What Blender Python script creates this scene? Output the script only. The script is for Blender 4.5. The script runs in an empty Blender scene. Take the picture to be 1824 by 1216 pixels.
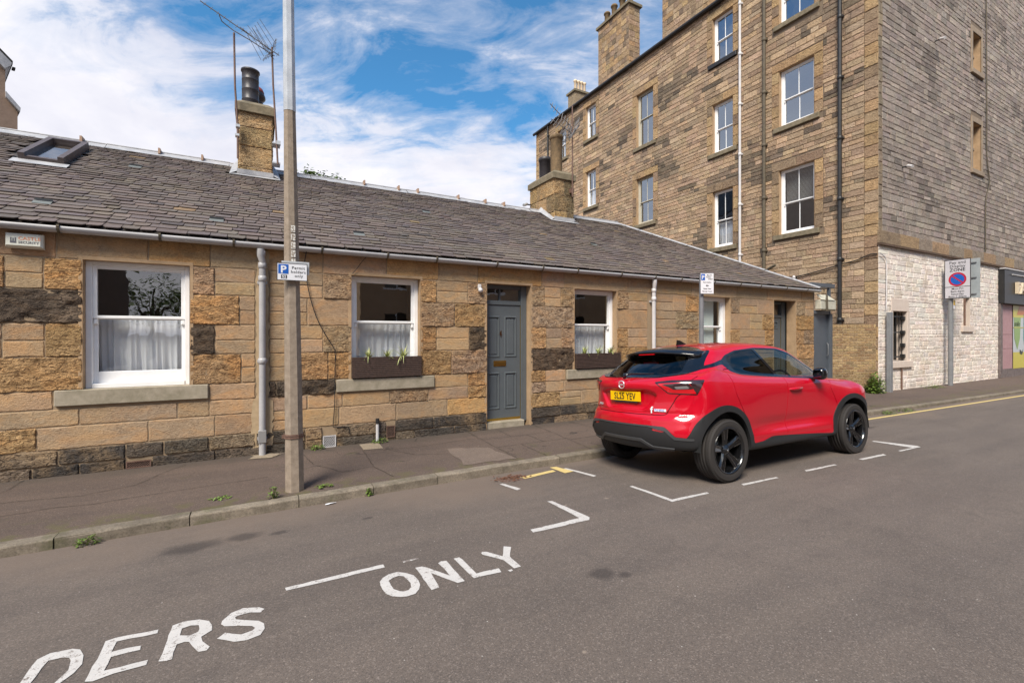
import bpy, bmesh, math, random
import numpy as np
from mathutils import Vector, Matrix, noise
R=math.radians
sc=bpy.context.scene
col=sc.collection
# ---------------- camera ----------------
cd=bpy.data.cameras.new('camera'); cam=bpy.data.objects.new('camera',cd); col.objects.link(cam)
cam.location=(0,0,1.63); cam.rotation_euler=(R(90),0,R(-28.7))
cd.sensor_width=36; cd.lens=826/1824*36; cd.shift_y=-11/1824; cd.clip_start=.05; cd.clip_end=3000
sc.camera=cam
sc.view_settings.view_transform='Standard'; sc.view_settings.look='None'; sc.view_settings.gamma=1
sc.view_settings.exposure=0.55
# ---------------- light ----------------
SUN_EL,SUN_AZ=50.0,228.0      # azimuth: degrees clockwise from +Y
sd_=Vector((math.sin(R(SUN_AZ))*math.cos(R(SUN_EL)),math.cos(R(SUN_AZ))*math.cos(R(SUN_EL)),math.sin(R(SUN_EL))))
ld=bpy.data.lights.new('sun','SUN'); ld.energy=4.0; ld.angle=R(23); ld.color=(1,.92,.80)
lo=bpy.data.objects.new('sun',ld); col.objects.link(lo); lo.rotation_euler=sd_.to_track_quat('Z','Y').to_euler()
# ---------------- node helper ----------------
class NT:
    def __init__(s,tree): s.t=tree; s.n=tree.nodes; s.l=tree.links
    def node(s,typ,**kw):
        nd=s.n.new(typ)
        for k,v in kw.items():
            if k=='i':
                for a,b in v.items(): s.set(nd,a,b)
            else: setattr(nd,k,v)
        return nd
    def set(s,nd,a,b):
        inp=nd.inputs[a]
        if isinstance(b,bpy.types.NodeSocket): s.l.new(b,inp)
        else: inp.default_value=b
    def math(s,op,a,b=0,c=0,clamp=False):
        nd=s.node('ShaderNodeMath',operation=op); nd.use_clamp=clamp
        s.set(nd,0,a); s.set(nd,1,b)
        if op in('MULTIPLY_ADD',): s.set(nd,2,c)
        return nd.outputs[0]
    def noise(s,vec,scale,detail=4,rough=.55,dist=0,lac=2.0):
        nd=s.node('ShaderNodeTexNoise',i={'Scale':scale,'Detail':detail,'Roughness':rough,'Distortion':dist,'Lacunarity':lac})
        if vec is not None: s.l.new(vec,nd.inputs['Vector'])
        return nd.outputs['Fac']
    def ramp(s,fac,pts,interp='LINEAR'):
        nd=s.node('ShaderNodeValToRGB'); cr=nd.color_ramp; cr.interpolation=interp
        while len(cr.elements)<len(pts): cr.elements.new(.5)
        for e,(p,c) in zip(cr.elements,pts):
            e.position=p; e.color=(c if len(c)==4 else (*c,1)) if hasattr(c,'__len__') else (c,c,c,1)
        s.l.new(fac,nd.inputs[0]); return nd.outputs[0]
    def mix(s,fac,a,b,bt='MIX'):
        nd=s.node('ShaderNodeMix',data_type='RGBA',blend_type=bt)
        s.set(nd,0,fac)
        for i,v in((6,a),(7,b)):
            if not isinstance(v,bpy.types.NodeSocket) and len(v)==3: v=(*v,1)
            s.set(nd,i,v)
        return nd.outputs[2]
    def mapping(s,vec,scale=(1,1,1),loc=(0,0,0),rot=(0,0,0)):
        nd=s.node('ShaderNodeMapping',i={'Vector':vec,'Scale':scale,'Location':loc,'Rotation':rot}); return nd.outputs[0]
    def pos(s): return s.node('ShaderNodeNewGeometry').outputs['Position']
    def obj(s): return s.node('ShaderNodeTexCoord').outputs['Object']
    def attr(s,name): return s.node('ShaderNodeAttribute',attribute_name=name).outputs['Color']
    def bump(s,h,strength=.5,dist=.01,normal=None):
        nd=s.node('ShaderNodeBump',i={'Height':h,'Strength':strength,'Distance':dist})
        if normal is not None: s.l.new(normal,nd.inputs['Normal'])
        return nd.outputs[0]
MATS={}
def pmat(name,color=(.5,.5,.5),rough=.6,metal=0,fn=None,**kw):
    if name in MATS: return MATS[name]
    m=bpy.data.materials.new(name); m.use_nodes=True; t=NT(m.node_tree)
    b=t.n['Principled BSDF']
    b.inputs['Base Color'].default_value=(*color,1); b.inputs['Roughness'].default_value=rough; b.inputs['Metallic'].default_value=metal
    for k,v in kw.items(): b.inputs[k.replace('_',' ')].default_value=v
    if fn: fn(t,b)
    MATS[name]=m; return m
# ---------------- sky ----------------
w=bpy.data.worlds.new('World'); sc.world=w; w.use_nodes=True
t=NT(w.node_tree); bg=t.n['Background']
sky=t.node('ShaderNodeTexSky',sky_type='NISHITA'); sky.sun_disc=False; sky.sun_elevation=R(SUN_EL); sky.sun_rotation=R(SUN_AZ)
sky.air_density=1.0; sky.dust_density=.3; sky.ozone_density=2.0
tc=t.node('ShaderNodeTexCoord').outputs['Generated']
sx=t.node('ShaderNodeSeparateXYZ'); t.l.new(tc,sx.inputs[0])
zz=t.math('ADD',t.math('MAXIMUM',sx.outputs[2],0),.22)
px_=t.math('DIVIDE',sx.outputs[0],zz); py_=t.math('DIVIDE',sx.outputs[1],zz)
cv=t.node('ShaderNodeCombineXYZ'); t.l.new(px_,cv.inputs[0]); t.l.new(py_,cv.inputs[1])
P=t.mapping(cv.outputs[0],scale=(1,1,1),rot=(0,0,R(35)))
Ps=t.mapping(P,scale=(1.25,2.3,1))
n1=t.noise(P,1.2,3,.5,.3); n2=t.noise(Ps,2.6,8,.62,.7); n3=t.noise(Ps,9,6,.65,.4)
# white bank low down, thin broken streaks higher up
bd=t.math('MINIMUM',t.math('MULTIPLY_ADD',sx.outputs[0],-.15,.455),.51)
bank=t.math('MAXIMUM',t.math('MULTIPLY',t.math('SUBTRACT',bd,sx.outputs[2]),4.2),-.17)
c=t.math('ADD',t.math('ADD',bank,.5),t.math('ADD',t.math('MULTIPLY',t.math('SUBTRACT',n1,.5),1.1),t.math('MULTIPLY_ADD',t.math('SUBTRACT',n2,.5),1.35,t.math('MULTIPLY',t.math('SUBTRACT',n3,.5),.35))))
cov=t.ramp(c,[(.24,0.0),(.46,.30),(.66,.80),(.92,1.0)])
shade=t.noise(P,2.2,5,.6,.2)
ccol=t.mix(t.ramp(shade,[(.35,0.0),(.65,1.0)]),(5.5,5.55,6.3),(7.0,6.9,7.25))
skyc=t.mix(1.0,sky.outputs[0],(.52,1.12,1.33),'MULTIPLY')
fin=t.mix(cov,skyc,ccol)
t.l.new(fin,bg.inputs[0]); bg.inputs[1].default_value=.1
# ---------------- mesh helpers ----------------
def link(name,me,parent=None):
    o=bpy.data.objects.new(name,me); col.objects.link(o)
    if parent is not None: o.parent=parent
    return o
def tag(o,label=None,cat=None,group=None,kind=None):
    if label: o['label']=label
    if cat: o['category']=cat
    if group: o['group']=group
    if kind: o['kind']=kind
    return o
def empty(name,loc=(0,0,0),rz=0,label=None,cat=None,group=None):
    o=bpy.data.objects.new(name,None); col.objects.link(o); o.location=loc; o.rotation_euler=(0,0,rz); o.empty_display_size=.1
    return tag(o,label,cat,group)
class MB:
    """collects verts/faces into one mesh"""
    def __init__(s): s.v=[]; s.f=[]; s.m=[]; s.c=[]; s.cur=0; s.col=(1,1,1); s.sm=[]; s.smooth=False
    def add(s,vs,fs,mi=None,c=None,smooth=None):
        b=len(s.v); s.v.extend([tuple(p) for p in vs])
        for f in fs:
            s.f.append([b+i for i in f]); s.m.append(s.cur if mi is None else mi); s.c.append(s.col if c is None else c); s.sm.append(s.smooth if smooth is None else smooth)
        return s
    def box(s,x0,x1,y0,y1,z0,z1,M=None,bev=0,**k):
        if bev>0:
            b=bev; vs=[];
            # chamfered box through 24 verts
            for sx in(0,1):
                for sy in(0,1):
                    for sz in(0,1):
                        X=(x0,x1)[sx];Y=(y0,y1)[sy];Z=(z0,z1)[sz]; dx=(b,-b)[sx];dy=(b,-b)[sy];dz=(b,-b)[sz]
                        vs+=[(X,Y+dy,Z+dz),(X+dx,Y,Z+dz),(X+dx,Y+dy,Z)]
            I=lambda a,b_,c,k:(a*4+b_*2+c)*3+k
            fs=[]
            for a in(0,1):
                q=[I(a,0,0,0),I(a,1,0,0),I(a,1,1,0),I(a,0,1,0)]; fs.append(q if a else q[::-1])
                q=[I(0,a,0,1),I(0,a,1,1),I(1,a,1,1),I(1,a,0,1)]; fs.append(q if a else q[::-1])
                q=[I(0,0,a,2),I(1,0,a,2),I(1,1,a,2),I(0,1,a,2)]; fs.append(q if a else q[::-1])
            for a in(0,1):
                for c in(0,1):
                    fs.append([I(a,c,0,0),I(a,c,1,0),I(a,c,1,1),I(a,c,0,1)])
                    fs.append([I(0,a,c,1),I(1,a,c,1),I(1,a,c,2),I(0,a,c,2)])
                    fs.append([I(a,0,c,0),I(a,1,c,0),I(a,1,c,2),I(a,0,c,2)])
                    for d in(0,1): fs.append([I(a,c,d,0),I(a,c,d,1),I(a,c,d,2)])
        else:
            vs=[(x,y,z) for x in(x0,x1) for y in(y0,y1) for z in(z0,z1)]
            fs=[[0,1,3,2],[4,6,7,5],[0,4,5,1],[2,3,7,6],[0,2,6,4],[1,5,7,3]]
        if M is not None: vs=[M@Vector(p) for p in vs]
        s.add(vs,fs,**k); return s
    def tube(s,pts,r,n=8,cap=True,smooth=True,**k):
        pts=[Vector(p) for p in pts]; rs=r if hasattr(r,'__len__') else [r]*len(pts); vs=[]; up=None
        for i,p in enumerate(pts):
            d=(pts[min(i+1,len(pts)-1)]-pts[max(i-1,0)]).normalized()
            if up is None: up=Vector((0,0,1)) if abs(d.z)<.9 else Vector((1,0,0))
            a=d.cross(up).normalized(); b=a.cross(d).normalized(); up=b
            for j in range(n):
                th=2*math.pi*j/n; vs.append(p+a*math.cos(th)*rs[i]+b*math.sin(th)*rs[i])
        fs=[]
        for i in range(len(pts)-1):
            for j in range(n): fs.append([i*n+j,i*n+(j+1)%n,(i+1)*n+(j+1)%n,(i+1)*n+j])
        s.add(vs,fs,smooth=smooth,**k)
        if cap: s.add(vs[:n],[list(range(n))[::-1]],smooth=False,**k); s.add(vs[-n:],[list(range(n))],smooth=False,**k)
        return s
    def lathe(s,prof,n=24,M=None,smooth=True,a0=0,**k):
        vs=[];m=len(prof)
        for j in range(n):
            th=a0+2*math.pi*j/n; c_,s_=math.cos(th),math.sin(th)
            for r,z in prof: vs.append(Vector((r*c_,r*s_,z)))
        if M is not None: vs=[M@v for v in vs]
        fs=[[j*m+i,((j+1)%n)*m+i,((j+1)%n)*m+i+1,j*m+i+1] for j in range(n) for i in range(m-1)]
        s.add(vs,fs,smooth=smooth,**k); return s
    def prism(s,poly,z0,z1,M=None,**k):
        """poly: xy list (ccw), extruded along z"""
        n=len(poly); vs=[Vector((x,y,z0)) for x,y in poly]+[Vector((x,y,z1)) for x,y in poly]
        if M is not None: vs=[M@v for v in vs]
        fs=[list(range(n))[::-1],list(range(n,2*n))]+[[i,(i+1)%n,n+(i+1)%n,n+i] for i in range(n)]
        s.add(vs,fs,**k); return s
    def build(s,name,mats,parent=None,attr=False,fix=False):
        me=bpy.data.meshes.new(name); me.from_pydata(s.v,[],s.f)
        if not isinstance(mats,(list,tuple)): mats=[mats]
        for m in mats: me.materials.append(m)
        me.polygons.foreach_set('material_index',s.m); me.polygons.foreach_set('use_smooth',s.sm)
        if attr:
            a=me.color_attributes.new('Col','FLOAT_COLOR','CORNER'); buf=[]
            for f,c in zip(s.f,s.c):
                c=(*c,1) if len(c)==3 else c
                buf.extend(c*len(f))
            a.data.foreach_set('color',buf)
        if fix:
            bm=bmesh.new(); bm.from_mesh(me); bmesh.ops.recalc_face_normals(bm,faces=bm.faces); bm.to_mesh(me); bm.free()
        me.update(); return link(name,me,parent)
def text_mesh(txt,size,M,depth=.001,align='LEFT',xs=1.0,bold=0.0,sp=1.0):
    """text as verts/faces in world through M (text lies in local xy, extruded z)"""
    cu=bpy.data.curves.new('t','FONT'); cu.body=txt; cu.size=size; cu.align_x=align; cu.extrude=depth/2; cu.offset=bold; cu.resolution_u=2; cu.space_character=sp; cu.space_line=.9
    o=bpy.data.objects.new('t',cu); col.objects.link(o)
    dg=bpy.context.evaluated_depsgraph_get(); me=bpy.data.meshes.new_from_object(o.evaluated_get(dg))
    vs=[M@Vector((v.co.x*xs,v.co.y,v.co.z)) for v in me.vertices]; fs=[list(p.vertices) for p in me.polygons]
    bpy.data.objects.remove(o); bpy.data.curves.remove(cu); bpy.data.meshes.remove(me)
    return vs,fs
def copy_tree(o,parent=None):
    c=o.copy(); col.objects.link(c); c.parent=parent
    for ch in list(o.children): copy_tree(ch,c)
    return c
def frame_M(o,ux,uy):
    ux=Vector(ux).normalized(); uy=Vector(uy).normalized(); uz=ux.cross(uy)
    M=Matrix((ux,uy,uz)).transposed().to_4x4(); M.translation=Vector(o); return M
rnd=random.Random(7)
KX=[(-80,4.9),(-8,5.02),(-2,5.13),(1,5.22),(3,5.26),(6,5.24),(11,5.15),(15,5.0),(21,4.8),(30,4.5),(80,3.4),(300,1)]
def kerbY(x): return float(np.interp(x,[a for a,_ in KX],[b for _,b in KX]))
def roadz(y):
    c0=.0135*1.63**2
    if y>1.7: return c0-.0135*(y-1.7)**2
    if y<-.5: return c0-.0135*(y+.5)**2*.5
    return c0
def pavz(x,y):
    k=kerbY(x); return -.035+.035*min(max((y-k)/(7.25-k),0),1)
def spots(t,pos,lst,nz,edge=.35):
    """union of soft-edged blobs (x,y,rx,ry) in world xy"""
    acc=None
    sp=t.node('ShaderNodeSeparateXYZ'); t.l.new(pos,sp.inputs[0])
    for x,y,rx,ry in lst:
        a=t.math('DIVIDE',t.math('SUBTRACT',sp.outputs[0],x),rx); b=t.math('DIVIDE',t.math('SUBTRACT',sp.outputs[1],y),ry)
        d=t.math('SQRT',t.math('ADD',t.math('MULTIPLY',a,a),t.math('MULTIPLY',b,b)))
        d=t.math('ADD',d,t.math('MULTIPLY',t.math('SUBTRACT',nz,.5),1.6))
        m=t.math('SUBTRACT',1.0,t.math('DIVIDE',t.math('SUBTRACT',d,1-edge),2*edge),clamp=True)
        acc=m if acc is None else t.math('MAXIMUM',acc,m)
    return acc
def asphalt(base,stains,lights,pink=True,crack=0.0,edge=False):
    def f(t,b):
        p=t.pos(); n1=t.noise(p,.7,5,.6,.6); n2=t.noise(p,5,5,.65); ag=t.noise(p,140,3,.7); ag2=t.noise(p,320,2,.6)
        c=t.mix(t.ramp(n1,[(.3,0.),(.7,1.)]),tuple(v*.86 for v in base),tuple(v*1.13 for v in base))
        c=t.mix(t.math('MULTIPLY',n2,.55),c,tuple(v*k for v,k in zip(base,(1.22,1.15,1.08))))
        vo=t.node('ShaderNodeTexVoronoi',i={'Vector':p,'Scale':150}).outputs['Color']
        sep=t.node('ShaderNodeSeparateXYZ'); t.l.new(vo,sep.inputs[0])
        c=t.mix(t.ramp(sep.outputs[0],[(.0,.55),(.35,.0),(.8,.0),(.93,.0)]),c,tuple(v*.5 for v in base))
        c=t.mix(t.ramp(sep.outputs[0],[(.82,.0),(.9,.28),(1.,.6)]),c,tuple(min(v*2.1,.6) for v in base))
        c=t.mix(t.ramp(ag,[(.36,.42),(.5,.0)]),c,tuple(v*.45 for v in base))
        st_=t.noise(t.mapping(p,scale=(.22,1.5,1)),1.6,5,.6,.4); c=t.mix(t.ramp(st_,[(.40,.0),(.62,.5)]),c,t.mix(1.,c,(.72,.73,.76),'MULTIPLY')); c=t.mix(t.ramp(t.noise(p,2.6,6,.72,.9),[(.54,.0),(.66,.30)]),c,t.mix(1.,c,(.62,.62,.64),'MULTIPLY'))
        # sparse pale grit
        v2=t.node('ShaderNodeTexVoronoi',i={'Vector':p,'Scale':9}).outputs['Distance']
        c=t.mix(t.ramp(v2,[(.0,1.),(.028,1.),(.045,.0)]),c,(.42,.38,.34))
        if pink:
            sp=t.node('ShaderNodeSeparateXYZ'); t.l.new(p,sp.inputs[0])
            band=t.ramp(t.math('ADD',t.math('MULTIPLY',sp.outputs[1],.2),t.math('MULTIPLY',t.math('SUBTRACT',n1,.5),.5)),[(.66,.0),(.86,.0),(.97,.75),(1.02,.95)])
            c=t.mix(t.math('MULTIPLY',band,.7),c,(base[0]*1.28,base[1]*1.18,base[2]*1.08))
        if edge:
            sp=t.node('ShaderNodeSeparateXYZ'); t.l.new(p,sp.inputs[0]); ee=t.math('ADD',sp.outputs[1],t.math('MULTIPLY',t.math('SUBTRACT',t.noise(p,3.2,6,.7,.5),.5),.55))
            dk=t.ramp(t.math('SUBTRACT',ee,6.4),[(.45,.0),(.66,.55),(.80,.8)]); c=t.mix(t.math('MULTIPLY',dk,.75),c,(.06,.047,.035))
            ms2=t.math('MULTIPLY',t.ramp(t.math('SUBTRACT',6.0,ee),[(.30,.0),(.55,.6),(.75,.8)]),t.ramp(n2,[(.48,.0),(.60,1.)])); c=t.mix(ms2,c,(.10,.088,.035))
        if stains: c=t.mix(t.math('MULTIPLY',spots(t,p,stains,n2),.62),c,(.03,.024,.022))
        if lights: c=t.mix(t.math('MULTIPLY',spots(t,p,lights,n2),.75),c,(base[0]*2.0,base[1]*1.95,base[2]*1.8))
        h=t.math('ADD',ag,t.math('MULTIPLY',ag2,.5))
        if crack:
            wq=t.node('ShaderNodeVectorMath',operation='ADD'); t.l.new(p,wq.inputs[0]); nn=t.node('ShaderNodeTexNoise',i={'Vector':p,'Scale':2.2,'Detail':4}); 
            sc_=t.node('ShaderNodeVectorMath',operation='SCALE'); t.l.new(nn.outputs['Color'],sc_.inputs[0]); sc_.inputs['Scale'].default_value=.7; t.l.new(sc_.outputs[0],wq.inputs[1])
            ve=t.node('ShaderNodeTexVoronoi',feature='DISTANCE_TO_EDGE',i={'Vector':wq.outputs[0],'Scale':.6}).outputs['Distance']
            gate=t.ramp(t.noise(p,1.3,3),[(.50,0.),(.60,1.)])
            ck=t.math('MULTIPLY',t.ramp(ve,[(.0,1.),(.003,.8),(.008,0.)]),gate)
            c=t.mix(t.math('MULTIPLY',ck,crack),c,(.025,.02,.016)); h=t.math('SUBTRACT',h,t.math('MULTIPLY',ck,1.5))
            ms=t.math('MULTIPLY',t.ramp(t.noise(p,2.1,5,.7),[(.60,0.),(.70,1.)]),t.ramp(ve,[(.0,1.),(.05,.0)]))
            c=t.mix(t.math('MULTIPLY',ms,.6),c,(.07,.075,.02))
        t.l.new(c,b.inputs['Base Color']); t.l.new(t.bump(h,.55,.006),b.inputs['Normal'])
    return f
m_road=pmat('road_asphalt',rough=.85,fn=asphalt((.136,.110,.093),[(-.47,4.50,.20,.11),(-.10,4.52,.13,.09),(.16,4.47,.07,.05),(2.02,2.45,.10,.07),(2.15,2.36,.05,.04),(.9,4.42,.05,.03),(9.6,4.3,.5,.06)],[(3.087,3.654,.022,.018),(1.444,1.877,.014,.012),(2.62,3.7,.012,.01)]))
m_pave=pmat('footway_asphalt',rough=.9,fn=asphalt((.110,.079,.063),[],[],False,.8,True))
m_patch=pmat('footway_patch',rough=.9,fn=asphalt((.165,.125,.10),[],[],False,0))
m_flag=pmat('footway_flag',rough=.9,fn=asphalt((.30,.24,.17),[],[],False,0))
def kerbfn(t,b):
    p=t.pos(); n=t.noise(p,6,6,.7); n2=t.noise(p,60,4,.7)
    c=t.mix(t.ramp(n,[(.35,0.),(.65,1.)]),(.15,.125,.095),(.27,.225,.175)); c=t.mix(t.ramp(n2,[(.35,.5),(.55,0.)]),c,(.06,.05,.04))
    c=t.mix(t.ramp(t.noise(p,2.5,5,.7,.0),[(.56,0.),(.68,.45)]),c,(.09,.095,.035))
    c=t.mix(1.,c,t.attr('Col'),'MULTIPLY'); t.l.new(c,b.inputs['Base Color']); t.l.new(t.bump(t.math('ADD',n,t.math('MULTIPLY',n2,.4)),.6,.012),b.inputs['Normal'])
m_kerb=pmat('kerb_stone',rough=.9,fn=kerbfn)
def paintfn(colr,wear):
    def f(t,b):
        p=t.pos(); n=t.math('ADD',t.math('MULTIPLY',t.noise(p,28,5,.7),.6),t.math('MULTIPLY',t.noise(p,150,3,.7),.5))
        c=t.mix(t.ramp(n,[(wear,1.),(wear+.08,0.)]),colr,(.17,.135,.115)); c=t.mix(t.ramp(t.noise(p,14,5,.7),[(.4,0.),(.62,.35)]),c,tuple(v*.75 for v in colr))
        t.l.new(c,b.inputs['Base Color']); t.l.new(t.bump(n,.3,.003),b.inputs['Normal'])
    return f
m_lineW=pmat('road_paint_white',rough=.7,fn=paintfn((.56,.53,.50),.43))
m_lineF=pmat('road_paint_white_worn',rough=.8,fn=paintfn((.6,.57,.53),.56))
m_lineY=pmat('road_paint_yellow',rough=.7,fn=paintfn((.66,.50,.20),.38))
# ---- stone (own colour of every block comes from the mesh attribute) ----
def stonefn(grain,bumpd,mott=.35,veins=True,dirt=.5,rockf=1.0,big_=0.0,gain=1.1):
    def f(t,b):
        p=t.pos(); ps=t.mapping(p,scale=(1,1,3.0)); an=t.node('ShaderNodeAttribute',attribute_name='Col'); base=an.outputs['Color']; rk=an.outputs['Alpha']
        n=t.noise(ps,5,6,.65,.8); n2=t.noise(p,26,6,.72); n3=t.noise(ps,grain,5,.7)
        base=t.mix(1.,base,(gain*.97,gain*1.0,gain*1.0),'MULTIPLY'); c=t.mix(t.ramp(n,[(.3,.0),(.7,mott)]),base,t.mix(1.,base,(.62,.55,.50),'MULTIPLY'))
        c=t.mix(t.ramp(n2,[(.34,.45),(.5,.0)]),c,t.mix(1.,base,(.42,.36,.32),'MULTIPLY'))
        c=t.mix(t.ramp(n2,[(.55,.0),(.72,.35)]),c,t.mix(1.,base,(1.45,1.42,1.38),'MULTIPLY'))
        c=t.mix(t.ramp(n3,[(.36,.55),(.47,.0)]),c,t.mix(1.,base,(.35,.3,.27),'MULTIPLY'))
        if veins: c=t.mix(t.ramp(t.noise(t.mapping(p,scale=(1,1,2.2)),1.9,6,.62,1.6),[(.46,.0),(.64,.55)]),c,t.mix(1.,base,(1.22,.96,.68),'MULTIPLY'))
        big=t.noise(p,.8,5,.6,.8); c=t.mix(t.math('MULTIPLY',t.ramp(big,[(.30,.45),(.46,0.)]),big_),c,(.33,.24,.165)); c=t.mix(t.math('MULTIPLY',t.ramp(big,[(.52,.0),(.68,.5)]),big_),c,(.52,.335,.165))
        rn=t.noise(t.mapping(p,scale=(1,1,1.9)),17,3,.6,1.3); pit=t.math('MULTIPLY',t.ramp(rn,[(.38,1.),(.49,.0)]),rk)
        c=t.mix(t.math('MULTIPLY',pit,.85*rockf),c,t.mix(1.,base,(.30,.24,.20),'MULTIPLY'))
        so=t.math('MULTIPLY',t.ramp(t.noise(p,1.3,6,.72,.5),[(.56,.0),(.72,1.)]),t.ramp(n2,[(.35,.2),(.6,1.)]))
        c=t.mix(t.math('MULTIPLY',so,dirt),c,(.05,.042,.036))
        t.l.new(c,b.inputs['Base Color'])
        h=t.math('ADD',t.math('ADD',t.math('MULTIPLY',n3,.7),t.math('MULTIPLY',n2,.5)),t.math('MULTIPLY',t.math('MULTIPLY',rn,rk),3.6*rockf)); t.l.new(t.bump(h,.85,bumpd),b.inputs['Normal'])
    return f
m_stone=pmat('sandstone_block',rough=.92,fn=stonefn(32,.022,dirt=.45,big_=1.0))
m_stone2=pmat('tenement_stone',rough=.92,fn=stonefn(14,.04,.6,veins=False,dirt=1.0,rockf=.7,gain=1.22))
m_stone3=pmat('gable_rubble_stone',rough=.92,fn=stonefn(12,.045,.45,veins=False,dirt=.55,rockf=.35,gain=1.12))
m_mortar=pmat('lime_mortar',rough=.95,fn=lambda t,b:(t.l.new(t.mix(t.noise(t.pos(),9,6,.7),(.24,.17,.105),(.38,.28,.18)),b.inputs['Base Color']),t.l.new(t.bump(t.noise(t.pos(),90,4),.6,.01),b.inputs['Normal'])))
m_mortar2=pmat('dark_mortar',rough=.95,fn=lambda t,b:(t.l.new(t.mix(t.noise(t.pos(),3,6,.7),(.13,.095,.065),(.24,.18,.125)),b.inputs['Base Color']),))
def paintedfn(t,b):
    p=t.pos(); ps=t.mapping(p,scale=(1,1,2.5)); n=t.noise(ps,7,6,.7,.6); n2=t.noise(p,30,5,.7)
    c=t.mix(t.ramp(n2,[(.3,.0),(.6,1.)]),(.69,.61,.54),(.82,.745,.675)); c=t.mix(t.ramp(t.noise(p,1.6,6,.75),[(.52,0.),(.68,.5)]),c,(.50,.37,.27)); c=t.mix(t.ramp(t.noise(t.mapping(p,scale=(2.5,2.5,.5)),2.2,6,.7),[(.56,0.),(.70,.4)]),c,(.33,.28,.23))
    c=t.mix(1.,c,t.attr('Col'),'MULTIPLY'); t.l.new(c,b.inputs['Base Color']); t.l.new(t.bump(t.math('ADD',n,t.math('MULTIPLY',n2,.5)),.7,.03),b.inputs['Normal'])
m_painted=pmat('white_masonry_paint',rough=.75,fn=paintedfn)
def slatefn(t,b):
    p=t.pos(); n=t.noise(p,24,6,.7,.4); n2=t.noise(p,1.2,5,.6); base=t.attr('Col')
    c=t.mix(t.ramp(n,[(.3,.0),(.65,.6)]),base,t.mix(1.,base,(.6,.55,.52),'MULTIPLY')); c=t.mix(t.ramp(n,[(.62,.0),(.75,.5)]),c,(.26,.22,.16))
    c=t.mix(t.ramp(n2,[(.5,.0),(.7,.25)]),c,(.11,.10,.05)); t.l.new(c,b.inputs['Base Color']); t.l.new(t.bump(n,.5,.008),b.inputs['Normal'])
m_slate=pmat('roof_slate',rough=.68,fn=slatefn)
def var(name,c1,c2,sc_,rough,bd=0,metal=0,**k):
    def f(t,b):
        n=t.noise(t.pos(),sc_,6,.7); t.l.new(t.mix(t.ramp(n,[(.3,0.),(.7,1.)]),c1,c2),b.inputs['Base Color'])
        if bd: t.l.new(t.bump(n,.6,bd),b.inputs['Normal'])
    return pmat(name,rough=rough,metal=metal,fn=f,**k)
m_lead=var('lead_flashing',(.27,.27,.285),(.46,.455,.46),5,.5,.004)
m_plastic=var('grey_pvc',(.36,.35,.355),(.46,.45,.455),3,.4)
m_pvcw=var('pale_pvc',(.52,.50,.50),(.66,.64,.64),3,.45)
m_wpaint=var('white_window_paint',(.80,.79,.785),(.88,.875,.87),7,.42,.001)
m_dpaint=var('grey_door_paint',(.088,.100,.108),(.102,.115,.124),4,.42)
m_sill=var('dressed_sill_stone',(.22,.19,.13),(.40,.34,.26),7,.9,.006)
m_dress=var('dressed_margin_stone',(.30,.20,.115),(.47,.32,.19),4,.9,.008)
m_brass=pmat('brass',(.55,.36,.08),.35,1.0)
m_wood=var('planter_timber',(.035,.020,.015),(.085,.050,.038),30,.7,.003)
m_iron=var('black_cast_iron',(.012,.012,.013),(.03,.028,.028),8,.45)
m_oiron=var('weathered_iron',(.06,.05,.035),(.14,.11,.07),9,.7)
m_rust=var('rusty_mast',(.10,.05,.035),(.20,.12,.09),20,.6)
m_galv=var('galvanised_steel',(.42,.43,.44),(.62,.63,.64),6,.42,0,.35)
m_alu=pmat('aluminium_rod',(.22,.21,.21),.5,.5)
m_conc=var('pole_concrete',(.20,.155,.115),(.33,.265,.205),14,.92,.006)
m_coping=var('mossy_cope_stone',(.12,.10,.06),(.26,.21,.14),8,.9,.01)
m_pot=var('clay_chimney_pot',(.10,.07,.04),(.26,.17,.085),9,.85,.004)
m_potc=var('cream_chimney_pot',(.60,.46,.30),(.74,.60,.44),6,.7)
m_potk=var('dark_flue',(.025,.022,.025),(.05,.045,.05),9,.45)
m_gpost=var('grey_post_paint',(.16,.165,.175),(.22,.225,.235),5,.45)
m_cable=pmat('black_cable',(.015,.014,.014),.6)
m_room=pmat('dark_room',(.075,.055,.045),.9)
m_signw=pmat('sign_face_white',(.74,.74,.77),.35)
m_signb=pmat('sign_blue',(.0,.09,.42),.35)
m_signr=pmat('sign_red',(.42,.004,.03),.35)
m_signk=pmat('sign_black',(.012,.012,.014),.4)
def schlick(t,f0):
    fc=t.node('ShaderNodeLayerWeight',i={'Blend':.5}).outputs['Facing']
    return t.math('MULTIPLY_ADD',t.math('POWER',fc,4.5),1-f0,f0)
def wglass(t,b,f0=.19,tint=(1,1,1,1)):
    out=t.n['Material Output']; fr=schlick(t,f0)
    tr=t.node('ShaderNodeBsdfTransparent',i={'Color':(.93,.95,.94,1)}); gl=t.node('ShaderNodeBsdfGlossy',i={'Roughness':.008,'Color':tint}); 
    t.l.new(t.bump(t.noise(t.pos(),2.5,2),.03,.05),gl.inputs['Normal'])
    mx=t.node('ShaderNodeMixShader'); t.l.new(fr,mx.inputs[0]); t.l.new(tr.outputs[0],mx.inputs[1]); t.l.new(gl.outputs[0],mx.inputs[2]); t.l.new(mx.outputs[0],out.inputs[0])
m_glass=pmat('window_glass',fn=wglass)
m_glass2=pmat('tenement_window_glass',fn=lambda t,b:wglass(t,b,.34,(.74,.86,1.0,1)))  # blue of the sky reflection is put into the gloss tint
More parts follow.
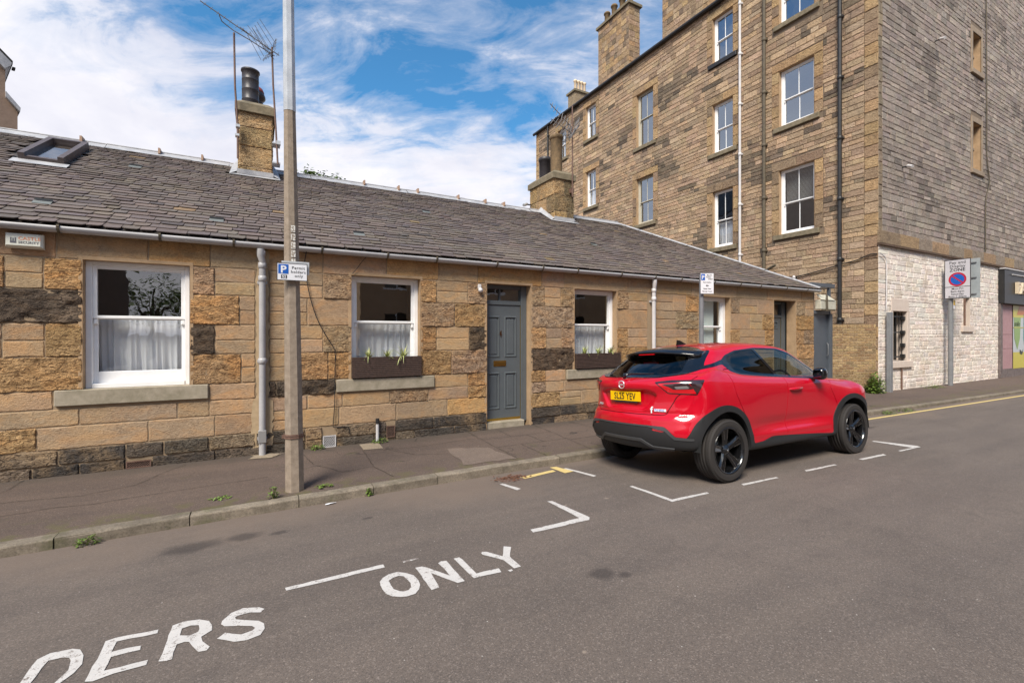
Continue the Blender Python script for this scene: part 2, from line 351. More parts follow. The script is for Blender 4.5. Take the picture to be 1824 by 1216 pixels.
def curtfn(t,b):
    out=t.n['Material Output']; d=t.node('ShaderNodeBsdfDiffuse',i={'Color':(.88,.88,.93,1)}); tl=t.node('ShaderNodeBsdfTranslucent',i={'Color':(.6,.6,.66,1)}); tp=t.node('ShaderNodeBsdfTransparent')
    a=t.node('ShaderNodeMixShader',i={0:.12}); t.l.new(d.outputs[0],a.inputs[1]); t.l.new(tl.outputs[0],a.inputs[2])
    m=t.node('ShaderNodeMixShader',i={0:.05}); t.l.new(a.outputs[0],m.inputs[1]); t.l.new(tp.outputs[0],m.inputs[2]); t.l.new(m.outputs[0],out.inputs[0])
m_curt=pmat('sheer_curtain',fn=curtfn)
def leafmat(name,c1,c2):
    def f(t,b):
        t.l.new(t.mix(t.ramp(t.noise(t.pos(),18,3),[(.3,0.),(.7,1.)]),c1,c2),b.inputs['Base Color']); 
    return pmat(name,rough=.6,fn=f,Subsurface_Weight=0.0)
m_leaf=leafmat('weed_leaf',(.08,.13,.02),(.16,.24,.04)); m_leafy=leafmat('planter_leaf',(.24,.30,.07),(.50,.50,.22)); m_tree=leafmat('tree_leaf',(.07,.12,.02),(.15,.22,.05)); m_moss=leafmat('kerb_moss',(.06,.07,.015),(.12,.13,.03))
m_bark=var('tree_bark',(.05,.04,.03),(.10,.08,.06),9,.9)
# ======================= THE CAR =======================
def _noisebump(sc_,st,d):
    def f(t,b):
        t.l.new(t.bump(t.noise(t.obj(),sc_,4,.6),st,d),b.inputs['Normal'])
    return f
m_paint=pmat('car_paint_red',(.48,.0003,.013),.34,.0,Coat_Weight=1.0,Coat_Roughness=.02,Specular_IOR_Level=.2)
m_gloss=pmat('gloss_black',(.006,.006,.007),.12,Coat_Weight=.6,Coat_Roughness=.03)
m_clad=pmat('textured_black_plastic',(.017,.017,.018),.55,fn=_noisebump(700,.25,.001))
m_dark=pmat('shadow_gap_black',(.008,.008,.008),.8)
def _glassfn(tint,ior=1.5,refl=1.0):
    def f(t,b):
        out=t.n['Material Output']; fr=schlick(t,.05)
        tr=t.node('ShaderNodeBsdfTransparent',i={'Color':(*tint,1)}); gl=t.node('ShaderNodeBsdfGlossy',i={'Roughness':.01,'Color':(1,1,1,1)})
        mx=t.node('ShaderNodeMixShader'); t.l.new(t.math('MULTIPLY',fr,1.0,clamp=True),mx.inputs[0]); t.l.new(tr.outputs[0],mx.inputs[1]); t.l.new(gl.outputs[0],mx.inputs[2]); t.l.new(mx.outputs[0],out.inputs[0])
    return f
m_cglass=pmat('car_side_glass',fn=_glassfn((.62,.68,.66),1.6,1.5))
m_pglass=pmat('car_privacy_glass',fn=_glassfn((.05,.055,.06),1.6,1.7))
m_lensred=pmat('tail_lens_red',(.55,.0,.006),.2,Coat_Weight=1.0,Emission_Color=(1,0,0,1),Emission_Strength=0)
m_lensdark=pmat('tail_lens_smoked',(.03,.012,.014),.1,Coat_Weight=1.0)
m_chrome=pmat('chrome',(.86,.86,.88),.38,.7)
m_silver=pmat('lamp_reflector_grey',(.35,.34,.35),.25,.6)
m_tyre=pmat('tyre_rubber',(.026,.022,.020),.8,fn=_noisebump(60,.2,.002))
m_rim=pmat('gloss_black_alloy',(.008,.008,.009),.22,.2,Coat_Weight=.7)
m_rimcut=pmat('machined_alloy_edge',(.5,.5,.5),.25,1.0)
m_plate=pmat('yellow_plate',(.85,.50,.0),.35)
m_ink=pmat('black_ink',(.01,.01,.012),.5)
m_white=pmat('white_film',(.75,.75,.78),.4)
m_seat=pmat('seat_fabric',(.012,.012,.013),.8)
def sdf_poly(P,poly):
    """signed distance of points P(n,2) to polygon (negative inside)"""
    poly=np.array(poly,float); d=np.full(len(P),1e9); ins=np.zeros(len(P),bool); n=len(poly)
    for i in range(n):
        a=poly[i]; b=poly[(i+1)%n]; e=b-a; w_=P-a
        tt=np.clip((w_@e)/max(e@e,1e-12),0,1); q=w_-tt[:,None]*e; d=np.minimum(d,(q*q).sum(1))
        c1=(a[1]<=P[:,1])&(b[1]>P[:,1])|(b[1]<=P[:,1])&(a[1]>P[:,1])
        if e[1]!=0:
            xi=a[0]+(P[:,1]-a[1])*e[0]/e[1]; ins^=(c1&(P[:,0]<xi))
    d=np.sqrt(d); return np.where(ins,-d,d)
def smooth_poly(pts,k=6,r=None):
    out=[]; n=len(pts)
    for i in range(n):
        p0,p1,p2,p3=[np.array(pts[(i+j-1)%n],float) for j in range(4)]
        for j in range(k):
            u=j/k; out.append(.5*((2*p1)+(-p0+p2)*u+(2*p0-5*p1+4*p2-p3)*u*u+(-p0+3*p1-3*p2+p3)*u**3))
    return out
def round_poly(pts,r,k=4):
    out=[]; n=len(pts)
    for i in range(n):
        a,b,c=[np.array(pts[(i+j-1)%n],float) for j in range(3)]
        u=(a-b); v=(c-b); lu=np.linalg.norm(u); lv=np.linalg.norm(v); rr=min(r,lu*.45,lv*.45)
        p=b+u/lu*rr; q=b+v/lv*rr
        for j in range(k+1):
            s_=j/k; out.append((1-s_)**2*p+2*s_*(1-s_)*b+s_*s_*q)
    return out
# grid of control points, half body.  each level: list of 18 (x,s,z)
SX=[-.28,0,.45,.9,1.35,1.8,2.2,2.636,3.0]
def level(xr,zr,off,rs,zc,c5,side,xs,xf,zf,foff,fs,zfc):
    """xr rear x, zr rear z centre, off list of x offsets for s=rs (5 cols), zc corner z; side: list of (s,z) 9 cols at xs; front 4 cols"""
    L=[]
    for i in range(5):
        u=(rs[i]/max(rs[4],1e-6))**2
        L.append((xr+off[i],rs[i],zr+(zc-zr)*u))
    for x,(s_,z) in zip(xs,side): L.append((x,s_,z))
    for i in range(4):
        u=(fs[i]/max(fs[0],1e-6))**2
        L.append((xf-foff[i],fs[i],zf+(zfc-zf)*u))
    return L
rsA=[0,.25,.5,.69,.81]; offB=[0,.015,.07,.145,.245]; offH=[0,.015,.075,.17,.27]
fsA=[.74,.52,.27,0]; foA=[.27,.09,.02,0]
def sd9(a): return a
LV=[
 # underside edge
 level(-.46,.36,[0,0,.03,.06,.12],[0,.22,.44,.62,.72],.38,0,[(.78,.38),(.78,.36)]+[(.80,.295)]*7,SX,3.22,.22,foA,fsA,.22),
 level(-.655,.375,offB,rsA,.40,0,[(.865,.42),(.875,.38),(.865,.325),(.862,.32),(.862,.32),(.862,.32),(.865,.32),(.875,.36),(.865,.32)],SX,3.40,.26,foA,fsA,.27),
 level(-.705,.47,offB,rsA,.47,0,[(.885,.47),(.895,.47),(.872,.42),(.862,.40),(.86,.40),(.862,.40),(.872,.42),(.892,.47),(.88,.45)],SX,3.45,.42,foA,fsA,.42),
 level(-.715,.60,offB,rsA,.59,0,[(.89,.59),(.90,.60),(.87,.56),(.845,.55),(.838,.55),(.842,.55),(.868,.56),(.897,.60),(.885,.58)],SX,3.47,.58,foA,fsA,.58),
 level(-.675,.725,offH,rsA,.73,0,[(.893,.73),(.905,.735),(.882,.71),(.855,.69),(.845,.69),(.85,.69),(.872,.71),(.90,.735),(.888,.73)],SX,3.47,.72,foA,fsA,.72),
 level(-.645,.86,offH,rsA,.87,0,[(.898,.87),(.905,.88),(.885,.86),(.865,.84),(.857,.84),(.86,.84),(.872,.85),(.895,.86),(.882,.86)],SX,3.44,.86,foA,fsA,.85),
 level(-.645,.97,offH,rsA,.99,0,[(.895,1.0),(.897,1.0),(.88,.98),(.868,.965),(.862,.95),(.862,.945),(.866,.945),(.87,.93),(.85,.92)],SX,3.38,.94,[.33,.11,.03,0],[.70,.5,.26,0],.905),
 level(-.66,1.09,offH,rsA,1.11,0,[(.872,1.12),(.868,1.115),(.862,1.085),(.855,1.055),(.85,1.035),(.848,1.02),(.845,1.01),(.815,.995),(.78,.985)],[-.28,0,.45,.9,1.35,1.8,2.2,2.60,2.92],3.18,.995,[.22,.09,.03,0],[.64,.46,.24,0],.975),
 level(-.60,1.14,[0,.02,.085,.20,.36],[0,.25,.50,.68,.77],1.20,0,[(.80,1.235),(.80,1.205),(.80,1.155),(.80,1.125),(.80,1.10),(.80,1.08),(.79,1.065),(.765,1.04),(.735,1.02)],[-.06,.13,.50,.9,1.33,1.75,2.1,2.48,2.75],2.84,1.04,[.06,.035,.01,0],[.60,.43,.22,0],1.03),
 level(-.525,1.165,[0,.025,.10,.22,.38],[0,.24,.48,.655,.74],1.225,0,[(.765,1.26),(.765,1.225),(.765,1.172),(.765,1.14),(.762,1.115),(.758,1.09),(.748,1.075),(.735,1.066),(.715,1.062)],[0,.17,.52,.88,1.28,1.67,1.98,2.16,2.30],2.60,1.075,[.14,.05,.015,0],[.60,.43,.22,0],1.066),
 level(-.375,1.285,[0,.02,.08,.185,.31],[0,.23,.455,.61,.69],1.315,0,[(.722,1.325),(.722,1.30),(.722,1.275),(.722,1.262),(.72,1.25),(.717,1.24),(.708,1.225),(.695,1.22),(.665,1.225)],[.04,.22,.54,.87,1.22,1.56,1.80,1.94,2.04],2.26,1.25,[.12,.045,.012,0],[.55,.40,.21,0],1.235),
 level(-.20,1.405,[0,.015,.06,.15,.25],[0,.22,.43,.57,.635],1.405,0,[(.662,1.41),(.672,1.41),(.672,1.41),(.672,1.41),(.671,1.41),(.668,1.405),(.66,1.40),(.645,1.395),(.612,1.40)],[.13,.29,.57,.87,1.16,1.42,1.58,1.68,1.75],1.97,1.42,[.11,.04,.012,0],[.51,.37,.2,0],1.41),
 level(-.10,1.462,[0,.01,.05,.12,.21],[0,.21,.41,.54,.595],1.45,0,[(.625,1.462),(.63,1.472),(.632,1.487),(.632,1.497),(.63,1.50),(.625,1.492),(.615,1.482),(.60,1.474),(.575,1.472)],[.17,.32,.58,.87,1.13,1.34,1.47,1.55,1.62],1.80,1.50,[.09,.035,.01,0],[.49,.36,.19,0],1.485),
 level(.02,1.508,[0,.01,.04,.09,.15],[0,.19,.37,.48,.53],1.492,0,[(.55,1.505),(.555,1.518),(.56,1.536),(.56,1.543),(.555,1.541),(.55,1.532),(.54,1.523),(.525,1.515),(.50,1.512)],[.22,.35,.6,.87,1.10,1.27,1.39,1.46,1.52],1.66,1.54,[.07,.03,.008,0],[.43,.32,.17,0],1.525),
 level(.25,1.553,[0,.005,.02,.04,.06],[0,.12,.22,.28,.31],1.545,0,[(.33,1.555),(.33,1.562),(.33,1.573),(.33,1.577),(.33,1.575),(.33,1.57),(.32,1.566),(.3,1.562),(.28,1.56)],[.36,.46,.65,.87,1.05,1.18,1.26,1.32,1.36],1.44,1.567,[.04,.015,.004,0],[.23,.17,.09,0],1.562),
 level(.50,1.582,[0,0,.0,.0,.01],[0,0,0,0,0],1.582,0,[(0,1.583),(0,1.585),(0,1.588),(0,1.59),(0,1.59),(0,1.588),(0,1.587),(0,1.585),(0,1.584)],[.53,.58,.7,.85,.98,1.07,1.13,1.17,1.2],1.24,1.582,[.02,.01,.003,0],[0,0,0,0],1.582),
]
G=np.array(LV)  # (16,18,3)
G[...,0]=np.where(G[...,0]>0,G[...,0]*1.018,G[...,0]-.04*np.clip(-G[...,0]/.5,0,1))
G[0,:,2]=np.maximum(G[0,:,2],.0)
def cr_interp(G,k,axis):
    G=np.moveaxis(G,axis,0); n=len(G)
    A=np.concatenate([2*G[:1]-G[1:2],G,2*G[-1:]-G[-2:-1]])
    out=[]
    for i in range(n-1):
        p0,p1,p2,p3=A[i],A[i+1],A[i+2],A[i+3]
        # centripetal-ish tangents (nonuniform)
        d0=np.maximum(np.linalg.norm(p1-p0,axis=-1,keepdims=True),1e-4)**.5; d1=np.maximum(np.linalg.norm(p2-p1,axis=-1,keepdims=True),1e-4)**.5; d2=np.maximum(np.linalg.norm(p3-p2,axis=-1,keepdims=True),1e-4)**.5
        m1=(p1-p0)/d0-(p2-p0)/(d0+d1)+(p2-p1)/d1; m2=(p2-p1)/d1-(p3-p1)/(d1+d2)+(p3-p2)/d2
        m1=m1*d1; m2=m2*d1
        for j in range(k):
            u=j/k; u2=u*u; u3=u2*u
            out.append((2*u3-3*u2+1)*p1+(u3-2*u2+u)*m1+(-2*u3+3*u2)*p2+(u3-u2)*m2)
    out.append(G[-1]); return np.moveaxis(np.array(out),0,axis)
# mirror ends across s=0 for smooth centre: pad rear / front
pad0=G[:,1:2].copy(); pad0[...,1]*=-1; padn=G[:,-2:-1].copy(); padn[...,1]*=-1
K1,K2=11,12
Gp=np.concatenate([pad0,G,padn],1); D2=cr_interp(Gp,K2,1)[:,K2:-K2]
D=cr_interp(D2,K1,0)
nl,nc,_=D.shape
print('shell',nl,nc)
def rearness(V): # smooth 1 at the tail, 0 from x>-.35
    return np.clip((-.30-V[:,0])/.2,0,1)
V=D.reshape(-1,3).copy()
# shaped features of the tail: plate recess, shoulder line and lower crease of the hatch
def bump01(d,w): return 1/(1+np.exp(np.clip(d/w*4,-40,40)))
pl=smooth_poly([(-.05,.0),(0,0)],1) if 0 else None
half=np.array([V[:,1],V[:,2]]).T
rec=sdf_poly(half,round_poly([(-.5,1.018),(.36,1.018),(.47,.97),(.36,.845),(.30,.80),(-.5,.80)],.05))
V[:,0]+=.038*bump01(rec,.022)*(V[:,0]<-.3)
low=sdf_poly(half,[(-1,.775),(.66,.775),(.70,.735),(-1,.735)])
V[:,0]+=.012*np.exp(-(low/.012)**2)*(V[:,0]<-.3)*0
# bumper ledge (red band stands proud under the hatch)
led=np.exp(-((V[:,2]-.70)/.045)**2); V[:,0]-=.016*led*(V[:,0]<-.35)
# door: concave lower panel, and sharp crease above the sill
door=np.exp(-((V[:,0]-1.35)/.75)**4)
side=(V[:,1]>.78)&(V[:,2]<.95)
V[:,1]-=np.where(side,.018*door*np.exp(-((V[:,2]-.56)/.07)**2),0)
V[:,1]+=np.where(side,.010*door*np.exp(-((V[:,2]-.455)/.03)**2),0)
# crease running down from the lamp's outer corner
def seg_d(P,a,b):
    a=np.array(a);b=np.array(b);e=b-a;t_=np.clip(((P-a)@e)/(e@e),0,1);q=P-a-t_[:,None]*e;return np.hypot(q[:,0],q[:,1])
half=np.array([V[:,1],V[:,2]]).T
cd_=np.minimum(seg_d(half,(.815,.975),(.765,.82)),seg_d(half,(.765,.82),(.66,.728)))
k_=.008*np.exp(-cd_/.028)*(V[:,0]<-.2); V[:,0]-=k_*.8; V[:,1]+=k_*.5
# lower edge of the tailgate tucks in above the bumper ledge
V[:,0]+=.016*np.exp(-((V[:,2]-.765)/.022)**2)*np.clip((-.40-V[:,0])/.1,0,1)
T=[]
for i in range(nl-1):
    for j in range(nc-1):
        a=i*nc+j; b=a+1; c=a+nc; d=c+1
        T.append((a,b,d)); T.append((a,d,c))
T=np.array(T)
# normals (outward for s>0 side)
def vnormals(V,T):
    n=np.cross(V[T[:,1]]-V[T[:,0]],V[T[:,2]]-V[T[:,0]]); N=np.zeros_like(V)
    for k in range(3): np.add.at(N,T[:,k],n)
    return N
Nn=vnormals(V,T)
# force symmetric normal at s=0
Nn[np.abs(V[:,1])<1e-6,1]=0
Nn/=np.maximum(np.linalg.norm(Nn,axis=1,keepdims=True),1e-9)
cm=np.array([1.2,0,.7]); 
if ((V-cm)*Nn).sum(1).mean()<0: Nn=-Nn; T=T[:,::-1]
SH=dict(V=V,N=Nn,T=T,L=np.zeros(len(T),int))
def cut(d,new,frm):
    """split shell triangles along d==0; faces with d<0 and label in frm get label new"""
    V,N,T,L=SH['V'],SH['N'],SH['T'],SH['L']
    d=d.copy(); d[np.abs(d)<4e-4]=-4e-4
    ds=d[T]; isf=np.isin(L,frm); neg=(ds<0).sum(1)
    L2=L.copy(); L2[isf&(neg==3)]=new
    idx=np.where(isf&(neg>0)&(neg<3))[0]
    keep=np.ones(len(T),bool); keep[idx]=False
    nv=[];nn=[];nt=[];nlab=[];cache={};base=len(V)
    def ev(a,b):
        k=(min(a,b),max(a,b))
        if k not in cache:
            t_=d[a]/(d[a]-d[b]); cache[k]=base+len(nv); nv.append(V[a]+(V[b]-V[a])*t_); q=N[a]+(N[b]-N[a])*t_; nn.append(q/np.linalg.norm(q))
        return cache[k]
    for f in idx:
        t_=list(T[f]); s_=[d[i]<0 for i in t_]
        k=[i for i in range(3) if s_.count(s_[i])==1][0]
        a,b,c=t_[k],t_[(k+1)%3],t_[(k+2)%3]; e1=ev(a,b); e2=ev(a,c)
        la=new if s_[k] else L[f]; lb=L[f] if s_[k] else new
        nt+=[(a,e1,e2),(e1,b,c),(e1,c,e2)]; nlab+=[la,lb,lb]
    if nv:
        V=np.concatenate([V,np.array(nv)]); N=np.concatenate([N,np.array(nn)])
    if nt:
        T=np.concatenate([T[keep],np.array(nt)]); L2=np.concatenate([L2[keep],np.array(nlab)])
    SH.update(V=V,N=N,T=T,L=L2)
def fld(kind,poly):
    V=SH['V']
    if kind=='side': return sdf_poly(V[:,[0,2]],poly)
    if kind=='rear': return np.where(V[:,0]<.5,sdf_poly(V[:,[1,2]],poly),1.0)
    if kind=='diag': return np.where(V[:,0]<.5,sdf_poly(np.stack([(V[:,1]+V[:,0])*.70711,V[:,2]],1),poly),1.0)
    if kind=='top': return np.where(V[:,2]>.8,sdf_poly(V[:,[0,1]],poly),1.0)
RED,TRIM,SGL,CLAD,HOLE,RBLK,RGL,LAMP,LRED,LGREY,GAP,SPOIL,WSC,HLAMP,GRILL,LCLR,REFL,DIFF,PGL=range(19)
# --- side windows
WIN=round_poly([(.165,1.325),(.31,1.405),(.53,1.462),(.92,1.493),(1.40,1.480),(1.64,1.425),(2.09,1.205),(2.30,1.055),(1.9,1.068),(.98,1.128),(.45,1.168),(.29,1.215)],.02)
cut(fld('side',WIN)-0,TRIM,[RED])
G1=round_poly([(.365,1.225),(.30,1.36),(.345,1.395),(.54,1.447),(.87,1.474),(1.155,1.138),(.98,1.145),(.47,1.184)],.02)
G2=round_poly([(.915,1.476),(1.39,1.463),(1.63,1.41),(2.05,1.195),(2.22,1.080),(1.90,1.084),(1.225,1.132)],.02)
cut(fld('side',G1),PGL,[TRIM]); cut(fld('side',G2),SGL,[TRIM])
# black strip from side window to the tailgate glass
cut(fld('side',[(.25,1.36),(.14,1.338),(-.10,1.290),(-.45,1.262),(-.45,1.240),(-.18,1.244),(.13,1.292),(.26,1.30)]),TRIM,[RED])
# --- rear glass and its black surround
RB=round_poly([(-1,1.160),(.45,1.163),(.66,1.195),(.725,1.255),(.60,1.47),(-1,1.52)],.03)
d=fld('rear',RB); d=np.where(SH['V'][:,0]<.16,d,.05); cut(d,RBLK,[RED,TRIM])
RG=round_poly([(-1,1.188),(.43,1.19),(.60,1.217),(.535,1.385),(.45,1.415),(-1,1.43)],.04)
cut(fld('rear',RG),RGL,[RBLK])
# --- roof spoiler zone on the roof
d=fld('top',[(-.7,-1),(.18,-1),(.16,.3),(.10,.5),(.06,.60),(-.05,.66),(-.7,.8)]); d=np.where(SH['V'][:,2]>1.40,d,.05); cut(d,SPOIL,[RED,RBLK])
# --- tail lamps
LP=[(-.125,1.118),(.05,1.140),(.405,1.138),(.318,.975),(.02,.992)]
cut(fld('diag',round_poly(LP,.012)),LAMP,[RED])
cut(fld('diag',round_poly([(-.095,1.102),(.235,1.118),(.312,.988),(.020,1.003)],.006)),LRED,[LAMP])
cut(fld('diag',round_poly([(-.055,1.094),(.232,1.112),(.283,1.040),(.075,1.035),(.030,1.062)],.006)),LAMP,[LRED])
cut(fld('diag',round_poly([(.075,1.068),(.215,1.078),(.245,1.048),(.105,1.043)],.006)),LGREY,[LAMP])
# --- windscreen
d=fld('top',[(1.60,-1),(1.58,.50),(1.66,.575),(2.26,.70),(2.53,.56),(2.64,.3),(2.66,-1)]); d=np.where(SH['V'][:,2]>1.06,d,.05); cut(d,WSC,[RED,TRIM])
# --- wheel openings and arch cladding
def circ(cx,cz,r): 
    V=SH['V']; q=np.hypot(V[:,0]-cx,V[:,2]-cz)-r
    return np.where(V[:,1]>.35,q,1.0)
def arcp(cx,cz,rx,rz,a0,a1,n): return [(cx+rx*math.cos(R(a)),cz+rz*math.sin(R(a))) for a in np.linspace(a0,a1,n)]
ARR=[(-.70,.15),(-.62,.44),(-.535,.52)]+arcp(-.03,.385,.515,.462,152,12,22)+[(.490,.375),(.535,.372),(.68,.38),(.86,.418),(.92,.417),(1.25,.40),(1.85,.362),(2.16,.335),(2.19,.345)]+arcp(2.68,.385,.485,.452,172,20,22)+[(3.16,.30),(3.6,.30),(3.6,.15)]
cut(fld('side',ARR),CLAD,[RED])
# bumper: black lower part as seen from behind
BP=[(-1,.638),(.40,.636),(.585,.628),(.63,.60),(.70,.528),(.84,.515),(1.2,.515),(1.2,.1),(-1,.1)]
d=fld('rear',BP); d=np.where(SH['V'][:,0]<-.2,d,.05); cut(d,CLAD,[RED])
for cx in (0,2.684): cut(circ(cx,.355,.418),HOLE,[RED,CLAD])
cut(np.where(SH['V'][:,0]<-.2,sdf_poly(SH['V'][:,[1,2]],[(-1,.485),(.31,.485),(.44,.412),(.67,.408),(.64,.385),(.43,.388),(.30,.455),(-1,.455)]),.05),DIFF,[CLAD])
cut(np.where(SH['V'][:,0]<-.2,sdf_poly(SH['V'][:,[1,2]],[(-1,.636),(.40,.634),(.583,.626),(.628,.598),(.70,.525),(.83,.512),(.83,.490),(.69,.50),(.60,.585),(.40,.618),(-1,.620)]),.05),SPOIL+40,[CLAD])
d=fld('rear',round_poly([(.455,.612),(.565,.603),(.605,.578),(.57,.570),(.455,.584)],.004)); cut(np.where(SH['V'][:,0]<-.3,d,.05),REFL,[CLAD])
# --- front details
V_=SH['V']
d=np.where(V_[:,0]>3.0,sdf_poly(V_[:,[1,2]],round_poly([(-1,.86),(.30,.84),(.34,.62),(.26,.5),(-1,.5)],.04)),1.); cut(d,GRILL,[RED])
V_=SH['V']; d=np.where(V_[:,0]>2.9,sdf_poly(V_[:,[1,2]],[(.50+.105*math.cos(a),.66+.105*math.sin(a)) for a in np.linspace(0,2*math.pi,20)[:-1]]),1.); cut(d,HLAMP,[RED])
V_=SH['V']; d=np.where(V_[:,0]>2.7,sdf_poly(V_[:,[1,2]],[(-1,.42),(.9,.42),(.9,.1),(-1,.1)]),1.); cut(d,CLAD,[RED])
# --- panel gaps
def gap(kind,poly,w=.004,cond=None):
    d=fld(kind,poly)
    d1=d-w
    if cond is not None: d1=np.maximum(d1,cond(SH['V']))
    base=RED
    cut(d1,GAP,[RED])
    d=fld(kind,poly)+w
    if cond is not None: d=np.maximum(d,cond(SH['V']))
    cut(d,RED,[GAP])
gap('side',round_poly([(2.30,1.10),(2.20,.95),(2.33,.70),(2.30,.40),(2.2,.30),(1.17,.30),(1.205,.63),(1.235,.9),(1.26,1.25)],.05))
gap('rear',round_poly([(-1,.748),(.545,.750),(.575,.765),(.682,.975),(.78,1.02),(.80,1.3),(-1,1.6)],.05),cond=lambda V:V[:,0]+.3)
V_=SH['V']
# second door: open line behind the rear door
gap('side',round_poly([(1.205,.30),(1.235,.9),(1.26,1.25),(.16,1.24),(.19,.97),(.27,.82),(.60,.30)],.03),cond=lambda V:np.maximum(V[:,0]-.5,.5-V[:,1]))
gap('top',round_poly([(2.05,-1),(2.10,.735),(2.9,.775),(3.12,.60),(3.20,.3),(3.21,-1)],.05),cond=lambda V:np.maximum(2.2-V[:,0],.93-V[:,2]))
# ---- extract labelled parts
car=empty('car',label='glossy red small crossover car with black wheel arches parked nose away beside the kerb',cat='car')
def part(name,labs,mat,off=0.0,skirt=.010,parent=car,both=True,split=False,sides=(1,-1)):
    if split:
        return [part(name,labs,mat,off,skirt,parent[i] if isinstance(parent,list) else parent,sides=(q,)) for i,q in enumerate((1,-1))]
    V,N,T,L=SH['V'],SH['N'],SH['T'],SH['L']
    F=T[np.isin(L,labs)]
    u,inv=np.unique(F,return_inverse=True); F=inv.reshape(-1,3)
    P=V[u]+N[u]*off; NN=N[u]
    verts=[];faces=[];norms=[]
    for sg in sides:
        Pm=P.copy(); Nm=NN.copy(); Pm[:,1]*=sg; Nm[:,1]*=sg
        b=len(verts)
        # car frame (x,s,z) -> local (x,-s,z)
        verts+= [(p[0],-p[1],p[2]) for p in Pm]; norms+=[(n[0],-n[1],n[2]) for n in Nm]
        FF=F if sg==1 else F[:,::-1]
        FF=FF[:,::-1]
        faces+=[tuple(b+i for i in f) for f in FF]
        # skirt
        if skirt:
            ed={}
            for f in FF:
                for k in range(3):
                    e=(f[k],f[(k+1)%3]); ed[e]=1
            for (a,c) in list(ed):
                if (c,a) in ed: continue
                if abs(Pm[a,1])<1e-5 and abs(Pm[c,1])<1e-5: continue
                q=len(verts)
                for i in (a,c):
                    p=Pm[i]; verts.append((p[0],-p[1],p[2]))
                for i in (c,a):
                    p=Pm[i]-Nm[i]*skirt; verts.append((p[0],-p[1],p[2]))
                e=np.array(verts[q+1])-np.array(verts[q]); dn=np.array(verts[q+2])-np.array(verts[q+1]); nn=np.cross(dn,e); nn=nn/max(np.linalg.norm(nn),1e-9)
                norms+=[tuple(nn)]*4
                faces.append((q+1,q,q+3,q+2))
    me=bpy.data.meshes.new(name); me.from_pydata(verts,[],faces); me.materials.append(mat)
    me.polygons.foreach_set('use_smooth',[True]*len(faces))
    me.normals_split_custom_set_from_vertices(norms); me.update()
    return link(name,me,parent)
body=part('body',[RED],m_paint,0,.012)
part('panel_gap',[GAP],m_dark,-.010,0,body)
part('window_trim',[TRIM],m_gloss,.001,.01)
g1=part('rear_side_window',[PGL],m_pglass,-.003,.0,split=True)
g2=part('front_side_window',[SGL],m_cglass,-.003,.0,split=True)
part('tailgate_surround',[RBLK],m_gloss,.001,.01)
part('rear_window',[RGL],m_pglass,-.002,0)
part('windscreen',[WSC],m_cglass,-.002,0)
part('wheel_arch_cladding',[CLAD],m_clad,.012,.03)
part('rear_diffuser',[DIFF],pmat('satin_grey_plastic',(.05,.05,.052),.42),.026,.02)
part('bumper_lip',[SPOIL+40],MATS['satin_grey_plastic'],.019,.02)
part('rear_reflector',[REFL],m_lensred,.004,.01,split=True)
tl=part('tail_lamp',[LAMP],m_lensdark,.004,.012,split=True)
part('red_lens',[LRED],m_lensred,.006,.012,tl,split=True)
part('clear_lens',[LGREY],m_silver,.005,.012,tl,split=True)
part('roof_edge',[SPOIL],m_gloss,.001,.01)
part('grille',[GRILL],m_clad,-.006,0); part('headlamp',[HLAMP],m_silver,.002,.01,split=True)
def LX(x,s_,z): return Vector((x,-s_,z))
# roof spoiler: a wing with a real trailing edge
mb=MB(); secs=[]
for k in range(25):
    s_=-.615+1.23*k/24; a=abs(s_)/.615
    xt=-.285+.235*a**3.0; zt=1.475-.055*a**2.2; xl=.17-.10*a**2; zl=1.530-.072*a**2.2
    if a>.999: pass
    ze=.010
    secs.append([(xl,s_,zl+.002),( (xl+xt)/2,s_,(zl+zt)/2+.018),(xt,s_,zt),(xt-.004,s_,zt-.012),(xt+.012,s_,zt-.034*(1-.3*a)),(xt+.12,s_,zt-.052*(1-.2*a)),(xl-.05,s_,zl-.06)])
n=len(secs[0]); vs=[LX(*p) for q in secs for p in q]
fs=[[i*n+j,i*n+(j+1)%n,(i+1)*n+(j+1)%n,(i+1)*n+j] for i in range(24) for j in range(n)]+[list(range(n)),list(range(24*n,25*n))[::-1]]
mb.add(vs,fs,smooth=True); mb.build('rear_spoiler',m_gloss,car,fix=True)
mb=MB(); mb.box(-.285,-.262,-.13,.13,1.436,1.447); mb.build('brake_light',m_lensred,car)
# aerial fin
mb=MB(); pr=[(.30,1.575),(.42,1.58),(.47,1.565),(.27,1.565)]
mb.add([LX(.275,.018,1.552),LX(.44,.030,1.562),LX(.44,-.030,1.562),LX(.275,-.018,1.552),LX(.275,0,1.628),LX(.33,.004,1.622),LX(.33,-.004,1.622)],[[0,1,5,4],[3,4,6,2],[1,2,6,5],[4,5,6],[0,4,3]],smooth=False); mb.build('aerial_fin',m_gloss,car,fix=True)
# wiper
mb=MB(); mb.tube([LX(-.64,-.02,1.165),LX(-.62,-.05,1.20),LX(-.59,.06,1.215),LX(-.53,.36,1.212)],[.022,.024,.014,.006],8); mb.build('rear_wiper',m_gloss,car)
